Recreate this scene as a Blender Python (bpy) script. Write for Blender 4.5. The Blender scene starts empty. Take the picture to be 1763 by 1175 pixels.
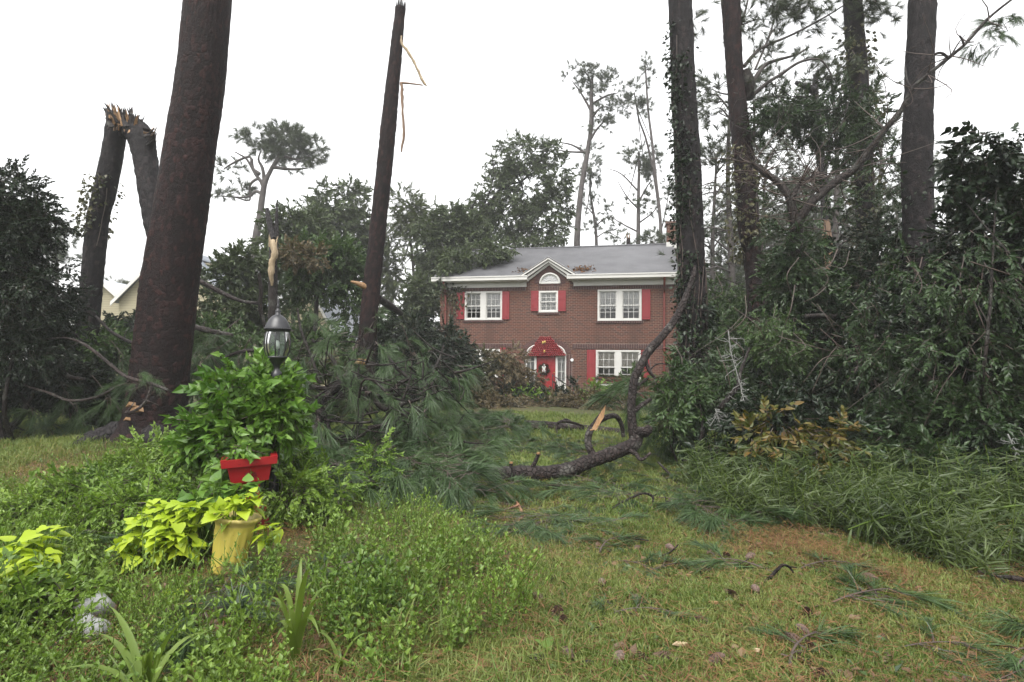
import bpy, math
import numpy as np
from mathutils import Matrix, Vector

R2 = np.random.default_rng(11)
sc = bpy.context.scene
rad = math.radians

# ------------------------------------------------------------------ camera
FPX = 1000.0
CAM = np.array([0.0, 0.0, 1.5])
PITCH = math.atan(37.5 / FPX)
ROLL = 0.010
RC = np.array(Matrix.Rotation(math.pi / 2 + PITCH, 3, 'X') @ Matrix.Rotation(ROLL, 3, 'Z'))
cam_d = bpy.data.cameras.new('camera')
cam = bpy.data.objects.new('camera', cam_d)
sc.collection.objects.link(cam)
M4 = Matrix([list(r) for r in RC]).to_4x4()
M4.translation = Vector(CAM)
cam.matrix_world = M4
cam_d.sensor_width = 36.0
cam_d.lens = FPX / 1763.0 * 36.0
cam_d.clip_start = 0.05
cam_d.clip_end = 2000.0
sc.camera = cam

# ------------------------------------------------------------------ light
world = bpy.data.worlds.new('World')
sc.world = world
world.use_nodes = True
wn = world.node_tree.nodes
wn.clear()
wl = world.node_tree.links
sky = wn.new('ShaderNodeTexSky')
sky.sky_type = 'NISHITA'
sky.sun_disc = False
sky.sun_elevation = rad(58)
sky.sun_rotation = rad(200)
sky.air_density = 1.6
sky.dust_density = 6.0
sky.ozone_density = 1.0
hs = wn.new('ShaderNodeHueSaturation')
hs.inputs['Saturation'].default_value = 0.10
gm = wn.new('ShaderNodeGamma')          # overcast: an even white deck, nearly as bright overhead as low down
gm.inputs['Gamma'].default_value = 0.45
bg = wn.new('ShaderNodeBackground')
bg.inputs['Strength'].default_value = 0.15
wo = wn.new('ShaderNodeOutputWorld')
wl.new(sky.outputs[0], hs.inputs['Color'])
wl.new(hs.outputs[0], gm.inputs['Color'])
wl.new(gm.outputs[0], bg.inputs['Color'])
wl.new(bg.outputs[0], wo.inputs['Surface'])
sun_d = bpy.data.lights.new('sun', 'SUN')
sun_d.energy = 0.6
sun_d.angle = rad(40)
sun_d.color = (1.0, 0.97, 0.92)
sun = bpy.data.objects.new('sun', sun_d)
sc.collection.objects.link(sun)
sun.rotation_euler = (rad(32), 0, rad(-20))
sc.view_settings.view_transform = 'Standard'
sc.view_settings.look = 'None'
sc.view_settings.gamma = 1.0
sc.view_settings.use_curve_mapping = False
sc.view_settings.exposure = 2.7
sc.render.engine = 'CYCLES'
cy = sc.cycles
cy.max_bounces = 6
cy.diffuse_bounces = 3
cy.glossy_bounces = 2
cy.transmission_bounces = 3
cy.transparent_max_bounces = 12
cy.volume_bounces = 1
cy.caustics_reflective = False
cy.caustics_refractive = False
cy.use_denoising = True
cy.sample_clamp_indirect = 4.0
HAZE = 0.0012


# ------------------------------------------------------------------ geometry helpers
def ray(px, py):
    return RC @ np.array([(px - 881.5) / FPX, -(py - 587.5) / FPX, -1.0])


def W(px, py, d):
    r = ray(px, py)
    return CAM + r * (d / r[1])


def G(px, py, z=0.0):
    r = ray(px, py)
    return CAM + r * ((z - CAM[2]) / r[2])


def WP(*pts):
    return np.array([W(*p) for p in pts])


def nrm(v):
    return v / np.maximum(np.linalg.norm(v, axis=-1, keepdims=True), 1e-9)


def vnoise(P, seed=0):
    P = np.asarray(P, float)
    i = np.floor(P).astype(np.int64)
    f = P - i
    f = f * f * (3 - 2 * f)

    def h(a, b, c):
        n = (a * 374761393 + b * 668265263 + c * 2147483647 + seed * 1274126177) & 0xFFFFFFFF
        n = ((n ^ (n >> 13)) * 1274126177) & 0xFFFFFFFF
        n = n ^ (n >> 16)
        return (n & 0xFFFF) / 65535.0
    x, y, z = i[..., 0], i[..., 1], i[..., 2]
    u, v, w = f[..., 0], f[..., 1], f[..., 2]

    def lx(b, c):
        return h(x, b, c) * (1 - u) + h(x + 1, b, c) * u
    a = lx(y, z) * (1 - v) + lx(y + 1, z) * v
    b = lx(y, z + 1) * (1 - v) + lx(y + 1, z + 1) * v
    return a * (1 - w) + b * w


class MB:
    """collects shapes in world space and links them as one mesh object"""

    def __init__(s):
        s.V, s.T, s.Q, s.n, s.A, s.has = [], [], [], 0, [], False

    def add(s, V, F, mat=0, attr=None):
        V = np.asarray(V, float).reshape(-1, 3)
        F = np.asarray(F, np.int64)
        if len(F) == 0:
            return
        (s.T if F.shape[1] == 3 else s.Q).append((F + s.n, np.broadcast_to(np.asarray(mat), (len(F),))))
        s.V.append(V)
        s.n += len(V)
        s.A.append(attr if attr is not None else np.tile([1., .5], (len(V), 1)))
        s.has |= attr is not None

    def quad(s, a, b, c, d, mat=0):
        s.add([a, b, c, d], [[0, 1, 2, 3]], mat)

    def box(s, c, ax, ay, az, mat=0):
        c, ax, ay, az = map(np.asarray, (c, ax, ay, az))
        V = [c + i * ax + j * ay + k * az for k in (-.5, .5) for j in (-.5, .5) for i in (-.5, .5)]
        s.add(V, [[0, 2, 3, 1], [4, 5, 7, 6], [0, 1, 5, 4], [2, 6, 7, 3], [0, 4, 6, 2], [1, 3, 7, 5]], mat)

    def tube(s, path, rad_, sides=8, mat=0, sub=4, bump=0.0, bf=6.0, seed=0, cap=True, flare=None, plates=None):
        P = np.asarray(path, float)
        n = len(P)
        r = np.broadcast_to(np.asarray(rad_, float), (n,)).copy()
        if sub > 1 and n > 1:
            t = np.linspace(0, n - 1, (n - 1) * sub + 1)
            i = np.clip(t.astype(int), 0, n - 2)
            f = (t - i)[:, None]
            pe = np.vstack([2 * P[0] - P[1], P, 2 * P[-1] - P[-2]])
            p0, p1, p2, p3 = pe[i], pe[i + 1], pe[i + 2], pe[i + 3]
            P = .5 * (2 * p1 + (p2 - p0) * f + (2 * p0 - 5 * p1 + 4 * p2 - p3) * f ** 2 + (3 * p1 - p0 - 3 * p2 + p3) * f ** 3)
            r = r[i] * (1 - f[:, 0]) + r[i + 1] * f[:, 0]
        m = len(P)
        T = nrm(np.gradient(P, axis=0))
        ref = np.array([1., 0, 0]) if abs(T[0][0]) < .8 else np.array([0, 1., 0])
        X = np.zeros((m, 3))
        X[0] = nrm(ref - T[0] * ref.dot(T[0]))
        for k in range(1, m):
            X[k] = nrm(X[k - 1] - T[k] * X[k - 1].dot(T[k]))
        Y = np.cross(T, X)
        a = np.linspace(0, 2 * math.pi, sides, endpoint=False)
        C = np.cos(a)[None, :, None] * X[:, None] + np.sin(a)[None, :, None] * Y[:, None]
        rr = np.repeat(r[:, None], sides, 1)
        if bump:
            Q = P[:, None] + C * rr[..., None]
            sc_ = bf / max(r.mean(), 1e-3)
            rr = rr * (1 + bump * (vnoise(Q * sc_ * np.array([1, 1, .45]), seed) - .5) * 2 + bump * .6 * (vnoise(Q * sc_ * 2.7, seed + 3) - .5))
        if flare is not None:
            rr = rr * flare(P, a)
        attr = None
        if plates is not None:
            cw, chh, amp = plates
            nc = max(6, int(round(2 * math.pi * np.median(r) / cw)))
            arc = np.concatenate([[0], np.cumsum(np.linalg.norm(np.diff(P, axis=0), axis=1))])
            U = np.repeat((a / (2 * math.pi) * nc)[None], m, 0)
            Vv = np.repeat((arc / chh)[:, None], sides, 1)
            wob = vnoise(np.stack([U * .9, Vv * .9, U * 0], -1), 77) - .5
            U2, V2 = U + wob * .9, Vv + (vnoise(np.stack([np.cos(a)[None] * 2 + U * 0, Vv * .8, np.sin(a)[None] * 2 + U * 0], -1), 78) - .5) * .9
            iu, iv = np.floor(U2).astype(int), np.floor(V2).astype(int)
            f1, f2, cid = np.full(U.shape, 9.), np.full(U.shape, 9.), np.zeros(U.shape)
            for du in (-1, 0, 1):
                for dv in (-1, 0, 1):
                    cu, cv = iu + du, iv + dv
                    hh = ((np.mod(cu, nc) * 73856093) ^ (cv * 19349663) ^ (seed * 83492791)) & 0xFFFFFF
                    hh = ((hh ^ (hh >> 11)) * 2654435761) & 0xFFFFFFFF
                    jx, jy, jr = (hh & 1023) / 1023., ((hh >> 10) & 1023) / 1023., ((hh >> 20) & 1023) / 1023.
                    dd = np.hypot(cu + .1 + .8 * jx - U2, cv + .1 + .8 * jy - V2)
                    nw = dd < f1
                    f2 = np.where(nw, f1, np.minimum(f2, dd))
                    cid = np.where(nw, jr, cid)
                    f1 = np.where(nw, dd, f1)
            e = np.clip((f2 - f1) / .22, 0, 1)
            e = e * e * (3 - 2 * e)
            rr = rr + amp * (e - 1) + amp * .8 * (cid - .5) * e
            attr = np.stack([e.ravel(), cid.ravel()], 1)
        V = P[:, None] + C * rr[..., None]
        idx = np.arange(m * sides).reshape(m, sides)
        F = np.stack([idx[:-1], np.roll(idx, -1, 1)[:-1], np.roll(idx, -1, 1)[1:], idx[1:]], -1).reshape(-1, 4)
        V = V.reshape(-1, 3)
        s.add(V, F, mat, attr)
        if cap:
            for e, o in ((0, 1), (m - 1, 0)):
                ring = V[idx[e]]
                c = ring.mean(0) + T[e] * (r[e] * .25 * (-1 if e == 0 else 1))
                k = np.arange(sides)
                tri = np.stack([k, (k + 1) % sides, np.full(sides, sides)], 1)
                s.add(np.vstack([ring, c]), tri[:, ::-1] if o else tri, mat)
        return P, r

    def splinters(s, P, T, r, n, l, rng, mat=0, spread=.35):
        for _ in range(n):
            a = rng.uniform(0, 6.28)
            q = rng.uniform(.2, 1) * r
            ref = nrm(np.cross(T, [.3, .9, .1]))
            y = np.cross(T, ref)
            o = ref * math.cos(a) + y * math.sin(a)
            b = P + o * q
            d = nrm(T + o * rng.uniform(-.05, spread))
            L = l * rng.uniform(.35, 1)
            w = r * rng.uniform(.1, .28)
            s1, s2 = ref * w, y * w
            s.add([b - s1 - d * L * .4, b + s1 - d * L * .4, b + s2 - d * L * .4, b + d * L + o * .01, b + s1 * .5 + d * L * .5],
                  [[0, 1, 4], [1, 2, 4], [2, 0, 3], [0, 4, 3], [4, 2, 3]], mat)

    def lathe(s, prof, c, sides=24, mat=0, axis=None, mod=None):
        prof = np.asarray(prof, float)
        a = np.linspace(0, 2 * math.pi, sides, endpoint=False)
        m = len(prof)
        rr = np.repeat(prof[:, :1], sides, 1)
        if mod is not None:
            rr = rr * mod(a[None], prof[:, 1:2])
        V = np.stack([rr * np.cos(a), rr * np.sin(a), np.repeat(prof[:, 1:2], sides, 1)], -1).reshape(-1, 3)
        if axis is not None:
            V = V @ np.asarray(axis).T
        idx = np.arange(m * sides).reshape(m, sides)
        F = np.stack([idx[:-1], np.roll(idx, -1, 1)[:-1], np.roll(idx, -1, 1)[1:], idx[1:]], -1).reshape(-1, 4)
        s.add(V + np.asarray(c), F, mat)

    def build(s, name, mats, parent=None, loc=None, smooth=True, kind=None):
        org = ORG[parent.name] if parent is not None else (np.asarray(loc, float) if loc is not None else np.zeros(3))
        V = np.vstack(s.V) - org
        me = bpy.data.meshes.new(name)
        fi, ls, lt, mi = [], [], [], []
        for L, k in ((s.T, 3), (s.Q, 4)):
            if L:
                F = np.vstack([x[0] for x in L])
                fi.append(F.ravel())
                lt.append(np.full(len(F), k))
                mi.append(np.concatenate([x[1] for x in L]))
        fi, lt, mi = np.concatenate(fi), np.concatenate(lt), np.concatenate(mi)
        ls = np.concatenate([[0], np.cumsum(lt)[:-1]])
        me.vertices.add(len(V))
        me.vertices.foreach_set('co', V.astype(np.float32).ravel())
        me.loops.add(len(fi))
        me.loops.foreach_set('vertex_index', fi.astype(np.int32))
        me.polygons.add(len(lt))
        me.polygons.foreach_set('loop_start', ls.astype(np.int32))
        me.polygons.foreach_set('loop_total', lt.astype(np.int32))
        for m in (mats if isinstance(mats, (list, tuple)) else [mats]):
            me.materials.append(m)
        me.polygons.foreach_set('material_index', mi.astype(np.int32))
        me.polygons.foreach_set('use_smooth', np.full(len(lt), bool(smooth)))
        me.update(calc_edges=True)
        if s.has:
            A = np.vstack(s.A).astype(np.float32)
            for k, nm in enumerate(('crack', 'cell')):
                at = me.attributes.new(nm, 'FLOAT', 'POINT')
                at.data.foreach_set('value', A[:, k].copy())
        o = bpy.data.objects.new(name, me)
        sc.collection.objects.link(o)
        if parent is not None:
            o.parent = parent
            ORG[o.name] = org
        else:
            o.location = org
            ORG[o.name] = org
        if kind:
            o['kind'] = kind
        return o


ORG = {}


def tag(o, label=None, cat=None, group=None, kind=None):
    if label:
        o['label'] = label
    if cat:
        o['category'] = cat
    if group:
        o['group'] = group
    if kind:
        o['kind'] = kind
    return o


def thing(name, label, cat, loc, group=None):
    o = bpy.data.objects.new(name, None)
    o.empty_display_size = .2
    sc.collection.objects.link(o)
    o.location = loc
    ORG[o.name] = np.asarray(loc, float)
    return tag(o, label, cat, group)


def copy_thing(root, loc, rot=(0, 0, 0), scl=1.0, label=None, group=None):
    r = root.copy()
    sc.collection.objects.link(r)
    r.location = loc
    r.rotation_euler = rot
    r.scale = scl if np.ndim(scl) else (scl,) * 3
    if label:
        r['label'] = label
    if group:
        r['group'] = group
    for ch in list(root.children):
        c = ch.copy()
        sc.collection.objects.link(c)
        c.parent = r
    return r


# ------------------------------------------------------------------ leaf templates (tips along +y)
def leafrows(l, w, ts, ws, fold=.18, curl=.15):
    V, T = [], []
    rows = []
    for t, k in zip(ts, ws):
        z = -curl * l * t * t
        if k == 0:
            V.append((0, t * l, z))
            rows.append((len(V) - 1,) * 3)
        else:
            V += [(-w / 2 * k, t * l, z + fold * w * k), (0, t * l + .03 * l, z), (w / 2 * k, t * l, z + fold * w * k)]
            rows.append((len(V) - 3, len(V) - 2, len(V) - 1))
    for a, b in zip(rows[:-1], rows[1:]):
        for i in (0, 1):
            q = [a[i], a[i + 1], b[i + 1], b[i]]
            if a[i] == a[i + 1]:
                T.append((a[i], b[i + 1], b[i]))
            elif b[i] == b[i + 1]:
                T.append((a[i], a[i + 1], b[i]))
            else:
                T += [(q[0], q[1], q[2]), (q[0], q[2], q[3])]
    return np.array(V), np.array(T)


def leaf1(l, w, fold=.2, curl=.12):
    return np.array([(0, 0, 0), (-w / 2, .45 * l, fold * w), (w / 2, .42 * l, fold * w), (0, l, -curl * l)]), np.array([(0, 3, 1), (0, 2, 3)])


def leaf2(l, w):
    return leafrows(l, w, [0, .25, .6, 1], [0, .9, .8, 0])


def heart(l, w):
    return leafrows(l, w, [0, .04, .3, .65, 1], [.35, .95, 1., .55, 0], fold=.12, curl=.22)


def combine(items):
    V, T, Mx, n = [], [], [], 0
    for v, t, m in items:
        V.append(v)
        T.append(t + n)
        Mx.append(np.full(len(t), m))
        n += len(v)
    return np.vstack(V), np.vstack(T), np.concatenate(Mx)


def orient(D, rng, up=.6, ref=None):
    D = nrm(D)
    n0 = rng.normal(size=D.shape) * (1 - up)
    n0[:, 2] += up * 1.5
    X = nrm(np.cross(D, n0))
    Z = np.cross(X, D)
    return X, D, Z


def place(tpl, P, X, Y, Z, S):
    V, T = tpl[0], tpl[1]
    N = len(P)
    S = np.broadcast_to(np.asarray(S, float), (N,))[:, None, None]
    out = P[:, None] + S * (V[None, :, 0:1] * X[:, None] + V[None, :, 1:2] * Y[:, None] + V[None, :, 2:3] * Z[:, None])
    Fx = (T[None] + (np.arange(N) * len(V))[:, None, None]).reshape(-1, 3)
    m = np.tile(tpl[2], N) if len(tpl) > 2 else 0
    return out, Fx, m


def scatter(mb, tpls, P, D, S, rng, up=.6, droop=0.0, mat=None):
    S = np.broadcast_to(np.asarray(S, float), (len(P),))
    for k, tp in enumerate(tpls):
        sel = np.arange(k, len(P), len(tpls))
        if len(sel) == 0:
            continue
        X, Y, Z = orient(D[sel], rng, up)
        V, Fx, m = place(tp, P[sel], X, Y, Z, S[sel])
        if droop:
            V[..., 2] -= droop * (tp[0][None, :, 1] * S[sel][:, None]) ** 2
        mb.add(V.reshape(-1, 3), Fx, m if mat is None else mat)


def stick(p, q, r0, r1, k=3):
    p, q = np.asarray(p, float), np.asarray(q, float)
    t = nrm(q - p)
    x = nrm(np.cross(t, [.2, .1, 1.] if abs(t[2]) < .9 else [1., 0, 0]))
    y = np.cross(t, x)
    a = np.arange(k) * 2 * math.pi / k
    c = np.cos(a)[:, None] * x + np.sin(a)[:, None] * y
    V = np.vstack([p + c * r0, q + c * r1])
    i = np.arange(k)
    j = (i + 1) % k
    return V, np.vstack([np.stack([i, j, j + k], 1), np.stack([i, j + k, i + k], 1)])


def twig(L, n, lf, rng, ang=50, size=(.7, 1.1), planar=.5, tw=.004):
    """leafy twig: leaves (slot 0) alternate along a thin stem (slot 1)"""
    items = []
    ax = np.array([[0, t, -.12 * L * t * t / (L * L)] for t in np.linspace(0, L, 2)])
    for a, b in zip(ax[:-1], ax[1:]):
        v, t = stick(a, b, tw, tw * .7)
        items.append((v, t, 1))
    for k in range(n):
        t = L * (.15 + .85 * (k + rng.uniform(0, .6)) / n)
        s = 1 if k % 2 else -1
        A = rad(ang * rng.uniform(.6, 1.3)) * (1 - .55 * t / L)
        d = np.array([s * math.sin(A), math.cos(A), rng.normal() * planar * .6 - .15])
        X, Y, Z = orient(d[None], rng, .55)
        v, f, _ = place(lf, np.array([[0, t, -.12 * t * t / L]]), X, Y, Z, rng.uniform(*size))
        items.append((v.reshape(-1, 3), f, 0))
    return combine(items)


def tuft(n, l, rng, w=.004, stem=.12, spread=(12, 60), seg=2):
    """needles (slot 0) crowded along the end of a twig (slot 1)"""
    items = []
    v, t = stick((0, -.05, 0), (0, stem, 0), .008, .005)
    items.append((v, t, 1))
    for k in range(n):
        t0 = stem * rng.uniform(.05, 1) ** .7
        A = rad(rng.uniform(*spread)) * (1.1 - .6 * t0 / stem)
        ph = rng.uniform(0, 6.283)
        d = np.array([math.sin(A) * math.cos(ph), math.cos(A), math.sin(A) * math.sin(ph)])
        x = nrm(np.cross(d, rng.normal(size=3))) * w / 2
        L = l * rng.uniform(.7, 1.1)
        b = np.array([0, t0, 0])
        if seg == 1:
            items.append((np.array([b - x, b + x, b + d * L]), np.array([[0, 1, 2]]), 0))
        else:
            m = b + d * L * .55
            items.append((np.array([b - x, b + x, m + x, m - x, b + d * L]), np.array([[0, 1, 2], [0, 2, 3], [3, 2, 4]]), 0))
    return combine(items)


def blob_pts(blobs, n, rng, shell=.55, gap=.45, freq=1.6, seed=0):
    """points through ellipsoids, thinned by noise so clumps and gaps form; returns points and outward directions"""
    B = np.array([list(b[0]) + list(b[1] if np.ndim(b[1]) else [b[1]] * 3) for b in blobs], float)
    wgt = (B[:, 3] * B[:, 4] * B[:, 5]) ** .8
    wgt /= wgt.sum()
    m = int(n * (1 + 3.0 * gap)) + 10
    k = rng.choice(len(B), m, p=wgt)
    d = nrm(rng.normal(size=(m, 3)))
    u = shell + (1 - shell) * rng.uniform(0, 1, m) ** .6
    u = np.where(rng.uniform(size=m) < .25, rng.uniform(.1, 1, m), u)
    u *= 1 + .35 * (vnoise(d * 2.3 + B[k, :3], seed + 5) - .5)
    P = B[k, :3] + d * B[k, 3:] * u[:, None]
    mean_r = B[:, 3:].mean()
    nz = vnoise(P * (freq / mean_r) + 7.3, seed) * .65 + vnoise(P * (freq * 2.4 / mean_r), seed + 1) * .35
    keep = np.argsort(nz + rng.normal(size=m) * .07)[::-1][:n]
    return P[keep], d[keep]


def leafmass(mb, tpls, blobs, n, rng, size=1.0, shell=.55, gap=.45, freq=1.6, seed=0, up=.55, droop=.35, out=.7, zmin=.03):
    P, d = blob_pts(blobs, n, rng, shell, gap, freq, seed)
    P[:, 2] = np.where(P[:, 2] < zmin, zmin + np.abs(P[:, 2] - zmin) * .3, P[:, 2])
    D = d * out + rng.normal(size=P.shape) * .5
    D[:, 2] -= droop
    S = size * rng.uniform(.75, 1.25, len(P))
    scatter(mb, tpls, P, nrm(D), S, rng, up)
    return P


def inpoly(P, poly):
    x, y = P[:, 0], P[:, 1]
    c = np.zeros(len(P), bool)
    n = len(poly)
    for i in range(n):
        x0, y0 = poly[i][:2]
        x1, y1 = poly[(i + 1) % n][:2]
        m = ((y0 > y) != (y1 > y)) & (x < (x1 - x0) * (y - y0) / (y1 - y0 + 1e-12) + x0)
        c ^= m
    return c


def gpoly(*pts):
    return [G(*p)[:2] for p in pts]


def ground_z(x, y):
    P = np.stack([np.asarray(x, float), np.asarray(y, float), np.zeros_like(np.asarray(x, float))], -1)
    z = .10 * (vnoise(P * .35, 3) - .5) + .04 * (vnoise(P * 1.3, 4) - .5)
    c = G(248, 762)
    r2 = (P[..., 0] - c[0]) ** 2 + (P[..., 1] - c[1]) ** 2
    return z + .16 * np.exp(-r2 / 1.3) - .02


_tn = [0]


def gn_scatter(name, P, rot, scl, tpls, mats, label=None, kind='stuff'):
    """one object of uncountable small stuff: tiny meshes set on points by geometry nodes"""
    me = bpy.data.meshes.new(name)
    me.vertices.add(len(P))
    me.vertices.foreach_set('co', np.asarray(P, np.float32).ravel())
    a = me.attributes.new('rot', 'FLOAT_VECTOR', 'POINT')
    a.data.foreach_set('vector', np.asarray(rot, np.float32).ravel())
    a = me.attributes.new('scl', 'FLOAT', 'POINT')
    a.data.foreach_set('value', np.asarray(scl, np.float32))
    o = bpy.data.objects.new(name, me)
    sc.collection.objects.link(o)
    o['kind'] = kind
    if label:
        o['label'] = label
    coll = bpy.data.collections.new(name + '_sources')
    for k, tp in enumerate(tpls):
        mb = MB()
        mb.add(tp[0], tp[1], tp[2] if len(tp) > 2 else 0)
        s = mb.build(name + '_blade', mats, smooth=False)
        sc.collection.objects.unlink(s)
        coll.objects.link(s)
    ng = bpy.data.node_groups.new(name, 'GeometryNodeTree')
    ng.interface.new_socket('Geometry', in_out='INPUT', socket_type='NodeSocketGeometry')
    ng.interface.new_socket('Geometry', in_out='OUTPUT', socket_type='NodeSocketGeometry')
    N, L = ng.nodes, ng.links
    gi, go = N.new('NodeGroupInput'), N.new('NodeGroupOutput')
    ci = N.new('GeometryNodeCollectionInfo')
    ci.inputs['Collection'].default_value = coll
    ci.inputs['Separate Children'].default_value = True
    ci.inputs['Reset Children'].default_value = True
    ip = N.new('GeometryNodeInstanceOnPoints')
    ip.inputs['Pick Instance'].default_value = True
    ar = N.new('GeometryNodeInputNamedAttribute')
    ar.data_type = 'FLOAT_VECTOR'
    ar.inputs['Name'].default_value = 'rot'
    e2r = N.new('FunctionNodeEulerToRotation')
    as_ = N.new('GeometryNodeInputNamedAttribute')
    as_.data_type = 'FLOAT'
    as_.inputs['Name'].default_value = 'scl'
    L.new(gi.outputs[0], ip.inputs['Points'])
    L.new(ci.outputs[0], ip.inputs['Instance'])
    L.new(ar.outputs['Attribute'], e2r.inputs[0])
    L.new(e2r.outputs[0], ip.inputs['Rotation'])
    L.new(as_.outputs['Attribute'], ip.inputs['Scale'])
    L.new(ip.outputs[0], go.inputs[0])
    md = o.modifiers.new('scatter', 'NODES')
    md.node_group = ng
    return o


# ------------------------------------------------------------------ materials
def newmat(name):
    m = bpy.data.materials.new(name)
    m.use_nodes = True
    nt = m.node_tree
    nt.nodes.clear()
    return m, nt.nodes, nt.links


def nd(N, L, typ, out=0, props=None, **ins):
    n = N.new(typ)
    for k, v in (props or {}).items():
        setattr(n, k, v)
    for k, v in ins.items():
        k = k.replace('_', ' ')
        i = n.inputs[int(k[1:])] if k[0] == 'i' and k[1:].isdigit() else n.inputs[k]
        if isinstance(v, bpy.types.NodeSocket):
            L.new(v, i)
        else:
            i.default_value = v
    return n


def ramp(N, L, fac, stops):
    r = N.new('ShaderNodeValToRGB')
    e = r.color_ramp.elements
    while len(e) < len(stops):
        e.new(.5)
    for x, (p, c) in zip(e, stops):
        x.position = p
        x.color = (*c, 1) if len(c) == 3 else c
    L.new(fac, r.inputs[0])
    return r.outputs[0]


def mixc(N, L, fac, a, b, mode='MIX'):
    n = N.new('ShaderNodeMix')
    n.data_type = 'RGBA'
    n.blend_type = mode
    for v, i in ((fac, 0), (a, 6), (b, 7)):
        if isinstance(v, bpy.types.NodeSocket):
            L.new(v, n.inputs[i])
        else:
            n.inputs[i].default_value = v if i == 0 else (*v, 1)
    return n.outputs[2]


def finish(N, L, col, rough, bump=None, bs=.3, bd=.02, spec=.5, metal=0.0):
    b = N.new('ShaderNodeBsdfPrincipled')
    for v, k in ((col, 'Base Color'), (rough, 'Roughness')):
        if isinstance(v, bpy.types.NodeSocket):
            L.new(v, b.inputs[k])
        else:
            b.inputs[k].default_value = (*v, 1) if k == 'Base Color' else v
    b.inputs['Specular IOR Level'].default_value = spec
    b.inputs['Metallic'].default_value = metal
    if bump is not None:
        bn = nd(N, L, 'ShaderNodeBump', Strength=bs, Distance=bd, Height=bump)
        L.new(bn.outputs[0], b.inputs['Normal'])
    o = N.new('ShaderNodeOutputMaterial')
    L.new(b.outputs[0], o.inputs[0])
    return b, o


def leafmat(name, stops, rough=.38, trans=.25, spec=.4, k=1.0):
    """leaf surface: each leaf takes its own tint, some light comes through"""
    stops = [tuple(c * k for c in s) for s in stops]
    m, N, L = newmat(name)
    g = N.new('ShaderNodeNewGeometry')
    oi = N.new('ShaderNodeObjectInfo')
    ad = nd(N, L, 'ShaderNodeMath', props={'operation': 'MULTIPLY_ADD'}, i0=oi.outputs['Random'], i1=.5, i2=g.outputs['Random Per Island'])
    fr = nd(N, L, 'ShaderNodeMath', props={'operation': 'FRACT'}, i0=ad.outputs[0])
    ns = len(stops)
    col = ramp(N, L, fr.outputs[0], [(i / max(ns - 1, 1), c) for i, c in enumerate(stops)])
    tc = N.new('ShaderNodeTexCoord')
    nz = nd(N, L, 'ShaderNodeTexNoise', Vector=g.outputs['Position'], Scale=1.3, Detail=3.0)
    col = mixc(N, L, .45, col, ramp(N, L, nz.outputs[0], [(.35, stops[0]), (.65, stops[-1])]))
    b = N.new('ShaderNodeBsdfPrincipled')
    L.new(col, b.inputs['Base Color'])
    b.inputs['Roughness'].default_value = rough
    b.inputs['Specular IOR Level'].default_value = spec
    o = N.new('ShaderNodeOutputMaterial')
    if trans > 0:
        t = N.new('ShaderNodeBsdfTranslucent')
        br = mixc(N, L, .5, col, (.9, 1.0, .3), 'MULTIPLY')
        L.new(br, t.inputs[0])
        mx = N.new('ShaderNodeMixShader')
        mx.inputs[0].default_value = trans
        L.new(b.outputs[0], mx.inputs[1])
        L.new(t.outputs[0], mx.inputs[2])
        L.new(mx.outputs[0], o.inputs[0])
    else:
        L.new(b.outputs[0], o.inputs[0])
    return m


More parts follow.
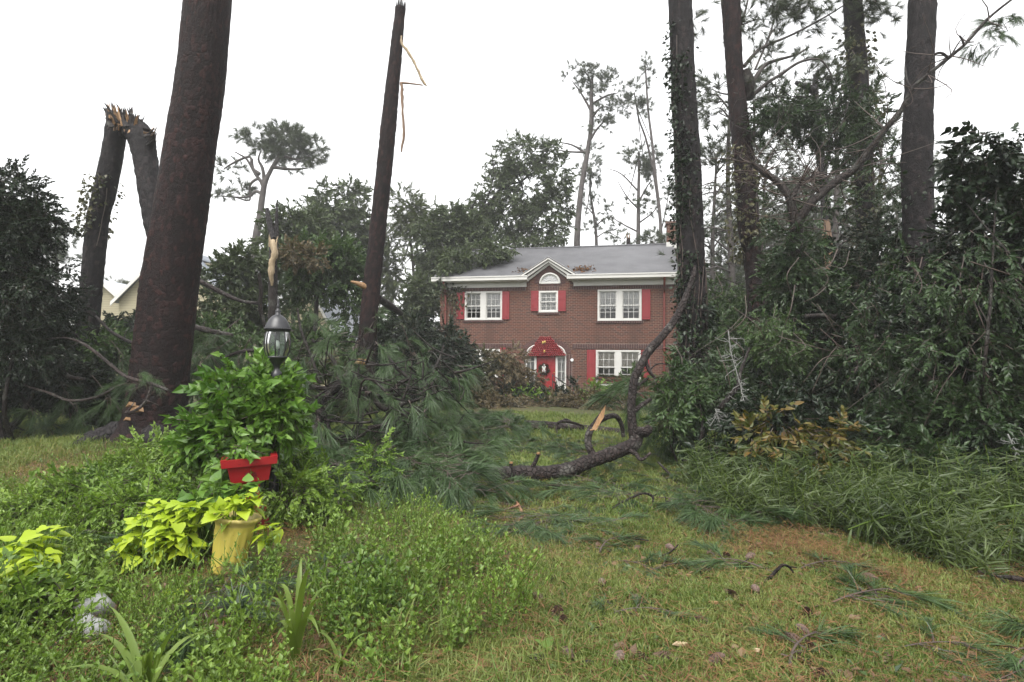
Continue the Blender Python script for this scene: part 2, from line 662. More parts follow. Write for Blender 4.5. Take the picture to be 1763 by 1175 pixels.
def bark(name, crack, lo, hi, scale, stretch=.45, rough=.55, lichen=None, bs=.6, bd=.03, spec=.35, plated=False):
    m, N, L = newmat(name)
    tc = N.new('ShaderNodeTexCoord')
    mp = nd(N, L, 'ShaderNodeMapping', Vector=tc.outputs['Object'], Scale=(scale, scale, scale * stretch))
    n1 = nd(N, L, 'ShaderNodeTexNoise', Vector=mp.outputs[0], Scale=1.3, Detail=4.0)
    mv = nd(N, L, 'ShaderNodeVectorMath', props={'operation': 'MULTIPLY_ADD'}, i0=n1.outputs['Color'], i1=(.8, .8, .8), i2=mp.outputs[0])
    ve = nd(N, L, 'ShaderNodeTexVoronoi', props={'feature': 'DISTANCE_TO_EDGE'}, Vector=mv.outputs[0], Scale=1.0)
    vc = nd(N, L, 'ShaderNodeTexVoronoi', Vector=mv.outputs[0], Scale=1.0)
    bw = nd(N, L, 'ShaderNodeSeparateColor', i0=vc.outputs['Color'])
    fine = nd(N, L, 'ShaderNodeTexNoise', Vector=mp.outputs[0], Scale=6.0, Detail=5.0)
    plate = mixc(N, L, bw.outputs[0], lo, hi)
    plate = mixc(N, L, .4, plate, ramp(N, L, fine.outputs[0], [(.3, lo), (.7, hi)]))
    big = nd(N, L, 'ShaderNodeTexNoise', Vector=tc.outputs['Object'], Scale=1.1, Detail=3.0)
    plate = mixc(N, L, .6, plate, ramp(N, L, big.outputs[0], [(.35, tuple(x * .5 for x in lo)), (.5, lo), (.72, hi)]))
    if lichen:
        ln = nd(N, L, 'ShaderNodeTexNoise', Vector=tc.outputs['Object'], Scale=5.0, Detail=6.0)
        plate = mixc(N, L, ramp(N, L, ln.outputs[0], [(.55, (0, 0, 0)), (.66, (.75, .75, .75))]), plate, lichen)
    edge = ramp(N, L, ve.outputs[0], [(0.0, (.3, .3, .3)), (.16, (1, 1, 1))])
    col = mixc(N, L, edge, crack, plate)
    if plated:
        st_ = nd(N, L, 'ShaderNodeMapping', Vector=tc.outputs['Object'], Scale=(6, 6, .5))
        sn = nd(N, L, 'ShaderNodeTexNoise', Vector=st_.outputs[0], Scale=1.0, Detail=5.0)
        plate = mixc(N, L, ramp(N, L, sn.outputs[0], [(.42, (0, 0, 0)), (.7, (.8, .8, .8))]), plate, crack)
        ak, ac = N.new('ShaderNodeAttribute'), N.new('ShaderNodeAttribute')
        ak.attribute_name, ac.attribute_name = 'crack', 'cell'
        col = mixc(N, L, .6, plate, ramp(N, L, ac.outputs['Fac'], [(.0, tuple(x * .6 for x in lo)), (.45, lo), (.8, hi), (1.0, tuple(min(1, x * q) for x, q in zip(hi, (1.8, 1.6, 1.5))))]))
        col = mixc(N, L, .35, col, mixc(N, L, edge, crack, col))
        col = mixc(N, L, ramp(N, L, ak.outputs['Fac'], [(0, (0, 0, 0)), (.55, (1, 1, 1))]), crack, col)
    hsum = nd(N, L, 'ShaderNodeMath', props={'operation': 'MULTIPLY_ADD'}, i0=fine.outputs[0], i1=.4, i2=edge)
    finish(N, L, col, rough, hsum.outputs[0], bs, bd, spec)
    return m


def plain(name, c0, c1=None, rough=.5, scale=8.0, bump=0.0, metal=0.0, spec=.5, detail=5.0, stretch=(1, 1, 1)):
    m, N, L = newmat(name)
    tc = N.new('ShaderNodeTexCoord')
    mp = nd(N, L, 'ShaderNodeMapping', Vector=tc.outputs['Object'], Scale=stretch)
    nz = nd(N, L, 'ShaderNodeTexNoise', Vector=mp.outputs[0], Scale=scale, Detail=detail)
    col = ramp(N, L, nz.outputs[0], [(.32, c0), (.68, c1 or c0)])
    finish(N, L, col, rough, nz.outputs[0] if bump else None, bump, .01, spec, metal)
    return m


MT = {}
MT['bark_red'] = bark('pine bark red', (.0035, .0022, .0024), (.0105, .0055, .0058), (.036, .0165, .0155), 13.0, .55, .7, bs=.9, bd=.03, spec=.3)
MT['bark_gray'] = bark('pine bark gray', (.004, .0033, .0038), (.011, .0088, .0098), (.036, .029, .031), 13.0, .5, .7, bs=.9, bd=.03, spec=.3)
MT['bark_red_plated'] = bark('plated red pine bark', (.0018, .0011, .0012), (.0088, .0040, .0042), (.028, .0122, .0115), 26.0, .6, .7, bs=.7, bd=.012, spec=.2, plated=True)
MT['bark_gray_plated'] = bark('plated gray pine bark', (.0016, .0013, .0016), (.0068, .0052, .0059), (.022, .0165, .0175), 26.0, .6, .7, bs=.7, bd=.012, spec=.22, plated=True)
MT['bark_dark'] = bark('dark wet bark', (.004, .003, .003), (.014, .010, .009), (.035, .026, .023), 18.0, .5, .6, lichen=(.07, .07, .06), spec=.22)
MT['bark_log'] = bark('wet log bark', (.004, .003, .003), (.019, .013, .012), (.058, .042, .038), 16.0, .8, .6, lichen=(.10, .095, .085), bs=.8, spec=.25)
MT['bark_far'] = plain('far bark', (.035, .028, .027), (.07, .06, .056), .8, 3.0)
MT['bark_strip'] = plain('stripped orange trunk', (.13, .075, .045), (.22, .14, .09), .7, 3.0, stretch=(1, 1, .2))
MT['twig'] = plain('twig', (.03, .02, .016), (.075, .05, .04), .55, 12.0)
MT['rawwood'] = plain('fresh split wood', (.13, .065, .026), (.30, .175, .075), .6, 26.0, .2, stretch=(3, 3, .3))
MT['rawpale'] = plain('pale split wood', (.24, .17, .10), (.42, .33, .21), .6, 22.0, .2, stretch=(3, 3, .3))
MT['copper'] = plain('bare reddish twig', (.11, .05, .03), (.28, .14, .08), .5, 14.0)
MT['lichen'] = plain('pale lichen twig', (.14, .14, .13), (.30, .30, .285), .8, 14.0)

MT['leaf_dark'] = leafmat('dark glossy leaf', [(.010, .022, .012), (.018, .042, .018), (.030, .062, .022), (.045, .085, .028)], .36, .12, spec=.28, k=0.36)
MT['leaf_mid'] = leafmat('mid green leaf', [(.022, .05, .016), (.042, .085, .022), (.065, .12, .03), (.10, .16, .045)], .4, .25, k=0.82)
MT['leaf_olive'] = leafmat('olive leaf', [(.03, .04, .015), (.055, .07, .022), (.085, .085, .032), (.13, .11, .05)], .4, .2, k=0.8)
MT['leaf_brown'] = leafmat('browning leaf', [(.035, .035, .015), (.09, .07, .03), (.16, .11, .055), (.22, .17, .09)], .5, .2, k=0.8)
MT['leaf_bright'] = leafmat('bright green leaf', [(.06, .125, .018), (.11, .20, .026), (.165, .27, .035), (.23, .34, .055)], .4, .35, k=1.0)
MT['leaf_vine'] = leafmat('vine leaf', [(.05, .12, .018), (.08, .18, .026), (.12, .24, .034), (.19, .32, .05)], .34, .3, k=0.9)
MT['leaf_weed'] = leafmat('weed leaf', [(.045, .095, .014), (.085, .16, .022), (.13, .22, .03), (.20, .29, .045)], .42, .3, k=1.0)
MT['leaf_lime'] = leafmat('lime leaf', [(.30, .44, .022), (.42, .56, .03), (.52, .64, .05)], .4, .35, k=0.78)
MT['leaf_autumn'] = leafmat('turning leaf', [(.10, .14, .022), (.22, .22, .03), (.36, .26, .035), (.42, .17, .03), (.15, .18, .03)], .45, .3, k=.40)
MT['leaf_deep'] = leafmat('deep green leaf', [(.018, .045, .015), (.036, .08, .022), (.055, .11, .03), (.085, .15, .045)], .4, .2, k=.5)
MT['leaf_far'] = leafmat('far tree leaf', [(.03, .045, .02), (.05, .07, .028), (.075, .10, .038)], .5, .2, k=1.1)  # leaf colour lightened to carry part of the distance haze
MT['leaf_willow'] = leafmat('far willow leaf', [(.06, .085, .03), (.09, .125, .04), (.13, .16, .055)], .5, .25, k=0.75)
MT['needle'] = leafmat('pine needle', [(.022, .05, .018), (.042, .085, .026), (.065, .12, .036), (.10, .165, .055)], .36, .15, k=0.75)
MT['needle_blue'] = leafmat('blue green blade', [(.028, .055, .030), (.05, .09, .045), (.085, .13, .07)], .4, .15, k=0.75)
MT['needle_far'] = leafmat('far pine needle', [(.03, .042, .022), (.05, .065, .03), (.07, .09, .042)], .5, .1, k=1.0)  # paled as well: some far haze is put into the needle colour
MT['needle_dead'] = leafmat('fallen pine straw', [(.12, .05, .022), (.22, .10, .04), (.33, .17, .07)], .6, .1, k=0.65)
MT['grass'] = leafmat('lawn grass', [(.075, .135, .022), (.115, .185, .03), (.165, .225, .045), (.24, .26, .08)], .5, .35, k=0.92)
MT['grass_dry'] = leafmat('dry grass', [(.22, .16, .055), (.32, .24, .09), (.26, .24, .06)], .6, .2, k=0.85)
MT['long_leaf'] = leafmat('long narrow leaf', [(.05, .10, .02), (.085, .15, .028), (.135, .21, .042), (.20, .28, .07)], .36, .25, k=0.36)
MT['strap'] = leafmat('strap leaf', [(.14, .24, .03), (.21, .33, .045), (.30, .42, .08)], .42, .35, k=0.5)
MT['dead_leaf'] = leafmat('dead leaf', [(.05, .028, .018), (.10, .055, .032), (.20, .13, .06)], .6, .1, k=0.8)


# ------------------------------------------------------------------ setting: ground
STRAW = [gpoly((20, 815), (70, 782), (180, 772), (240, 775), (250, 800), (150, 815), (60, 835)),
         gpoly((1180, 890), (1270, 905), (1420, 925), (1480, 950), (1640, 1000), (1600, 1030), (1440, 985), (1300, 950), (1190, 915)),
                 gpoly((500, 930), (560, 880), (600, 860), (520, 860))]


def straw_mask(P):
    m = np.zeros(len(P))
    j = P[:, :2] + .12 * (np.stack([vnoise(np.c_[P[:, :2] * 3, P[:, :1] * 0], 21), vnoise(np.c_[P[:, :2] * 3, P[:, :1] * 0], 22)], 1) - .5) * 2
    for p in STRAW:
        m = np.maximum(m, .68 * inpoly(j, p))
    patch = vnoise(np.c_[P[:, :2] * .9, P[:, :1] * 0], 31) * .6 + vnoise(np.c_[P[:, :2] * 2.6, P[:, :1] * 0], 32) * .4
    return np.maximum(m, np.clip((patch - .56) * 2.4, 0, .28))


def make_ground():
    a = np.linspace(-1, 1, 241)
    xs = 14 * a + 586 * np.sign(a) * np.abs(a) ** 9
    b = np.linspace(-1, 1, 261)
    ys = 8 + 16 * b + 580 * np.sign(b) * np.abs(b) ** 9
    X, Y = np.meshgrid(xs, ys)
    fall = np.exp(-((np.abs(X) + np.abs(Y - 8)) / 90) ** 2)
    V = np.stack([X, Y, ground_z(X, Y) * fall], -1).reshape(-1, 3)
    idx = np.arange(len(V)).reshape(X.shape)
    F = np.stack([idx[:-1, :-1], idx[:-1, 1:], idx[1:, 1:], idx[1:, :-1]], -1).reshape(-1, 4)
    m, N, L = newmat('lawn soil')
    tc = N.new('ShaderNodeTexCoord')
    at = N.new('ShaderNodeAttribute')
    at.attribute_name = 'straw'
    n1 = nd(N, L, 'ShaderNodeTexNoise', Vector=tc.outputs['Object'], Scale=5.0, Detail=6.0)
    n2 = nd(N, L, 'ShaderNodeTexNoise', Vector=tc.outputs['Object'], Scale=70.0, Detail=4.0)
    n3 = nd(N, L, 'ShaderNodeTexNoise', Vector=tc.outputs['Object'], Scale=.5, Detail=4.0)
    ga = ramp(N, L, n1.outputs[0], [(.3, (.030, .034, .011)), (.55, (.052, .060, .017)), (.75, (.08, .066, .026))])
    ga = mixc(N, L, .45, ga, ramp(N, L, n3.outputs[0], [(.35, (.03, .05, .012)), (.65, (.075, .062, .026))]))
    st = ramp(N, L, n2.outputs[0], [(.3, (.03, .014, .009)), (.5, (.075, .034, .018)), (.72, (.15, .07, .034))])
    sm = nd(N, L, 'ShaderNodeMath', props={'operation': 'MULTIPLY_ADD', 'use_clamp': True}, i0=n1.outputs[0], i1=.9, i2=at.outputs['Fac'])
    sm2 = nd(N, L, 'ShaderNodeMath', props={'operation': 'SUBTRACT', 'use_clamp': True}, i0=sm.outputs[0], i1=.5)
    col = mixc(N, L, sm2.outputs[0], ga, st)
    finish(N, L, col, .8, n2.outputs[0], .5, .01, .3)
    mb = MB()
    mb.add(V, F)
    o = mb.build('ground', m)
    at_ = o.data.attributes.new('straw', 'FLOAT', 'POINT')
    at_.data.foreach_set('value', straw_mask(V).astype(np.float32))
    o['kind'] = 'structure'
    o['label'] = 'patchy lawn strewn with rusty pine straw'


make_ground()

# ------------------------------------------------------------------ brick house
YAW = rad(12)
HA = W(757, 600, 28.0)
HA[2] = 0.0
HU = np.array([math.cos(YAW), -math.sin(YAW), 0])
HV = np.array([math.sin(YAW), math.cos(YAW), 0])
HZ = np.array([0, 0, 1.0])


def H(u, v, z):
    return HA + HU * u + HV * v + HZ * z


def FP(px, py):
    r = ray(px, py)
    t = (HA - CAM).dot(HV) / r.dot(HV)
    p = CAM + r * t - HA
    return p.dot(HU), p[2]


def hbox(mb, u0, u1, v0, v1, z0, z1, mat=0):
    mb.box(H((u0 + u1) / 2, (v0 + v1) / 2, (z0 + z1) / 2), HU * (u1 - u0), HV * (v1 - v0), HZ * (z1 - z0), mat)


def brickmat(name, yaw, side=False):
    m, N, L = newmat(name)
    tc = N.new('ShaderNodeTexCoord')
    mp = nd(N, L, 'ShaderNodeMapping', Vector=tc.outputs['Object'], Rotation=(0, 0, yaw))
    sx = nd(N, L, 'ShaderNodeSeparateXYZ', i0=mp.outputs[0])
    cx = nd(N, L, 'ShaderNodeCombineXYZ', X=sx.outputs[1 if side else 0], Y=sx.outputs[2])
    br = N.new('ShaderNodeTexBrick')
    L.new(cx.outputs[0], br.inputs['Vector'])
    br.inputs['Scale'].default_value = 1.0
    br.inputs['Brick Width'].default_value = .215
    br.inputs['Row Height'].default_value = .078
    br.inputs['Mortar Size'].default_value = .0085
    br.inputs['Mortar Smooth'].default_value = .2
    br.inputs['Bias'].default_value = -.1
    br.inputs['Color1'].default_value = (.098, .026, .0145, 1)
    br.inputs['Color2'].default_value = (.030, .0115, .011, 1)
    br.inputs['Mortar'].default_value = (.19, .135, .10, 1)
    n1 = nd(N, L, 'ShaderNodeTexNoise', Vector=cx.outputs[0], Scale=.8, Detail=5.0)
    n2 = nd(N, L, 'ShaderNodeTexNoise', Vector=mp.outputs[0], Scale=1.0, Detail=4.0)
    mp2 = nd(N, L, 'ShaderNodeMapping', Vector=mp.outputs[0], Scale=(.55, .55, .12))
    n3 = nd(N, L, 'ShaderNodeTexNoise', Vector=mp2.outputs[0], Scale=1.6, Detail=3.0)
    col = mixc(N, L, ramp(N, L, n1.outputs[0], [(.35, (0, 0, 0)), (.75, (.5, .5, .5))]), br.outputs[0], (.10, .034, .018))
    col = mixc(N, L, ramp(N, L, n3.outputs[0], [(.55, (0, 0, 0)), (.75, (.55, .55, .55))]), col, (.045, .022, .016))
    finish(N, L, col, .75, br.outputs['Fac'], -.5, .01, .4)
    return m


def woodpaint(name, c, worn, rough=.5, amount=.63, scale=9.0):
    m, N, L = newmat(name)
    tc = N.new('ShaderNodeTexCoord')
    n1 = nd(N, L, 'ShaderNodeTexNoise', Vector=tc.outputs['Object'], Scale=scale, Detail=8.0, Roughness=.65)
    n2 = nd(N, L, 'ShaderNodeTexNoise', Vector=tc.outputs['Object'], Scale=1.4, Detail=3.0)
    c2 = mixc(N, L, n2.outputs[0], c, tuple(x * .82 for x in c))
    col = mixc(N, L, ramp(N, L, n1.outputs[0], [(amount - .02, (0, 0, 0)), (amount + .05, (1, 1, 1))]), c2, worn)
    finish(N, L, col, rough, n1.outputs[0], .15, .005)
    return m


MT['brick'] = brickmat('red brick wall', YAW)
MT['brick_side'] = brickmat('red brick end wall', YAW, True)
MT['brickdark'] = plain('dark header brick', (.030, .013, .012), (.085, .032, .026), .75, 14.0)
MT['brickarch'] = plain('arch brick', (.05, .022, .02), (.11, .05, .042), .75, 14.0)
MT['mortar'] = plain('mortar', (.26, .22, .20), (.34, .29, .26), .9, 20.0)
MT['white'] = woodpaint('worn white paint', (.62, .61, .58), (.36, .33, .28), .5, .66)
MT['white_gutter'] = woodpaint('weathered white gutter', (.60, .59, .56), (.20, .18, .14), .5, .68, 3.0)
MT['redpaint'] = woodpaint('red paint', (.24, .018, .024), (.14, .02, .02), .45, .68)
MT['reddoor'] = woodpaint('red door paint', (.30, .022, .026), (.24, .02, .02), .35, .7)
MT['downpipe'] = plain('brown red downspout', (.12, .025, .018), (.17, .035, .026), .5, 6.0)
MT['lace'] = plain('lace curtain', (.62, .61, .58), (.80, .79, .76), .9, 30.0, stretch=(1, 1, .3))
MT['valance'] = plain('cream valance', (.52, .46, .37), (.66, .60, .50), .9, 12.0)
MT['iron'] = plain('black iron', (.008, .008, .010), (.02, .02, .024), .38, 20.0, spec=.6)
MT['apple'] = plain('red apple', (.15, .005, .008), (.23, .010, .013), .28, 10.0)
MT['gold'] = plain('yellow fruit', (.40, .26, .06), (.55, .40, .12), .5, 16.0)
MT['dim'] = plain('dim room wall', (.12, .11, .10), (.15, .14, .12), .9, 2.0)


def glassmat(name, tint=(1, 1, 1), refl=.14, rough=.02):
    m, N, L = newmat(name)
    t = nd(N, L, 'ShaderNodeBsdfTransparent', Color=(*tint, 1))
    g = nd(N, L, 'ShaderNodeBsdfGlossy', Roughness=rough)
    lw = nd(N, L, 'ShaderNodeFresnel', IOR=1.5)
    ad = nd(N, L, 'ShaderNodeMath', props={'operation': 'ADD', 'use_clamp': True}, i0=lw.outputs[0], i1=refl - .04)
    mx = nd(N, L, 'ShaderNodeMixShader', i0=ad.outputs[0], i1=t.outputs[0], i2=g.outputs[0])
    o = N.new('ShaderNodeOutputMaterial')
    L.new(mx.outputs[0], o.inputs[0])
    return m


MT['glass'] = glassmat('window glass', (.82, .83, .84), .06)


def roofmat():
    m, N, L = newmat('gray roof shingles')
    tc = N.new('ShaderNodeTexCoord')
    mp = nd(N, L, 'ShaderNodeMapping', Vector=tc.outputs['Object'], Rotation=(0, 0, YAW))
    sx = nd(N, L, 'ShaderNodeSeparateXYZ', i0=mp.outputs[0])
    cx = nd(N, L, 'ShaderNodeCombineXYZ', X=sx.outputs[0], Y=sx.outputs[1])
    br = N.new('ShaderNodeTexBrick')
    L.new(cx.outputs[0], br.inputs['Vector'])
    br.inputs['Scale'].default_value = 1.0
    br.inputs['Brick Width'].default_value = .3
    br.inputs['Row Height'].default_value = .125
    br.inputs['Mortar Size'].default_value = .006
    br.inputs['Color1'].default_value = (.095, .095, .102, 1)
    br.inputs['Color2'].default_value = (.065, .065, .072, 1)
    br.inputs['Mortar'].default_value = (.035, .035, .04, 1)
    n1 = nd(N, L, 'ShaderNodeTexNoise', Vector=mp.outputs[0], Scale=1.2, Detail=6.0)
    col = mixc(N, L, .6, br.outputs[0], ramp(N, L, n1.outputs[0], [(.3, (.055, .055, .06)), (.7, (.115, .115, .122))]))
    finish(N, L, col, .55, br.outputs['Fac'], -.6, .01, .5)
    return m


MT['roof'] = roofmat()

house = thing('brick_house', 'two storey red brick house with red shutters, white trim and gray shingle roof', 'house', H(5.5, 0, 0))
HL = FP(1163.5, 560)[0]
HD = 8.4
ZE = FP(757, 497)[1]                       # underside of the frieze
ZG = FP(757, 488)[1]                       # gutter foot
ZT = ZG + .20


def opening(px0, py0, px1, py1):
    (u0, z1), (u1, z0) = FP(px0, py0), FP(px1, py1)
    return u0, u1, z0, z1


WIN = [opening(800.4, 502.7, 864.6, 551.3), opening(927.7, 501.5, 960.7, 538), opening(1029, 499.3, 1104.5, 552.4),
       opening(800.4, 601, 861, 650), opening(1026, 603, 1103, 662)]
DU0, DZ1 = FP(905, 613)
DU1 = FP(975, 613)[0]
DOOR = (DU0, DU1, .12, DZ1)
ARC = (DU0 + DU1) / 2
GA_U, GA_Z = FP(945.6, 451.5)              # brick apex under the raking trim
GB0 = FP(909, 480)[0]
GB1 = FP(981, 480)[0]


def make_walls():
    mb = MB()
    ops = WIN + [DOOR]
    us = sorted({0.0, HL, GB0, GB1} | {o[i] for o in ops for i in (0, 1)})
    zs = sorted({-.4, ZE + .5} | {o[i] for o in ops for i in (2, 3)})
    for a, b in zip(us[:-1], us[1:]):
        for c, d in zip(zs[:-1], zs[1:]):
            cu, cz = (a + b) / 2, (c + d) / 2
            if any(o[0] < cu < o[1] and o[2] < cz < o[3] for o in ops):
                continue
            mb.quad(H(a, 0, c), H(b, 0, c), H(b, 0, d), H(a, 0, d))
    for u0, u1, z0, z1 in ops:
        for p, q in (((u0, z0), (u0, z1)), ((u0, z1), (u1, z1)), ((u1, z1), (u1, z0)), ((u1, z0), (u0, z0))):
            mb.quad(H(p[0], 0, p[1]), H(q[0], 0, q[1]), H(q[0], .22, q[1]), H(p[0], .22, p[1]))
    # gable peak of the front
    z0 = ZE + .5
    s = (GA_Z - z0) / ((GB1 - GB0) / 2)
    mb.add([H(GB0, 0, z0), H(GB1, 0, z0), H(GB1, 0, z0 + .12), H(GA_U, 0, GA_Z), H(GB0, 0, z0 + .12)],
           [[0, 1, 2], [0, 2, 4], [4, 2, 3]])
    mb.build('wall', MT['brick'], house, smooth=False)
    mb = MB()
    mb.quad(H(0, HD, -.4), H(HL, HD, -.4), H(HL, HD, ZE + .5), H(0, HD, ZE + .5))
    mb.build('back_wall', MT['brick'], house, smooth=False)
    ridge = ZT + RISE - .12
    for u in (0, HL):
        mb = MB()
        mb.add([H(u, 0, -.4), H(u, HD, -.4), H(u, HD, ZE + .5), H(u, HD / 2, ridge), H(u, 0, ZE + .5)], [[0, 1, 2], [0, 2, 4], [4, 2, 3]])
        mb.build('end_wall', MT['brick_side'], house, smooth=False)
    mb = MB()
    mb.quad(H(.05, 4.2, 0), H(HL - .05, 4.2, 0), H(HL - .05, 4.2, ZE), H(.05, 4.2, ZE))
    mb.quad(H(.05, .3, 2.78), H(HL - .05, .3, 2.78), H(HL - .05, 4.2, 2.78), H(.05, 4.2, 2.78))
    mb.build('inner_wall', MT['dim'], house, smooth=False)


RISE = 2.22
make_walls()


def make_roof():
    mb = MB()
    o = .42
    zr = ZT + RISE
    uL, uR = -.28, HL + .14
    n = HD / 2
    sl = RISE / (n + o)

    def rz(v):
        return ZT + (v + o) * sl if v <= n else ZT + (HD + o - v) * sl
    t = .07
    vm = .16
    for ua, ub, v0, v1 in ((uL, GB0 - .02, -o, vm), (GB1 + .02, uR, -o, vm), (uL, uR, vm, n), (uL, uR, n, HD + o)):
        a, b, c, d = H(ua, v0, rz(v0)), H(ub, v0, rz(v0)), H(ub, v1, rz(v1)), H(ua, v1, rz(v1))
        k = np.array([0, 0, -t])
        mb.quad(a, b, c, d)
        mb.quad(a + k, d + k, c + k, b + k)
        mb.quad(a, a + k, b + k, b)
        mb.quad(d, c, c + k, d + k)
        mb.quad(a, d, d + k, a + k)
        mb.quad(b, b + k, c + k, c)
    roof = mb.build('roof', MT['roof'], house, smooth=False)
    # ridge cap
    mb = MB()
    for s in (-1, 1):
        for k in range(38):
            u0 = uL + (uR - uL) * k / 38
            u1 = uL + (uR - uL) * (k + 1.12) / 38
            mb.box(H((u0 + u1) / 2, n + s * .08, zr + .018 - .05 * 1 + .02), HU * (u1 - u0), (HV * s * .18 - HZ * sl * .16), HZ * .012)
    mb.build('ridge_cap', MT['roof'], roof, smooth=False, kind='stuff')
    # front gable roof running back into the main slope
    mb = MB()
    au, az = GA_U, FP(945.6, 445)[1] + .02
    for s in (-1, 1):
        eu = au + s * ((GB1 - GB0) / 2 + .52)
        ez = FP(892, 480)[1]
        vb = (az - ZT) / sl - o
        ve = max((ez - ZT) / sl - o, -.30)
        a, b, c, d = H(au, -.36, az), H(eu, -.36, ez), H(eu, ve + .1, ez), H(au, vb + .15, az)
        k = np.array([0, 0, -.05])
        mb.quad(a, b, c, d)
        mb.quad(a + k, d + k, c + k, b + k)
        mb.quad(a, a + k, b + k, b)
    mb.build('gable_roof', MT['roof'], roof, smooth=False)
    # raking trim: two stepped boards each side
    for s in (-1, 1):
        mb = MB()
        eu = au + s * ((GB1 - GB0) / 2 + .52)
        ez = FP(892, 480)[1]
        for dz, th, v in ((-.055, .13, -.34), (-.185, .12, -.24), (-.30, .10, -.10)):
            shrink = (-dz - .055) * .9
            p, q = H(au, v, az + dz), H(eu - s * shrink, v, ez + dz + shrink * .0)
            mid = (p + q) / 2
            L_ = q - p
            up = HZ * th
            mb.box(mid + HV * (-v * .5), L_, HV * (abs(v) * 1.0 + .02), up)
        mb.build('raking_trim', MT['white'], house, smooth=False)
    # gutters, friezes, soffits
    for u0, u1 in ((-.30, FP(911, 485)[0]), (FP(978, 485)[0], HL + .16)):
        mb = MB()
        hbox(mb, u0, u1, -.52, -.40, ZG + .02, ZG + .21)
        g = mb.build('gutter', MT['white_gutter'], house, smooth=False)
        mb = MB()
        hbox(mb, u0 + .02, u1 - .02, -.545, -.522, ZG + .165, ZG + .215)
        mb.build('lip', MT['white'], g, smooth=False)
        mb = MB()
        hbox(mb, u0 + .05, u1 - .03, -.398, -.003, ZG - .02, ZG + .05)
        mb.build('soffit', MT['white'], house, smooth=False)
        mb = MB()
        hbox(mb, max(u0 + .26, .0), min(u1 - .12, HL - .01), -.06, -.004, ZE, ZG - .022)
        mb.build('frieze', MT['white'], house, smooth=False)
    # chimney
    cu = HL + .22
    mb = MB()
    hbox(mb, cu - .40, cu + .40, n - .35, n + .35, -.2, zr + .95)
    hbox(mb, cu - .46, cu + .46, n - .41, n + .41, zr + .95, zr + 1.08)
    ch = mb.build('chimney', MT['brick'], roof, smooth=False)
    mb = MB()
    hbox(mb, cu - .44, cu + .30, n - .52, n - .355, zr - .34, zr - .02)
    mb.build('flashing', MT['white'], roof, smooth=False)
    return sl, o


SL, OV = make_roof()


def roof_z(v):
    return ZT + (v + OV) * SL


def soldier(name, u0, u1, z0, z1, mat='brickdark', proud=.02, w=.075):
    mb = MB()
    hbox(mb, u0, u1, -.006, .02, z0, z1, 1)
    n = int((u1 - u0) / w)
    for k in range(n):
        a = u0 + (u1 - u0) * k / n
        b = u0 + (u1 - u0) * (k + .86) / n
        hbox(mb, a, b, -proud - R2.uniform(0, .006), -.008, z0 + .008, z1 - .008, 0)
    return mb.build(name, [MT[mat], MT['mortar']], house, smooth=False, kind='stuff')


zb0, zb1 = FP(1080, 601)[1], FP(1080, 592.4)[1]
soldier('brick_band', .02, FP(897, 597)[0], zb0, zb1)
soldier('brick_band', FP(986, 597)[0], HL - .02, zb0, zb1)
soldier('brick_band', .02, FP(905, 497)[0], ZE - .17, ZE - .004)
soldier('brick_band', FP(985, 497)[0], HL - .02, ZE - .17, ZE - .004)
for o_ in WIN:
    if o_ is not WIN[3]:
        soldier('window_sill', o_[0] - .08, o_[1] + .08, o_[2] - .11, o_[2] - .004, proud=.05)
soldier('lintel', WIN[1][0] - .02, WIN[1][1] + .05, WIN[1][3] + .01, WIN[1][3] + .22)


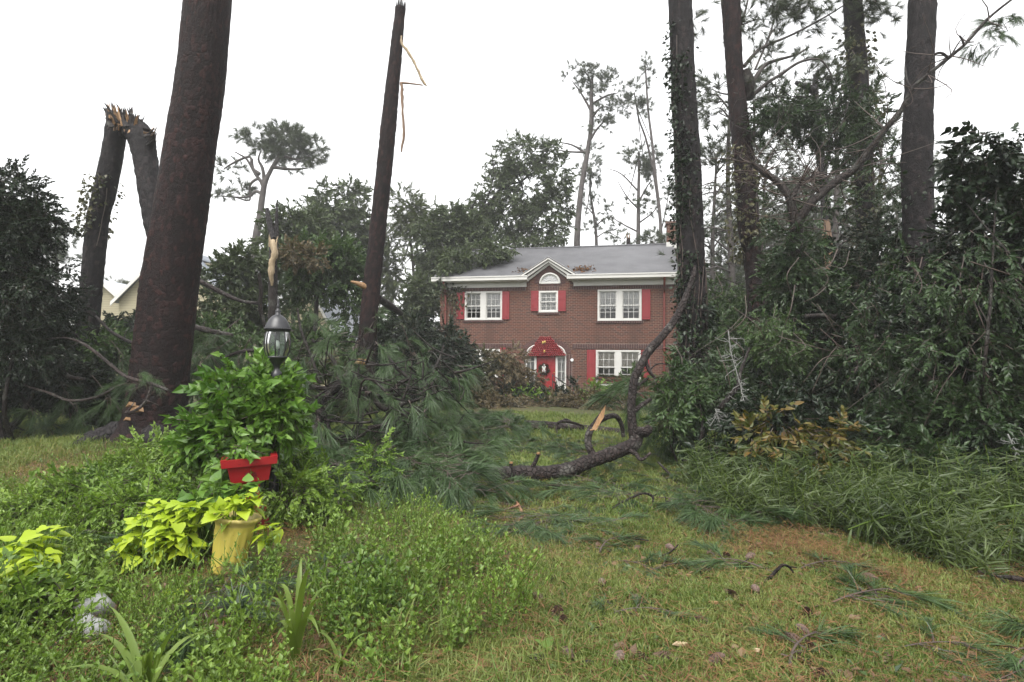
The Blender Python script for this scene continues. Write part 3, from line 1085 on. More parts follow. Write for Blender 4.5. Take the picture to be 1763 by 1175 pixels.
def window(o, double, valance=False, cols=3):
    u0, u1, z0, z1 = o
    c = .075
    mb = MB()
    hbox(mb, u0, u0 + c, -.03, .12, z0, z1)
    hbox(mb, u1 - c, u1, -.03, .12, z0, z1)
    hbox(mb, u0 + c, u1 - c, -.028, .12, z1 - c, z1)
    hbox(mb, u0 + c, u1 - c, -.05, .12, z0, z0 + .07)
    bays = [(u0 + c, u1 - c)]
    if double:
        m = (u0 + u1) / 2
        hbox(mb, m - .13, m + .13, -.026, .12, z0 + .07, z1 - c)
        bays = [(u0 + c, m - .13), (m + .13, u1 - c)]
    w = mb.build('window', MT['white'], house, smooth=False)
    for a, b in bays:
        zm = (z0 + z1) / 2
        for lo, hi, v in ((zm - .03, z1 - c, .03), (z0 + .07, zm + .03, .062)):
            mb = MB()
            s = .042
            hbox(mb, a, a + s, v, v + .03, lo, hi)
            hbox(mb, b - s, b, v, v + .03, lo, hi)
            hbox(mb, a + s, b - s, v + .002, v + .028, lo, lo + s * 1.15)
            hbox(mb, a + s, b - s, v + .002, v + .028, hi - s, hi)
            for k in range(1, cols):
                x = a + s + (b - a - 2 * s) * k / cols
                hbox(mb, x - .010, x + .010, v + .004, v + .024, lo + s * 1.15, hi - s)
            zc = (lo + hi) / 2
            hbox(mb, a + s, b - s, v + .006, v + .022, zc - .010, zc + .010)
            mb.build('sash', MT['white'], w, smooth=False)
            mb = MB()
            mb.quad(H(a + s, v + .014, lo + s), H(b - s, v + .014, lo + s), H(b - s, v + .014, hi - s), H(a + s, v + .014, hi - s))
            mb.build('pane', MT['glass'], w, smooth=False)
        # curtain with a scalloped hem
        mb = MB()
        n = 40
        t = np.linspace(0, 1, n)
        if valance:
            hem = zm + .02 + .17 * np.abs(np.cos(t * math.pi * 1.0)) ** .7 - .16
        else:
            hem = zm - .06 - .24 * (z1 - z0) * .5 * (1 - .45 * np.abs(np.sin(t * math.pi * 3)) ** .6)
        top = z1 - c
        vv = .112 + .012 * np.sin(t * 46) + .01 * np.sin(t * 17)
        uu = a + .005 + (b - a - .01) * t
        V = np.vstack([np.array([H(x, y, z) for x, y, z in zip(uu, vv, hem)]), np.array([H(x, y, top) for x, y in zip(uu, vv)])])
        F = [[k, k + 1, n + k + 1, n + k] for k in range(n - 1)]
        mb.add(V, F)
        mb.build('curtain', MT['valance' if valance else 'lace'], w)
    return w


for k, o_ in enumerate(WIN):
    window(o_, k != 1, k > 2)
# the small window hangs a full lace curtain
mb = MB()
u0, u1, z0, z1 = WIN[1]
n = 40
t = np.linspace(0, 1, n)
V = np.vstack([[H(u0 + .05 + (u1 - u0 - .1) * a, .20 + .015 * math.sin(a * 50), z) for a in t] for z in (z0 + .06, z1 - .06)])
mb.add(V, [[k, k + 1, n + k + 1, n + k] for k in range(n - 1)])
mb.build('curtain', MT['lace'], house)


def shutter(px0, py0, px1, py1):
    u0, u1, z0, z1 = opening(px0, py0, px1, py1)
    mb = MB()
    hbox(mb, u0, u1, -.045, -.004, z0, z1)
    s = mb.build('shutter', MT['redpaint'], house, smooth=False)
    zm = z0 + (z1 - z0) * .54
    for a, b in ((z0 + .09, zm - .04), (zm + .04, z1 - .09)):
        mb = MB()
        hbox(mb, u0 + .065, u1 - .065, -.058, -.046, a, b)
        hbox(mb, u0 + .10, u1 - .10, -.068, -.059, a + .04, b - .04)
        mb.build('panel', MT['redpaint'], s, smooth=False)
    mb = MB()
    for a, b, c, d in ((u0, u0 + .05, z0, z1), (u1 - .05, u1, z0, z1), (u0 + .05, u1 - .05, z0, z0 + .075), (u0 + .05, u1 - .05, z1 - .075, z1), (u0 + .05, u1 - .05, zm - .03, zm + .03)):
        hbox(mb, a, b, -.064, -.046, c, d)
    mb.build('stile', MT['redpaint'], s, smooth=False)


for r_ in ((787.2, 504, 800, 549.8), (865.2, 502.6, 877, 550.2), (914.6, 501.5, 927.4, 536), (961.2, 501, 974.2, 536.2), (1105.3, 499, 1119.6, 550.3),
           (1010.7, 602.7, 1025.5, 662), (1103.6, 603.5, 1118, 662), (787.2, 601, 800, 650), (861.5, 599, 870.5, 649.5)):
    shutter(*r_)

# fanlight in the gable
mb = MB()
fu, fz = FP(946.7, 488.3)
fr = (FP(964.4, 488)[0] - FP(929, 488)[0]) / 2
for k in range(21):
    a0, a1 = math.pi * k / 21, math.pi * (k + .84) / 21
    pts = [H(fu + math.cos(a) * r, v, fz + math.sin(a) * r) for r in (fr + .03, fr + .25) for a in (a0, a1) for v in (-.022, .01)]
    mb.add(pts, [[0, 2, 6, 4], [1, 5, 7, 3], [0, 4, 5, 1], [2, 3, 7, 6], [0, 1, 3, 2], [4, 6, 7, 5]])
hbox(mb, fu - fr - .1, fu + fr + .1, -.03, .01, fz - .10, fz - .015)
mb.build('gable_arch', MT['brickdark'], house, smooth=False, kind='stuff')
mb = MB()
arc = [H(fu + math.cos(a) * (fr - .03), -.02, fz + math.sin(a) * (fr - .03)) for a in np.linspace(0, math.pi, 24)]
mb.tube(arc, .055, 6, sub=1)
hbox(mb, fu - fr, fu + fr, -.05, -.001, fz - .012, fz + .055)
for a in np.linspace(0, math.pi, 8)[1:-1]:
    mb.tube([H(fu + math.cos(a) * .1, -.018, fz + .05 + math.sin(a) * .1), H(fu + math.cos(a) * (fr - .05), -.018, fz + math.sin(a) * (fr - .05))], .012, 4, sub=1)
for r in (.13, .34):
    mb.tube([H(fu + math.cos(a) * r, -.018, fz + .03 + math.sin(a) * r) for a in np.linspace(0, math.pi, 14)], .012, 4, sub=1)
fan = mb.build('fanlight', MT['white'], house, smooth=False)
mb = MB()
V = [H(fu, -.006, fz)] + [H(fu + math.cos(a) * (fr - .03), -.006, fz + math.sin(a) * (fr - .03)) for a in np.linspace(0, math.pi, 20)]
mb.add(V, [[0, k, k + 1] for k in range(1, 20)])
mb.build('pane', plain('painted sky fanlight glass', (.40, .40, .41), (.55, .55, .56), .15, 3.0), fan, smooth=False)  # pane's pale base colour holds the sky reflection

# doorway
u0, u1, z0, z1 = DOOR
dl, dr = FP(923.5, 640)[0], FP(956.5, 640)[0]
mb = MB()
for a, b in ((u0, u0 + .06), (dl - .10, dl), (dr, dr + .10), (u1 - .06, u1)):
    hbox(mb, a, b, -.02, .16, z0, z1)
hbox(mb, u0, u1, -.03, .17, z1 - .003, z1 + .12)
for a, b in ((u0 + .06, dl - .10), (dr + .10, u1 - .06)):
    hbox(mb, a, b, .03, .12, z0, z0 + .55)
    hbox(mb, a, b, .03, .12, z1 - .08, z1 - .004)
    for zz in (z0 + .98, z0 + 1.42):
        hbox(mb, a, b, .05, .10, zz, zz + .03)
    hbox(mb, (a + b) / 2 - .012, (a + b) / 2 + .012, .052, .098, z0 + .55, z1 - .08)
fr_ = mb.build('door_frame', MT['white'], house, smooth=False)
for a, b in ((u0 + .06, dl - .10), (dr + .10, u1 - .06)):
    mb = MB()
    mb.quad(H(a, .07, z0 + .55), H(b, .07, z0 + .55), H(b, .07, z1 - .08), H(a, .07, z1 - .08))
    mb.build('sidelight', MT['glass'], fr_, smooth=False)
    mb = MB()
    n = 16
    t = np.linspace(0, 1, n)
    V = np.vstack([[H(a + (b - a) * x, .14 + .01 * math.sin(x * 30), z) for x in t] for z in (z0 + .5, z1 - .05)])
    mb.add(V, [[k, k + 1, n + k + 1, n + k] for k in range(n - 1)])
    mb.build('curtain', MT['lace'], fr_)
mb = MB()
hbox(mb, dl, dr, .05, .10, z0 + .02, z1 - .005)
dr_ = mb.build('door', MT['reddoor'], house, smooth=False)
dw = dr - dl
for a, b in ((.14, .46), (.54, .86)):
    for c, d in ((.06, .32), (.38, .70), (.76, .93)):
        mb = MB()
        hbox(mb, dl + dw * a, dl + dw * b, .036, .049, z0 + (z1 - z0) * c, z0 + (z1 - z0) * d)
        mb.build('panel', MT['reddoor'], dr_, smooth=False)
mb = MB()
mb.tube([H(dr - .07, .05, z0 + .95), H(dr - .07, .0, z0 + .95)], .028, 8, sub=1)
mb.build('handle', plain('brass', (.35, .24, .08), (.45, .32, .12), .3, 4.0, metal=.8), dr_)
# arch of brick with white trim
az0 = FP(ARC * 0 + 940, 607.7)[1]
ro = (FP(984, 607)[0] - FP(899, 607)[0]) / 2
zt_ = FP(941, 581.8)[1]
ey = (zt_ - az0) / ro
mb = MB()
nv = 34
for k in range(nv):
    a0, a1 = math.pi * k / nv, math.pi * (k + .86) / nv
    pts = [H(ARC + math.cos(a) * r, v, az0 + math.sin(a) * (r * ey + (r - ro) * (1 - ey))) for r in (ro - .24, ro) for a in (a0, a1) for v in (-.03, .01)]
    mb.add(pts, [[0, 2, 6, 4], [1, 5, 7, 3], [0, 4, 5, 1], [2, 3, 7, 6], [0, 1, 3, 2], [4, 6, 7, 5]])
mb.build('door_arch', MT['brickarch'], house, smooth=False, kind='stuff')
mb = MB()
V = [H(ARC, -.012, az0)] + [H(ARC + math.cos(a) * (ro - .26), -.012, az0 + math.sin(a) * (ro * ey - .26)) for a in np.linspace(0, math.pi, 24)]
mb.add(V, [[0, k, k + 1] for k in range(1, 24)])
mb.tube([H(ARC + math.cos(a) * (ro - .28), -.03, az0 + math.sin(a) * (ro * ey - .28)) for a in np.linspace(0, math.pi, 24)], .04, 6, sub=1)
hbox(mb, ARC - ro + .22, ARC - ro + .62, -.07, -.014, az0 - .06, az0 + .02)
hbox(mb, ARC + ro - .62, ARC + ro - .22, -.07, -.014, az0 - .06, az0 + .02)
mb.build('arch_trim', MT['white'], house)
# brick jamb right of the door, steps
soldier('door_jamb', FP(975.5, 640)[0], FP(985, 640)[0], .1, az0 - .07, w=.12, proud=.015)
mb = MB()
hbox(mb, u0 - .25, u1 + .25, -1.3, -.004, -.1, .10)
hbox(mb, u0 - .15, u1 + .15, -1.75, -1.302, -.1, .02)
mb.build('doorstep', plain('concrete step', (.2, .19, .18), (.3, .29, .27), .8, 6.0), house, smooth=False)
mb = MB()
hr = u1 + .02
pa, pb = H(hr - .62, -.25, .98), H(hr + .05, -1.5, .62)
mb.tube([pa, pb], .018, 6, sub=1)
mb.tube([pa - HZ * .75, pb - HZ * .55], .014, 6, sub=1)
for k in range(7):
    q = pa + (pb - pa) * k / 6
    mb.tube([q, q - HZ * (.90 if k in (0,) else .62)], .013 if k not in (0, 6) else .02, 5, sub=1)
mb.build('handrail', MT['iron'], house)
# downspouts
for px, zlo in ((768, .1), (1143.5, .1)):
    uu = FP(px, 520)[0]
    mb = MB()
    mb.tube([H(uu, -.42, ZG + .04), H(uu, -.40, ZG - .08), H(uu, -.09, ZE - .22), H(uu, -.07, ZE - .45), H(uu, -.07, 2.0), H(uu, -.07, zlo)], .05, 8, sub=2)
    for zz in (4.0, 2.2):
        hbox(mb, uu - .07, uu + .07, -.13, -.005, zz, zz + .05)
    mb.build('downspout', MT['downpipe'], house)

# round white disc by the door
mb = MB()
du, dz = FP(985, 620.5)
mb.tube([H(du, -.004, dz), H(du, -.05, dz), H(du, -.07, dz)], [.075, .075, .06], 20, sub=1)
tag(mb.build('wall_disc', plain('white enamel', (.75, .75, .74), (.8, .8, .8), .4, 4.0), loc=H(du, 0, dz)), 'small round white fitting on the brick beside the front door', 'fitting')

# apple board over the door
bd = thing('apple_board', 'board of red apples shaped like a hip roof mounted above the front door', 'door decoration', H(ARC, -.05, az0))
P4 = [FP(909.5, 612.8), FP(973.5, 611.8), FP(948.5, 581.6), FP(930.6, 581.6)]
mb = MB()
mb.add([H(u, v, z) for v in (-.14, -.075) for u, z in P4], [[0, 1, 2, 3], [4, 7, 6, 5], [0, 4, 5, 1], [1, 5, 6, 2], [2, 6, 7, 3], [3, 7, 4, 0]])
mb.build('board', MT['redpaint'], bd, smooth=False)
mb = MB()
ph = np.linspace(0, math.pi, 6)
prof = np.c_[np.sin(ph) * .047 + 1e-4, -np.cos(ph) * .045]
rows = 11
for r in range(rows):
    f = r / (rows - 1)
    a = np.array(P4[0]) * (1 - f) + np.array(P4[3]) * f
    b = np.array(P4[1]) * (1 - f) + np.array(P4[2]) * f
    n = max(4, int((b[0] - a[0]) / .092))
    for k in range(n + 1):
        q = a + (b - a) * k / n
        mb.lathe(prof * R2.uniform(.9, 1.1), H(q[0] + R2.normal() * .006, -.17 + R2.normal() * .006, q[1]), 8)
mb.build('apples', MT['apple'], bd, kind='stuff')
for px, py in ((939.3, 589.5), (938.6, 605.5), (936, 590.5)):
    mb = MB()
    q = FP(px, py)
    mb.lathe(prof * [1.1, 1.5], H(q[0], -.24, q[1]), 10)
    mb.build('pear', MT['gold'], bd)
# wreath on the door
wu, wz = FP(937, 636)
wr = thing('door_wreath', 'dark green wreath with a white bow hanging on the red front door', 'wreath', H(wu, .02, wz))
mb = MB()
tw_ = [twig(.14, 7, leaf1(.06, .025), R2) for _ in range(3)]
a = R2.uniform(0, 6.283, 130)
P = np.array([H(wu + math.cos(x) * .2, -.005, wz + math.sin(x) * .2) for x in a])
D = np.array([HU * -math.sin(x) + HZ * math.cos(x) for x in a]) + R2.normal(size=(130, 3)) * .6 - HV * .3
scatter(mb, tw_, P, D, 1.0, R2, .2)
mb.build('foliage', [MT['leaf_dark'], MT['twig']], wr, kind='stuff')
mb = MB()
for s in (-1, 1):
    mb.tube([H(wu, -.08, wz + .06), H(wu + s * .07, -.12, wz + .13), H(wu + s * .05, -.1, wz + .04), H(wu, -.08, wz + .06)], .022, 6)
    mb.tube([H(wu, -.09, wz + .06), H(wu + s * .04, -.1, wz - .04), H(wu + s * .05, -.09, wz - .15)], [.02, .026, .018], 6)
mb.tube([H(wu, -.07, wz + .05), H(wu + .02, -.11, wz + .22)], [.02, .03], 6)
mb.build('bow', MT['lace'], wr)

# window box
bu0, bu1 = FP(1031, 660)[0], FP(1093, 660)[0]
bz0, bz1 = FP(1060, 660)[1], FP(1060, 650.5)[1]
wb = thing('window_box', 'red window box of wispy greenery under the ground floor window', 'planter', H((bu0 + bu1) / 2, -.15, bz0))
mb = MB()
hbox(mb, bu0, bu1, -.32, -.29, bz0, bz1)
hbox(mb, bu0, bu1, -.10, -.07, bz0, bz1)
hbox(mb, bu0, bu0 + .03, -.289, -.101, bz0, bz1)
hbox(mb, bu1 - .03, bu1, -.289, -.101, bz0, bz1)
hbox(mb, bu0 + .03, bu1 - .03, -.289, -.101, bz0, bz1 - .06)
hbox(mb, bu0 - .01, bu1 + .01, -.335, -.321, bz1 - .05, bz1 + .01)
mb.build('box', MT['redpaint'], wb, smooth=False)
mb = MB()
hbox(mb, bu0 - .08, bu1 + .05, -.34, -.05, bz0 - .11, bz0 - .05)
mb.build('shelf', MT['white_gutter'], wb, smooth=False)
mb = MB()
n = 420
P = np.array([H(R2.uniform(bu0 - .08, bu1 + .05), R2.uniform(-.34, -.12), bz1 - .02 + R2.uniform(-.05, .04)) for _ in range(n)])
D = R2.normal(size=(n, 3)) * .6 + np.array([0, 0, .5]) - HV * .35
scatter(mb, [twig(.2, 12, leaf1(.075, .02), R2) for _ in range(4)], P, D, R2.uniform(.6, 1.3, n), R2, .5, droop=1.2)
mb.build('foliage', [MT['leaf_olive'], MT['twig']], wb, kind='stuff')

# leaf litter lodged on the roof
for cx, cy_, n, lab in ((996, 467, 130, 'rusty leaf litter lodged in the roof valley right of the gable'), (903, 471, 60, 'small rusty leaf litter lodged in the roof valley left of the gable')):
    u_ = FP(cx, cy_)[0] * 1.02
    mb = MB()
    vv = R2.normal(size=n) * .16 + .25
    uu = u_ + R2.normal(size=n) * .28
    P = np.array([H(a, b, roof_z(b) + R2.uniform(.0, .10)) for a, b in zip(uu, vv)])
    scatter(mb, [leaf1(.16, .07), leaf1(.12, .08)], P, R2.normal(size=(n, 3)) * [1, 1, .3], R2.uniform(.7, 1.3, n), R2, .5)
    tag(mb.build('leaf_litter', MT['needle_dead'], loc=P.mean(0), smooth=False), lab, 'leaf litter', kind='stuff')

# ------------------------------------------------------------------ neighbour's yellow house
def siding(name, c0, c1, axis=None):
    m, N, L = newmat(name)
    tc = N.new('ShaderNodeTexCoord')
    sx = nd(N, L, 'ShaderNodeSeparateXYZ', i0=tc.outputs['Object'])
    mo = nd(N, L, 'ShaderNodeMath', props={'operation': 'FRACT'}, i0=nd(N, L, 'ShaderNodeMath', props={'operation': 'MULTIPLY'}, i0=sx.outputs[2], i1=6.5).outputs[0])
    nz = nd(N, L, 'ShaderNodeTexNoise', Vector=tc.outputs['Object'], Scale=2.0, Detail=4.0)
    col = mixc(N, L, ramp(N, L, mo.outputs[0], [(0.0, (0, 0, 0)), (.14, (1, 1, 1))]), tuple(x * .35 for x in c0), mixc(N, L, nz.outputs[0], c0, c1))
    finish(N, L, col, .6, mo.outputs[0], .5, .02)
    return m


MT['siding'] = siding('yellow clapboard', (.30, .265, .17), (.38, .34, .23))
MT['roof2'] = plain('neighbour roof', (.16, .18, .21), (.24, .26, .29), .5, 4.0)


def gabled(name_label, pts, d, depth, eave=.35, mats=('siding', 'roof2'), thick=.16):
    """front-facing gable: pts = left eave, apex, right eave in photo pixels, at depth d, running back by depth"""
    l, a, r = [W(p[0], p[1], d) for p in pts]
    t = thing('house_wing' if name_label[1] == 'house' else 'shed', *name_label, loc=((l[0] + r[0]) / 2, d, 0))
    mb = MB()
    z0 = -.2
    B = np.array([0, depth, 0])
    fl, fr = np.array([l[0], d, z0]), np.array([r[0], d, z0])
    mb.add([fl, fr, r, a, l], [[0, 1, 2], [0, 2, 4], [4, 2, 3]])
    mb.add([fl + B, fr + B, r + B, a + B, l + B], [[0, 2, 1], [0, 4, 2], [4, 3, 2]])
    mb.quad(fl, l, l + B, fl + B)
    mb.quad(fr, fr + B, r + B, r)
    mb.build('wall', MT[mats[0]], t, smooth=False)
    mb = MB()
    F_ = np.array([0, -eave, 0])
    for s in (l, r):
        dv = s - a
        ex = s + dv / np.linalg.norm(dv) * eave
        up = np.array([0, 0, .05])
        p, q = a + F_ + up, ex + F_ + up
        mb.add([p, q, q + B - 2 * F_, p + B - 2 * F_, p + [0, 0, .09], q + [0, 0, .09], q + B - 2 * F_ + [0, 0, .09], p + B - 2 * F_ + [0, 0, .09]],
               [[0, 1, 2, 3], [4, 7, 6, 5], [0, 4, 5, 1], [1, 5, 6, 2], [2, 6, 7, 3], [3, 7, 4, 0]])
    rf = mb.build('roof', MT[mats[1]], t, smooth=False)
    mb = MB()
    for s in (l, r):
        dv = s - a
        ex = s + dv / np.linalg.norm(dv) * eave
        p, q = a + F_ * 1.06, ex + F_ * 1.06
        mb.add([p + [0, -.03, .08], q + [0, -.03, .08], q + [0, -.03, -thick], p + [0, -.03, -thick],
                p + [0, .03, .08], q + [0, .03, .08], q + [0, .03, -thick], p + [0, .03, -thick]],
               [[0, 1, 2, 3], [4, 7, 6, 5], [0, 4, 5, 1], [1, 5, 6, 2], [2, 6, 7, 3], [3, 7, 4, 0]])
    mb.build('raking_trim', MT['white'], t, smooth=False)
    return t


MT['roof_blue'] = plain('pale metal roof', (.40, .43, .47), (.50, .53, .57), .45, 4.0)
gw = gabled(('yellow shingled house wing with a tall gable behind the reddish leaning pine', 'house'), ((205, 516), (296, 425), (392, 512)), 34, 9)
mb = MB()
q0, q1 = W(341, 452, 36), W(360, 445, 36)
mb.box(((q0[0] + q1[0]) / 2, 36.5, (q0[2] + 3.0) / 2), (q1[0] - q0[0], 0, 0), (0, .8, 0), (0, 0, q0[2] - 3.0))
chm = mb.build('chimney', MT['siding'], gw, smooth=False)
mb = MB()
mb.add([(q0[0] - .15, 36.0, q0[2] + .25), (q1[0] + .12, 36.0, q0[2] - .02), (q1[0] + .12, 37.0, q0[2] - .02), (q0[0] - .15, 37.0, q0[2] + .25),
        (q0[0] - .15, 36.0, q0[2] + .36), (q1[0] + .12, 36.0, q0[2] + .09), (q1[0] + .12, 37.0, q0[2] + .09), (q0[0] - .15, 37.0, q0[2] + .36)],
       [[3, 2, 1, 0], [4, 5, 6, 7], [0, 1, 5, 4], [1, 2, 6, 5], [2, 3, 7, 6], [3, 0, 4, 7]])
mb.build('cap', MT['roof2'], chm, smooth=False)
gabled(('yellow clapboard house wing with steep gray gable behind the lamp post', 'house'), ((468, 575), (523, 468), (578, 575)), 31, 8)
gabled(('low yellow outbuilding with a pale roof beside the ivy covered broken pine', 'shed'), ((146, 512), (180, 486), (210, 513)), 38, 6, mats=('siding', 'roof_blue'))
mb = MB()
for a_, b_ in (((500, 600), (560, 600)), ((430, 604), (500, 600))):
    p, q = W(*a_, 30), W(*b_, 30)
    mb.box(((p + q) / 2), (q[0] - p[0] - .02, 0, 0), (0, .5, 0), (0, 0, .22))
    for s in (p, q):
        mb.box((s[0] * .97 + q[0] * .03, 30, s[2] / 2 - .1), (.12, 0, 0), (0, .12, 0), (0, 0, s[2] - .22))
tag(mb.build('porch_rail', plain('cream paint', (.6, .52, .36), (.7, .62, .45), .5, 5.0), loc=W(495, 640, 30) * [1, 1, 0], smooth=False), 'low cream porch rail in front of the yellow clapboard wing', 'railing')


# ------------------------------------------------------------------ trees
rg = np.random.default_rng(5)
TW_FAR = [twig(.55, 9, leaf1(.26, .13), rg, tw=.01) for _ in range(3)]
TW_WIL = [twig(.6, 14, leaf1(.26, .055), rg, ang=35, tw=.01) for _ in range(3)]
TW_MID = [twig(.34, 11, leaf1(.14, .065), rg, tw=.005) for _ in range(4)]
TW_NEAR = [twig(.30, 11, leafrows(.105, .05, [0, .42, 1], [0, 1, 0]), rg, tw=.0035) for _ in range(4)]
TW_SMALL = [twig(.26, 14, leaf1(.065, .034), rg, tw=.003) for _ in range(4)]
TW_BIG = [twig(.34, 8, leafrows(.125, .088, [0, .2, .6, 1], [.2, 1, .85, 0]), rg, tw=.005, ang=65) for _ in range(4)]
TF_FAR = [tuft(30, .42, rg, w=.030, stem=.25, spread=(15, 85), seg=1) for _ in range(3)]
TF_MID = [tuft(48, .34, rg, w=.011, stem=.2, spread=(10, 75), seg=1) for _ in range(3)]
TF = [tuft(62, .34, rg, w=.0052, stem=.20, spread=(8, 55)) for _ in range(5)]


def trunk_path(edges, d, up=None, down=-.12):
    P = np.array([W((a + b) / 2, y, d) for y, a, b in edges])
    r = np.array([(b - a) / 2 * d / FPX / math.hypot(1, ((a + b) / 2 - 881.5) / FPX) for y, a, b in edges])
    if up:
        k = (up - P[0][2]) / (P[0][2] - P[1][2])
        P = np.vstack([P[0] + (P[0] - P[1]) * k, P])
        r = np.concatenate([[r[0] * .72], r])
    if down is not None:
        k = (P[-1][2] - down) / max(P[-2][2] - P[-1][2], .05)
        P = np.vstack([P, P[-1] + (P[-1] - P[-2]) * k])
        r = np.concatenate([r, [r[-1] * 1.08]])
    return P[::-1], r[::-1]            # from the ground up


def top_crown(t, P, r, n=70, limbs=7, mat='needle_far', seed=1):
    """the living crown of a tall pine, above the picture"""
    g = np.random.default_rng(seed)
    mb, nb = MB(), MB()
    T = P[-1]
    for k in range(limbs):
        a = k * 2.4 + g.uniform(0, .8)
        s = T + (P[-2] - P[-1]) * g.uniform(.02, .25)
        e = s + np.array([math.cos(a), math.sin(a), .35]) * g.uniform(1.5, 2.8)
        m = (s + e) / 2 + [0, 0, .3]
        mb.tube([s, m, e], [r[-1] * .4, r[-1] * .25, .02], 6, sub=3)
        pts = e + g.normal(size=(n // limbs, 3)) * [.6, .6, .35]
        scatter(nb, TF_MID, pts, pts - s + g.normal(size=pts.shape) * .5, g.uniform(.9, 1.4, len(pts)), g, .5)
    for o in [mb.build('limb', MT['bark_gray'], t), nb.build('needles', [MT[mat], MT['twig']], t, smooth=False, kind='stuff')]:
        pass


def ivy(label, P, r, zlo, zhi, n, size, mat, face=None, spread=1.2, thick=.12, rng=rg, name='ivy', stems=5, tpl=None):
    """climbing vine leaves over a trunk between two heights; face = preferred direction"""
    z = P[:, 2]
    mb = MB()
    zz = zlo + (zhi - zlo) * rng.beta(1, 1.15, n)
    cx = np.stack([np.interp(zz, z, P[:, i]) for i in range(3)], 1)
    rr = np.interp(zz, z, r)
    a0 = math.atan2(face[1], face[0]) if face is not None else 0
    a = a0 + rng.normal(size=n) * spread if face is not None else rng.uniform(0, 6.283, n)
    o = np.stack([np.cos(a), np.sin(a), np.zeros(n)], 1)
    cl = vnoise(np.c_[zz * 1.6, np.cos(a) * 1.3, np.sin(a) * 1.3], 9)
    keep = cl + rng.normal(size=n) * .08 > .40
    Q = (cx + o * (rr + rng.uniform(.0, thick, n) * (.3 + cl))[:, None])[keep]
    D = o[keep] * .55 + rng.normal(size=Q.shape) * .5 - np.array([0, 0, .6])
    scatter(mb, tpl or [leaf2(1, .72), leaf1(1, .6), leaf2(.9, .8)], Q, D, size * rng.uniform(.6, 1.3, len(Q)), rng, .25, mat=0 if tpl is None else None)
    for k in range(stems):
        aa = a0 + rng.normal() * spread
        ts = np.linspace(zlo - .3, zlo + (zhi - zlo) * rng.uniform(.5, 1), 12)
        q = np.array([[np.interp(t, z, P[:, i]) for i in range(3)] + np.array([math.cos(aa + .25 * math.sin(t * 2 + k)), math.sin(aa + .25 * math.sin(t * 2 + k)), 0]) * (np.interp(t, z, r) + .012) for t in ts])
        mb.tube(q, .011, 5, 1, sub=2)
    return tag(mb.build(name, [MT[mat], MT['twig']], loc=[cx[:, 0].mean(), cx[:, 1].mean(), zlo], kind='thing'), label, 'ivy')


# big leaning pine, nearest trunk
E1 = [(0, 315, 401), (136, 301, 390), (238, 284, 376), (340, 267, 363), (482, 242, 345), (550, 234, 338), (618, 226, 330), (669, 220, 325), (720, 213, 322)]
P1, r1 = trunk_path(E1, 10.5, up=17)
t1 = thing('pine_tree', 'massive leaning pine trunk with reddish plated bark and flared roots in the grass', 'tree', [P1[0][0], 10.5, 0])
mb = MB()
b1 = P1[0].copy()


def fl1(P, a):
    h = np.clip(P[:, 2], 0, None)[:, None]
    lob = .55 + .45 * np.cos(a[None] * 4 + 1.0) + .35 * np.cos(a[None] * 7 + 2)
    return 1 + np.exp(-h / .22) * (.28 + .42 * lob) + .05 * np.exp(-h / 1.2)


mb.tube(P1, r1, 180, sub=46, bump=.014, bf=4.0, seed=4, flare=fl1, plates=(.075, .11, .010))
tr = mb.build('trunk', MT['bark_red_plated'], t1)
mb = MB()
for a, L_ in ((3.35, .9), (3.9, .75), (5.3, .5), (2.4, .6)):
    d_ = np.array([math.cos(a), math.sin(a), 0])
    mb = MB()
    s_ = np.array([b1[0], b1[1], .22]) + d_ * .5
    e_ = s_ + d_ * L_
    e_[2] = ground_z(e_[0], e_[1]) - .03
    mb.tube([s_, (s_ + e_) / 2 + [0, 0, .02], e_], [.20, .13, .04], 10, sub=4, bump=.15, bf=3)
    mb.build('root', MT['bark_gray'], t1)
mb = MB()
for (px, py, sz) in ((226, 697, .10), (236, 705, .14), (219, 722, .07)):
    q = W(px, py, 10.5 - r1[0] * 1.15)
    mb.add([q + [-sz, 0, -sz * .4], q + [sz * .9, -.01, -sz * .3], q + [sz * .6, .02, sz * .35], q + [-sz * .5, .015, sz * .5], q + [0, -.05, 0]], [[0, 1, 4], [1, 2, 4], [2, 3, 4], [3, 0, 4]])
mb.build('bark_scar', MT['rawwood'], t1, smooth=False)
top_crown(t1, P1, r1, seed=3)

# snapped pine whose top hangs down beside it
E2 = [(198, 184, 222), (272, 172, 213), (340, 157, 199), (380, 148, 189), (482, 138, 179)]
P2, r2 = trunk_path(E2, 14.5)
t2 = thing('broken_pine', 'snapped pine trunk with its splintered top bent over and hanging', 'tree', [P2[0][0], 14.5, 0])
mb = MB()
mb.tube(P2, r2, 84, sub=40, bump=.05, bf=4, plates=(.075, .12, .010))
mb.build('trunk', MT['bark_gray_plated'], t2)
mb = MB()
hp = WP((216, 226, 14.4), (230, 222, 14.25), (244, 242, 14.05), (254, 300, 13.8), (263, 360, 13.6), (276, 430, 13.4), (292, 540, 13.2), (306, 650, 13.0))
mb.tube(hp, np.array([30, 40, 42, 36, 35, 32, 28, 22]) / 2 * 14 / FPX, 72, sub=22, bump=.07, bf=4, seed=8, plates=(.07, .11, .018))
hb = mb.build('hanging_top', MT['bark_gray_plated'], t2)
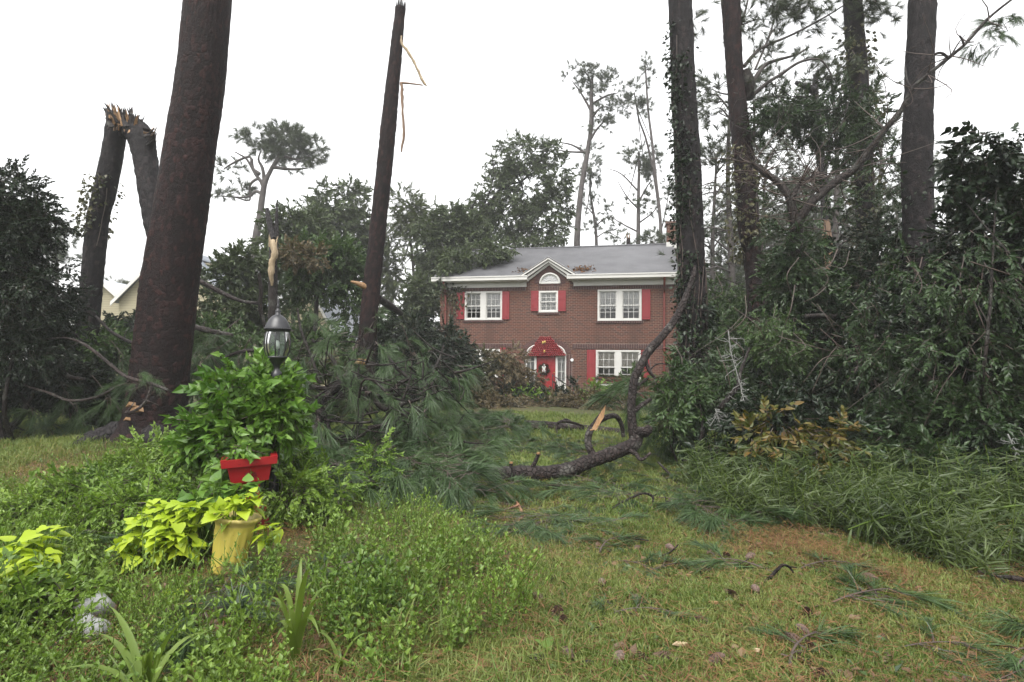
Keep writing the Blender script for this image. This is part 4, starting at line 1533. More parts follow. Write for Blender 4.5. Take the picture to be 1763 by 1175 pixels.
for nm, mt, n, w0 in (('splinter', 'rawwood', 46, .035), ('torn_bark', 'bark_dark', 64, .06)):
    mb = MB()
    for _ in range(n):
        f = rg.uniform(0, 1)
        q = W(184 + 56 * f + rg.normal() * 2, 200 + 20 * f ** 2 + rg.uniform(-3, 12), 14.25 + rg.uniform(-.35, .3))
        dv = nrm(np.array([-.55 + .75 * f + rg.normal() * .25, rg.normal() * .3, 1.0]))
        L2, w = rg.uniform(.12, .42), w0 * rg.uniform(.5, 1.3)
        x = nrm(np.cross(dv, rg.normal(size=3))) * w
        y = np.cross(dv, x)
        b = q - dv * .22
        mb.add([b - x, b + x, b + y, q + dv * L2 * .6 - x * .8, q + dv * L2 + x * .3, q + dv * L2 * .7 + y * .6], [[0, 1, 4], [0, 4, 3], [1, 2, 5], [1, 5, 4], [2, 0, 3], [2, 3, 5], [3, 4, 5]])
    for _ in range(n // 3):
        q = W(263 + rg.uniform(-3, 4), 232 + rg.uniform(-12, 14), 13.9 + rg.uniform(-.25, .2))
        dv = nrm(np.array([.6, rg.normal() * .3, .5 + rg.normal() * .4]))
        x = nrm(np.cross(dv, rg.normal(size=3))) * w0 * .8
        y = np.cross(dv, x)
        b = q - dv * .2
        L2 = rg.uniform(.04, .2)
        mb.add([b - x, b + x, b + y, q + dv * L2], [[0, 1, 3], [1, 2, 3], [2, 0, 3]])
    mb.build(nm, MT[mt], t2, smooth=False, kind='stuff')
ivy('ivy fringing both edges of the snapped pine with the hanging top', P2, r2, 4.6, 6.1, 700, .10, 'leaf_olive', spread=2, thick=.25)

# broken leafless pole pine in the middle
E3 = [(14, 680, 699), (34, 678, 697), (136, 665, 689), (238, 653, 681), (400, 636, 664.5), (530, 621, 652), (640, 612, 646), (700, 604, 642)]
P3, r3 = trunk_path(E3, 16.6)
t3 = thing('broken_pine', 'tall bare pine trunk snapped off at the top with pale torn strips hanging', 'tree', [P3[0][0], 16.6, 0])
mb = MB()
mb.tube(P3, r3, 72, sub=36, bump=.055, bf=4, seed=12, plates=(.075, .12, .010))
mb.build('trunk', MT['bark_red_plated'], t3)
mb = MB()
T_ = nrm(P3[-1] - P3[-2])
mb.splinters(P3[-1] - T_ * .02, T_, r3[-1] * .95, 30, .42, rg, spread=.12)
mb.build('splinter', MT['bark_dark'], t3, smooth=False, kind='stuff')
mb = MB()
d_ = 16.3
mb.tube(WP((691, 62, d_), (692, 76, d_), (704, 92, d_), (718, 118, d_), (728, 140, d_), (735, 149, d_)), [.02, .035, .045, .035, .042, .012], 6, sub=5, bump=.5, bf=1.5)
mb.build('torn_strip', MT['rawpale'], t3)
mb = MB()
mb.tube(WP((690, 142, d_), (692, 150, d_), (693, 190, d_), (695, 232, d_), (691, 262, d_)), [.035, .045, .035, .042, .02], 6, sub=6, bump=.5, bf=1.5)
mb.tube(WP((690, 143, d_), (705, 144, d_), (728, 147, d_)), [.035, .025, .018], 6, sub=2)
mb.build('torn_strip', MT['bark_strip'], t3)
mb = MB()
for px, py in ((601, 640), (683, 292)):
    pass
mb.tube(WP((636, 497, 16.5), (620, 490, 16.4), (604, 485, 16.3)), [.10, .075, .03], 8, sub=3, bump=.15)
mb.build('limb', MT['rawwood'], t3)
mb = MB()
mb.tube(WP((652, 515, 16.7), (672, 527, 17.2), (690, 540, 17.8)), [.12, .10, .09], 8, sub=3, bump=.1)
mb.build('limb', MT['bark_dark'], t3)

# ivy grown pine right of the house
E4 = [(0, 1150, 1192), (139, 1155, 1198), (278, 1160, 1207), (400, 1165, 1212), (541, 1167, 1218), (640, 1168, 1221)]
P4_, r4 = trunk_path(E4, 13.0, up=16)
t4 = thing('pine_tree', 'tall straight pine trunk overgrown with ivy at the right corner of the brick house', 'tree', [P4_[0][0], 13.0, 0])
mb = MB()
mb.tube(P4_, r4, 96, sub=48, bump=.05, bf=4, seed=5, plates=(.075, .12, .010))
mb.build('trunk', MT['bark_gray_plated'], t4)
top_crown(t4, P4_, r4, seed=5)
ivy('dark ivy climbing the left face of the pine trunk at the house corner', P4_, r4, 1.3, 9.3, 1900, .095, 'leaf_dark', face=(-.75, -.65), spread=.6, thick=.16)
ivy('ivy thick on the lower right face of the pine at the house corner', P4_, r4, .3, 4.6, 1100, .11, 'leaf_dark', face=(.8, -.6), spread=.6, thick=.24, stems=8)

# left leaning pine with ascending limbs
E5 = [(0, 1241, 1275), (139, 1251, 1281), (278, 1262, 1299), (382, 1269, 1307), (450, 1280, 1316), (541, 1288, 1324)]
P5, r5 = trunk_path(E5, 15.0, up=16)
t5 = thing('pine_tree', 'curved pine trunk leaning over with bare ascending limbs and a dark burl', 'tree', [P5[0][0], 15.0, 0])
mb = MB()
mb.tube(P5, r5, 72, sub=40, bump=.05, bf=4, seed=6, plates=(.075, .12, .010))
mb.build('trunk', MT['bark_red_plated'], t5)
mb = MB()
mb.tube(WP((1284, 120, 15), (1290, 150, 15), (1288, 172, 15)), [.08, .17, .08], 10, sub=4, bump=.4, bf=2)
mb.build('burl', MT['bark_dark'], t5)
LIMB5 = [[(1281, 115, 15), (1300, 92, 15.1), (1317, 80, 15.2), (1366, 59, 15.4), (1420, 30, 15.6), (1460, 5, 15.8)],
         [(1288, 155, 15), (1300, 135, 15), (1318, 112, 15.1), (1345, 102, 15.2), (1372, 94, 15.3), (1392, 82, 15.4)],
         [(1295, 165, 15), (1318, 145, 14.9), (1345, 128, 14.9), (1375, 108, 14.8), (1405, 102, 14.8), (1420, 110, 14.8), (1432, 130, 14.8)],
         [(1272, 50, 15), (1283, 20, 15.1), (1292, -20, 15.2)],
         [(1300, 172, 15), (1330, 166, 15.1), (1360, 171, 15.2), (1385, 178, 15.2)],
         [(1273, 45, 15), (1300, 35, 15.2), (1330, 33, 15.4)],
         [(1315, 82, 15.2), (1330, 55, 15.3), (1342, 40, 15.4)], [(1297, 245, 15), (1299, 200, 15), (1296, 165, 15)],
         [(1300, 120, 15), (1325, 60, 15.4), (1338, 10, 15.6), (1345, -30, 15.7)]]
wds = [7, 9, 7, 6, 4, 3, 3, 6, 4]
nb = MB()
for L_, w_ in zip(LIMB5, wds):
    mb = MB()
    Q = WP(*L_)
    mb.tube(Q, np.linspace(w_, w_ * .3, len(Q)) / 2 * 15 / FPX, 7, sub=4, bump=.12, bf=4)
    mb.build('limb', MT['bark_far'], t5)
    n = 22
    i = rg.integers(1, len(Q), n)
    f = rg.uniform(0, 1, n)[:, None]
    B = Q[i - 1] * (1 - f) + Q[i] * f + rg.normal(size=(n, 3)) * [.18, .2, .15]
    scatter(nb, TF_MID, B, rg.normal(size=(n, 3)) * .6 + np.array([.4, 0, .2]), rg.uniform(.5, .9, n), rg, .5)
for (px, py, rx, ry, n) in ((1345, 15, 45, 18, 60), (1395, 28, 35, 20, 45), (1330, -15, 60, 25, 60), (1500, 8, 35, 18, 60), (1440, 120, 26, 25, 22), (1440, -20, 60, 30, 60), (1410, 120, 30, 22, 20), (1195, 30, 16, 24, 16), (1520, 30, 20, 16, 14), (1535, 240, 30, 30, 12)):
    c = W(px, py, 15.6)
    B = c + rg.normal(size=(n, 3)) * np.array([rx, 40, ry]) * .55 * 15.6 / FPX
    scatter(nb, TF_MID, B, rg.normal(size=(n, 3)) * .6 + np.array([.3, 0, .1]), rg.uniform(.7, 1.1, n), rg, .5)
nb.build('needles', [MT['needle_far'], MT['twig']], t5, smooth=False, kind='stuff')
top_crown(t5, P5, r5, seed=6)
ivy('olive ivy wrapped around the middle of the curved leaning pine', P5, r5, 4.2, 7.2, 1100, .12, 'leaf_olive', thick=.45)

# vine covered pine
E6 = [(0, 1450, 1485), (139, 1459, 1495), (278, 1468, 1503), (400, 1474, 1508), (541, 1479, 1513)]
P6, r6 = trunk_path(E6, 16.0, up=16)
t6 = thing('pine_tree', 'ivy ragged pine trunk standing behind the dark sweeping branch', 'tree', [P6[0][0], 16, 0])
mb = MB()
mb.tube(P6, r6, 66, sub=36, bump=.06, bf=4, seed=7, plates=(.075, .12, .010))
mb.build('trunk', MT['bark_gray_plated'], t6)
top_crown(t6, P6, r6, seed=7)
ivy('ragged ivy hiding the pine trunk behind the dark sweeping branch', P6, r6, 3.5, 11.0, 2300, .12, 'leaf_olive', thick=.30)

# stout pine at the right
E7 = [(0, 1562, 1614), (139, 1556, 1609.5), (278, 1550, 1608), (400, 1552, 1610), (541, 1550, 1612), (700, 1546, 1612)]
P7, r7 = trunk_path(E7, 11.5, up=16)
t7 = thing('pine_tree', 'stout straight pine trunk rising out of the dark thicket, crossed by a thin branch', 'tree', [P7[0][0], 11.5, 0])
mb = MB()
mb.tube(P7, r7, 96, sub=48, bump=.05, bf=4, seed=9, plates=(.075, .12, .010))
mb.build('trunk', MT['bark_gray_plated'], t7)
top_crown(t7, P7, r7, seed=8)
ivy('dark broad leaved vine climbing the stout straight pine in the thicket', P7, r7, .8, 5.3, 700, .11, 'leaf_dark', thick=.5, spread=1.4, face=(-.3, -1))

# stripped broken stem
E8 = [(128, 1401, 1406), (150, 1398, 1409), (230, 1399, 1416), (300, 1408, 1425), (380, 1414, 1429), (450, 1419, 1437), (541, 1426, 1443)]
P8, r8 = trunk_path(E8, 20.0)
t8 = thing('snapped_tree', 'slender broken trunk with orange stripped wood on its lower length', 'tree', [P8[0][0], 20, 0])
mb = MB()
zs8 = P8[:, 2]
cut = int(np.argmin(np.abs(zs8 - W(1415, 380, 20)[2])))
mb.tube(P8[cut:], r8[cut:], 14, sub=6, bump=.08)
mb.build('trunk', MT['bark_gray'], t8)
mb = MB()
mb.tube(P8[:cut + 1], r8[:cut + 1] * 1.01, 14, sub=6, bump=.06)
mb.build('stripped_trunk', MT['bark_strip'], t8)
mb = MB()
mb.tube(WP((1404, 158, 20), (1388, 150, 19.9), (1370, 143, 19.8)), [.15, .11, .07], 8, sub=3, bump=.3, bf=2)
mb.build('limb', MT['bark_gray'], t8)
mb = MB()
mb.splinters(P8[-1] - [0, 0, .1], np.array([0, 0, 1.]), .07, 10, .5, rg)
mb.build('splinter', MT['bark_gray'], t8, smooth=False, kind='stuff')

# crooked hardwood with the sweeping branch
t9 = thing('crooked_tree', 'dark crooked hardwood forking low with one long branch sweeping up across the pines', 'tree', W(1385, 740, 11.6) * [1, 1, 0])
d9 = 11.0
trunk9 = WP((1392, 770, 11.6), (1390, 690, 11.5), (1386, 600, 11.4), (1380, 500, 11.3), (1373, 430, 11.2), (1371, 392, 11.1))
mb = MB()
mb.tube(trunk9, np.array([30, 28, 26, 24, 22, 20]) / 2 * 11.3 / FPX, 14, sub=6, bump=.12, bf=3)
mb.build('trunk', MT['bark_dark'], t9)
L9 = [([(1371, 395, 11.1), (1372, 389, 11.1), (1390, 358, 11), (1414, 334, 11), (1445, 309, 11), (1470, 292, 10.9), (1498, 257, 10.8), (1525, 222, 10.7), (1553, 188, 10.6), (1571, 153, 10.5), (1598, 129, 10.4), (1637, 97, 10.3), (1665, 73, 10.2), (1703, 31, 10.1), (1741, 0, 10), (1790, -40, 9.9)], [17, 16, 15, 14, 14, 13, 11, 10, 9, 7, 6.5, 6, 5, 4, 3.5, 3]),
      ([(1371, 400, 11.1), (1369, 382, 11.1), (1359, 341, 11.1), (1338, 313, 11.2), (1313, 296, 11.3), (1296, 282, 11.4)], [17, 16, 14, 12, 11, 9]),
      ([(1362, 345, 11.1), (1376, 318, 11.2), (1395, 306, 11.3), (1412, 300, 11.4)], [9, 8, 6, 4]),
      ([(1571, 153, 10.5), (1562, 140, 10.6), (1558, 110, 10.8)], [4, 3, 1.5]),
      ([(1632, 100, 10.3), (1622, 92, 10.3), (1611, 93, 10.3), (1606, 103, 10.3)], [5, 4, 4, 3]),
      ([(1660, 78, 10.2), (1656, 68, 10.2), (1652, 62, 10.2)], [4, 3, 3]),
      ([(1637, 97, 10.3), (1650, 75, 10.3), (1662, 60, 10.3)], [3, 2, 1]),
      ([(1313, 296, 11.3), (1325, 275, 11.4), (1345, 250, 11.5)], [4, 3, 1.5])]
for pts, w_ in L9:
    mb = MB()
    mb.tube(WP(*pts), np.array(w_) / 2 * 10.8 / FPX, 9, sub=5, bump=.12, bf=3)
    mb.build('branch', MT['bark_dark'], t9)
mb = MB()
for _ in range(150):
    pts, w_ = L9[rg.integers(0, 3)]
    k = rg.integers(1, len(pts))
    q = W(*pts[k])
    e = q + rg.normal(size=3) * [.6, .45, .4] + [0, 0, .12]
    m = (q + e) / 2 + rg.normal(size=3) * .1
    mb.tube([q, m, e], [.012, .008, .003], 4, sub=3)
mb.build('twigs', MT['twig'], t9, kind='stuff')


# leafy vine mass hung between the trunks
def shrub(name, label, cat, blobs, n, tpl, mats, size=1.0, seed=0, gap=.45, droop=.35, up=.55, stems=6, shell=.55, out=.7, group=None, stem_r=.02, freq=1.6, ground=True):
    g = np.random.default_rng(seed + 100)
    B = [(np.asarray(c, float), r) for c, r in blobs]
    C = np.array([b[0] for b in B])
    base = np.array([C[:, 0].mean(), C[:, 1].mean(), 0.0 if ground else C[:, 2].min()])
    t = thing(name, label, cat, base, group)
    mb = MB()
    leafmass(mb, tpl, B, n, g, size, shell, gap, freq, seed, up, droop, out)
    mb.build('foliage', [MT[m] for m in mats], t, smooth=False, kind='stuff')
    if stems:
        mb = MB()
        for _ in range(stems):
            c, r = B[g.integers(len(B))]
            e = c + g.normal(size=3) * .45 * np.broadcast_to(r, 3)
            s = np.array([base[0] + g.normal() * .15, base[1] + g.normal() * .15, -.05 if ground else base[2]])
            m = s * .5 + e * .5 + g.normal(size=3) * .12 * np.linalg.norm(e - s)
            mb.tube([s, m, e], [stem_r, stem_r * .7, stem_r * .25], 6, sub=4, bump=.1)
        mb.build('stems', MT['bark_dark'], t, kind='stuff')
    return t


def pb(px, py, d, rx, ry, rd=None):
    c = W(px, py, d)
    return (c, (rx * d / FPX, (rd if rd else (rx + ry) / 2 * d / FPX), ry * d / FPX))


shrub('vine_mass', 'leafy vine mass draped between the curved pine and the ivy ragged pine', 'vine',
      [pb(1350, 190, 14.5, 50, 24), pb(1410, 205, 14.5, 50, 36), pb(1462, 225, 14.5, 50, 60), pb(1330, 215, 14.5, 40, 24), pb(1440, 180, 14.6, 55, 26), pb(1500, 200, 14.6, 16, 40)], 760,
      [twig(.30, 12, leaf1(.12, .05), rg) for _ in range(3)], ('leaf_deep', 'twig'), seed=2, gap=.6, stems=0, ground=False)


shrub('vine_spray', 'sparse leafy vine spray in the gap between the ragged pine and the stout pine', 'vine', [pb(1528, 290, 12.5, 26, 60), pb(1535, 380, 12.3, 30, 50)], 80, TW_SMALL, ('leaf_deep', 'twig'), size=1.4, seed=62, gap=.85, freq=2.6, stems=9, stem_r=.012)
shrub('vine_spray', 'sparse leafy vine spray in the fork of the crooked hardwood', 'vine', [pb(1420, 360, 12.5, 40, 50), pb(1340, 380, 12.5, 30, 50)], 90, TW_SMALL, ('leaf_deep', 'twig'), size=1.4, seed=63, gap=.85, freq=2.6, stems=9, stem_r=.012)
tb = thing('bare_twigs', 'web of fine bare twigs and vines hung between the tall pines on the right', 'twigs', W(1420, 700, 13) * [1, 1, 0])
mb = MB()
for _ in range(110):
    x, y = rg.uniform(1225, 1560), rg.uniform(150, 520)
    s = W(x, y, rg.uniform(11.5, 15.5))
    q = [s]
    dv = nrm(rg.normal(size=3) * [1, .6, .8])
    for k in range(5):
        dv = nrm(dv + rg.normal(size=3) * .45)
        q.append(q[-1] + dv * rg.uniform(.12, .32))
    r0 = rg.uniform(.006, .015)
    mb.tube(q, np.linspace(r0, r0 * .3, 6), 4, sub=2)
    for k in (2, 3):
        mb.tube([q[k], q[k] + rg.normal(size=3) * .2], [r0 * .5, r0 * .2], 4, sub=1)
mb.build('twigs', MT['bark_dark'], tb, kind='stuff')

# ---- far trees
def far_tree(label, trunk, blobs, n, kind='broad', limbs=(), w=None, group=None, name=None, seed=0, mat=None, bark_='bark_far', size=1.0, auto=6, gap=.5, freq=1.6, tpl=None):
    g = np.random.default_rng(seed + 40)
    P = WP(*trunk)
    d = trunk[-1][2]
    P = np.vstack([[P[0][0], P[0][1], -.1], P]) if P[0][2] > .3 else P
    t = thing(name or ('pine_tree' if kind == 'pine' else 'broadleaf_tree'), label, 'tree', P[0] * [1, 1, 0], group)
    w = w or 12
    mb = MB()
    r = np.linspace(w, w * .35, len(P)) / 2 * d / FPX
    mb.tube(P, r, 10, sub=4, bump=.1, bf=3, seed=seed)
    mb.build('trunk', MT[bark_], t)
    mb = MB()
    for l_ in limbs:
        Q = WP(*[(a, b, c if len(x) > 2 else d) for x in l_ for a, b, c in [(x + (d,))[:3]]])
        mb.tube(Q, np.linspace(w * .38, w * .1, len(Q)) / 2 * d / FPX, 6, sub=3, bump=.15, bf=3)
    B = [pb(b[0], b[1], b[4] if len(b) > 4 else d, b[2], b[3]) for b in blobs]
    for k in range(auto):
        c, rr = B[g.integers(len(B))]
        e = c + g.normal(size=3) * .4 * np.array(rr)
        s = P[-1] + (P[-2] - P[-1]) * g.uniform(0, .9)
        m = (s + e) / 2 + g.normal(size=3) * .1 * np.linalg.norm(e - s)
        mb.tube([s, m, e], np.array([w * .3, w * .2, w * .06]) / 2 * d / FPX, 6, sub=3)
    if limbs or auto:
        mb.build('limbs', MT[bark_], t, kind='stuff')
    mb = MB()
    if kind == 'pine':
        Q, dd = blob_pts(B, n, g, .3, gap, freq, seed)
        scatter(mb, tpl or TF_FAR, Q, dd * .6 + g.normal(size=Q.shape) * .5 + [0, 0, .25], size * g.uniform(.7, 1.2, len(Q)), g, .5)
        mb.build('needles', [MT[mat or 'needle_far'], MT['bark_far']], t, smooth=False, kind='stuff')
    else:
        leafmass(mb, tpl or TW_FAR, B, n, g, size, .5, gap, freq, seed, .5, .2, .7)
        mb.build('foliage', [MT[mat or 'leaf_far'], MT['bark_far']], t, smooth=False, kind='stuff')
    return t


far_tree('hazy umbrella pine with a flat dark crown and twisted bare limbs', [(436, 470, 40), (438, 430, 40), (447, 375, 40), (455, 320, 40), (468, 290, 40)],
         [(440, 240, 36, 20), (490, 240, 46, 22), (535, 252, 30, 18), (470, 262, 45, 16), (520, 270, 38, 14), (395, 292, 28, 16), (385, 330, 20, 10), (505, 285, 28, 10), (412, 325, 20, 14), (548, 272, 14, 12)], 620, 'pine',
         limbs=[[(455, 320), (440, 300), (425, 275), (405, 262)], [(456, 318), (452, 290), (445, 275), (450, 258)], [(470, 288), (485, 270), (510, 275), (535, 268)], [(455, 325), (445, 308), (430, 320), (430, 345), (405, 340)], [(453, 335), (440, 330), (425, 340), (380, 338)],
                [(468, 290), (480, 265), (470, 250)], [(470, 288), (500, 292), (530, 290)], [(447, 300), (435, 290), (430, 270), (400, 282), (385, 292)]], w=19, seed=1, auto=0, size=1.2)
far_tree('hazy pine beside the ivy fringed broken trunk, crown above the outbuilding roof', [(98, 480, 40), (97, 440, 40), (104, 410, 40)], [(105, 410, 26, 20), (95, 440, 22, 18), (120, 440, 20, 18)], 170, 'pine', w=8, seed=2)
far_tree('pale distant pine seen over the roof valley of the yellow houses', [(200, 510, 60), (203, 492, 60)], [(200, 490, 24, 14), (215, 495, 18, 10)], 90, 'pine', w=5, seed=3)
far_tree('tall slender hazy broadleaf tree with two crown lobes left of the bare broken pole', [(585, 560, 36), (582, 450, 36), (580, 380, 36)],
         [(560, 350, 30, 34), (605, 348, 28, 34), (575, 390, 48, 40), (548, 385, 30, 30), (600, 410, 34, 50), (625, 400, 20, 50)], 1100, w=9, seed=4, mat='leaf_far', gap=.7, freq=2.2)
far_tree('gray green tree behind the split pale stump, in front of the umbrella pine', [(505, 560, 28), (502, 440, 28), (500, 400, 28)],
         [(500, 395, 40, 36), (530, 390, 30, 36), (480, 430, 36, 34), (545, 420, 30, 30)], 620, w=9, seed=5, mat='leaf_far', gap=.7, freq=2.2)
far_tree('willowy pale green tree between the bare broken pole and the brick house', [(715, 560, 36), (712, 470, 36), (705, 400, 36)],
         [(695, 365, 34, 36), (725, 385, 34, 44), (680, 420, 36, 50), (735, 440, 36, 60), (700, 470, 40, 50), (665, 470, 24, 70), (745, 480, 24, 40)], 1500, w=9, seed=6, mat='leaf_willow', tpl=TW_WIL, gap=.7, size=.95)
far_tree('vine smothered tree behind the lamp post with browning leaf clusters', [(540, 620, 21), (545, 520, 21), (540, 450, 21)],
         [(540, 445, 50, 30), (585, 455, 40, 42), (515, 475, 34, 36), (560, 485, 44, 30), (605, 495, 26, 44), (505, 445, 26, 20), (610, 540, 20, 34)], 1350, w=12, seed=7, mat='leaf_mid', tpl=TW_MID, gap=.75, freq=2.2, size=1.25)
shrub('leaf_cluster', 'browning leaf cluster hanging in the vine smothered tree beside the pale split stump', 'leaves', [pb(512, 440, 18.6, 30, 12), pb(540, 447, 18.6, 18, 12), pb(492, 430, 18.6, 12, 12)], 150, TW_MID, ('leaf_brown', 'twig'), seed=3, stems=0, ground=False)
far_tree('leafy tree right of the massive leaning pine, under the gray mossy limb', [(392, 640, 19), (390, 560, 19), (395, 500, 19)],
         [(392, 480, 26, 30), (420, 462, 28, 28), (370, 510, 34, 40), (425, 500, 36, 40), (395, 545, 50, 36), (440, 460, 26, 40), (440, 540, 40, 50)], 1000, w=10, seed=8, mat='leaf_far', tpl=TW_MID, gap=.75, freq=2.2, size=1.2)
# fallen oak leaning on the roof
far_tree('uprooted oak leaning over the left end of the house roof', [(700, 560, 35), (770, 440, 35), (822, 376, 35), (860, 330, 35), (885, 298, 35)],
         [(900, 270, 44, 34), (940, 262, 34, 26), (955, 310, 30, 46), (905, 330, 50, 44), (865, 380, 46, 44), (935, 380, 46, 46), (900, 410, 50, 26), (850, 330, 30, 40), (965, 360, 18, 56), (865, 290, 26, 30), (830, 370, 30, 40), (800, 410, 34, 34, 33), (930, 420, 40, 14, 33)],
         3600, w=14, seed=9, mat='leaf_far', gap=.8, freq=2.8, size=.72,
         limbs=[[(760, 455), (800, 395), (835, 350), (850, 300), (845, 260)], [(770, 440), (820, 385), (870, 340), (920, 290), (950, 250)], [(790, 420), (850, 380), (900, 370)], [(800, 410), (812, 360), (830, 330)]], bark_='bark_gray')
far_tree('dark leafy crown of a fallen tree spilling onto the left slope of the roof', [(700, 600, 33), (745, 480, 33), (780, 430, 33)],
         [(775, 395, 36, 40), (810, 405, 36, 34), (750, 420, 34, 44), (825, 440, 40, 18, 28.8), (790, 455, 32, 20, 28.4), (772, 474, 22, 14, 27.9), (860, 430, 28, 14, 29.4), (740, 490, 24, 34)], 3000, w=12, seed=10, mat='leaf_far', gap=.7, freq=2.6, size=.72, bark_='bark_gray',
         limbs=[[(745, 480), (770, 430), (800, 420), (840, 405)], [(745, 480), (735, 440), (720, 400)]])
far_tree('bushy tree pressed against the left end of the house behind the red downspout', [(728, 640, 31), (725, 560, 31), (720, 520, 31)],
         [(725, 510, 26, 34), (700, 550, 30, 44), (740, 550, 18, 60), (690, 600, 30, 40), (715, 590, 34, 44)], 1100, w=8, seed=11, mat='leaf_far', gap=.4)
# pines behind the house
far_tree('tall hazy pine with a wide ragged crown behind the middle of the roof', [(993, 470, 46), (994, 400, 46), (1000, 330, 46), (1010, 270, 46), (1017, 220, 46), (1018, 165, 46), (1020, 130, 46)],
         [(1000, 128, 34, 16), (1030, 140, 38, 22), (1055, 165, 28, 26), (1010, 155, 26, 16), (1045, 195, 30, 18), (1030, 215, 26, 14), (990, 120, 18, 10), (1075, 180, 14, 22), (1018, 260, 22, 18), (1000, 300, 14, 20)], 470, 'pine',
         limbs=[[(1014, 245), (1030, 220), (1055, 195)], [(1017, 190), (1000, 160), (985, 140)], [(1018, 180), (1045, 165), (1065, 160)], [(1010, 265), (985, 250), (960, 245)], [(1012, 262), (985, 262), (955, 258)], [(1015, 210), (1035, 185), (1060, 190)]], w=13, seed=12, auto=2)
far_tree('hazy pine with a rounded tuft crown right of the wide ragged pine', [(1099, 440, 46), (1099, 360, 46), (1100, 300, 46), (1100, 262, 46)],
         [(1095, 265, 28, 20), (1115, 268, 24, 24), (1100, 290, 34, 18), (1120, 300, 20, 24), (1085, 350, 22, 14), (1118, 350, 18, 20)], 300, 'pine',
         limbs=[[(1099, 360), (1080, 340), (1062, 310)], [(1099, 350), (1115, 320), (1125, 310)], [(1099, 400), (1070, 385), (1050, 372)], [(1099, 385), (1125, 365), (1140, 340)], [(1099, 330), (1070, 300), (1045, 290)]], w=9, seed=13, auto=2)
far_tree('thin curved hazy pine stem rising to a wisp crown behind the ivy grown pine', [(1138, 440, 44), (1136, 370, 44), (1128, 300, 44), (1122, 240, 44), (1116, 190, 44), (1112, 130, 44), (1110, 105, 44)],
         [(1112, 115, 10, 22), (1118, 135, 10, 16), (1095, 150, 12, 14), (1110, 180, 14, 14), (1098, 175, 10, 16)], 110, 'pine', w=7, seed=14, auto=2)
far_tree('second thin hazy pine stem bent left beside the wisp crowned one', [(1140, 440, 45), (1132, 340, 45), (1115, 250, 45), (1100, 205, 45), (1092, 160, 45)],
         [(1092, 150, 10, 12), (1100, 190, 16, 10), (1085, 175, 10, 14), (1160, 110, 10, 30), (1150, 330, 12, 30), (1155, 380, 10, 26)], 110, 'pine', w=6, seed=15, auto=2,
         limbs=[[(1138, 400), (1150, 340), (1155, 270)], [(1150, 330), (1165, 300), (1170, 270)]])
far_tree('short hazy pine with sparse drooping limbs behind the right of the gable', [(1027, 450, 48), (1025, 390, 48), (1016, 330, 48), (1018, 290, 48)],
         [(1018, 300, 16, 30), (1030, 355, 26, 14), (1010, 345, 18, 16), (1045, 390, 24, 12), (1015, 390, 22, 12), (1060, 400, 18, 14)], 210, 'pine', w=7, seed=16,
         limbs=[[(1025, 390), (1045, 375), (1065, 392)], [(1022, 370), (1005, 350)], [(1026, 410), (1045, 400), (1070, 412)]], auto=2)
far_tree('low hazy bushes of pine along the ridge left of the chimney', [(1125, 450, 40), (1124, 415, 40)], [(1125, 410, 22, 12), (1145, 415, 14, 14), (1105, 418, 14, 8), (1065, 415, 16, 10)], 110, 'pine', w=8, seed=17, auto=1)
mb = MB()
q = W(1081, 450, 38)
mb.tube([q, W(1082, 410, 38)], [.16, .13], 8, sub=3, bump=.1)
sb = tag(mb.build('snapped_pine', MT['bark_red'], loc=q * [1, 1, 0]), 'short snapped trunk with fresh orange wood showing above the roof ridge', 'tree')
mb = MB()
mb.splinters(W(1082, 410, 38), np.array([0, 0, 1.]), .15, 8, .55, rg)
mb.build('splinter', MT['rawwood'], sb, smooth=False, kind='stuff')

# pale split stump behind the lamp
ts = thing('split_trunk', 'snapped trunk split open to pale yellow wood behind the lamp post', 'tree', W(470, 640, 17) * [1, 1, 0])
mb = MB()
mb.tube(WP((469, 705, 17), (470, 600, 17), (470, 500, 17), (470, 430, 17), (471, 412, 17)), np.array([18, 16, 15, 13, 10]) / 2 * 17 / FPX, 12, sub=4, bump=.1)
mb.build('trunk', MT['bark_dark'], ts)
mb = MB()
mb.tube(WP((468, 492, 16.85), (467, 470, 16.78), (468, 452, 16.78), (473, 436, 16.78), (470, 420, 16.8), (470, 414, 16.85)), [.03, .08, .09, .10, .085, .05], 9, sub=5, bump=.3, bf=2)
mb.splinters(W(470, 420, 16.8), np.array([0, 0, 1.]), .13, 10, .3, rg)
mb.build('split_wood', MT['rawpale'], ts)
mb = MB()
mb.tube(WP((471, 412, 17), (462, 375, 17.2), (460, 360, 17.3)), [.10, .08, .06], 8, sub=3)
mb.tube(WP((474, 430, 17), (476, 390, 17.2), (477, 345, 17.3)), [.09, .07, .015], 8, sub=3)
mb.build('limb', MT['bark_gray'], ts)

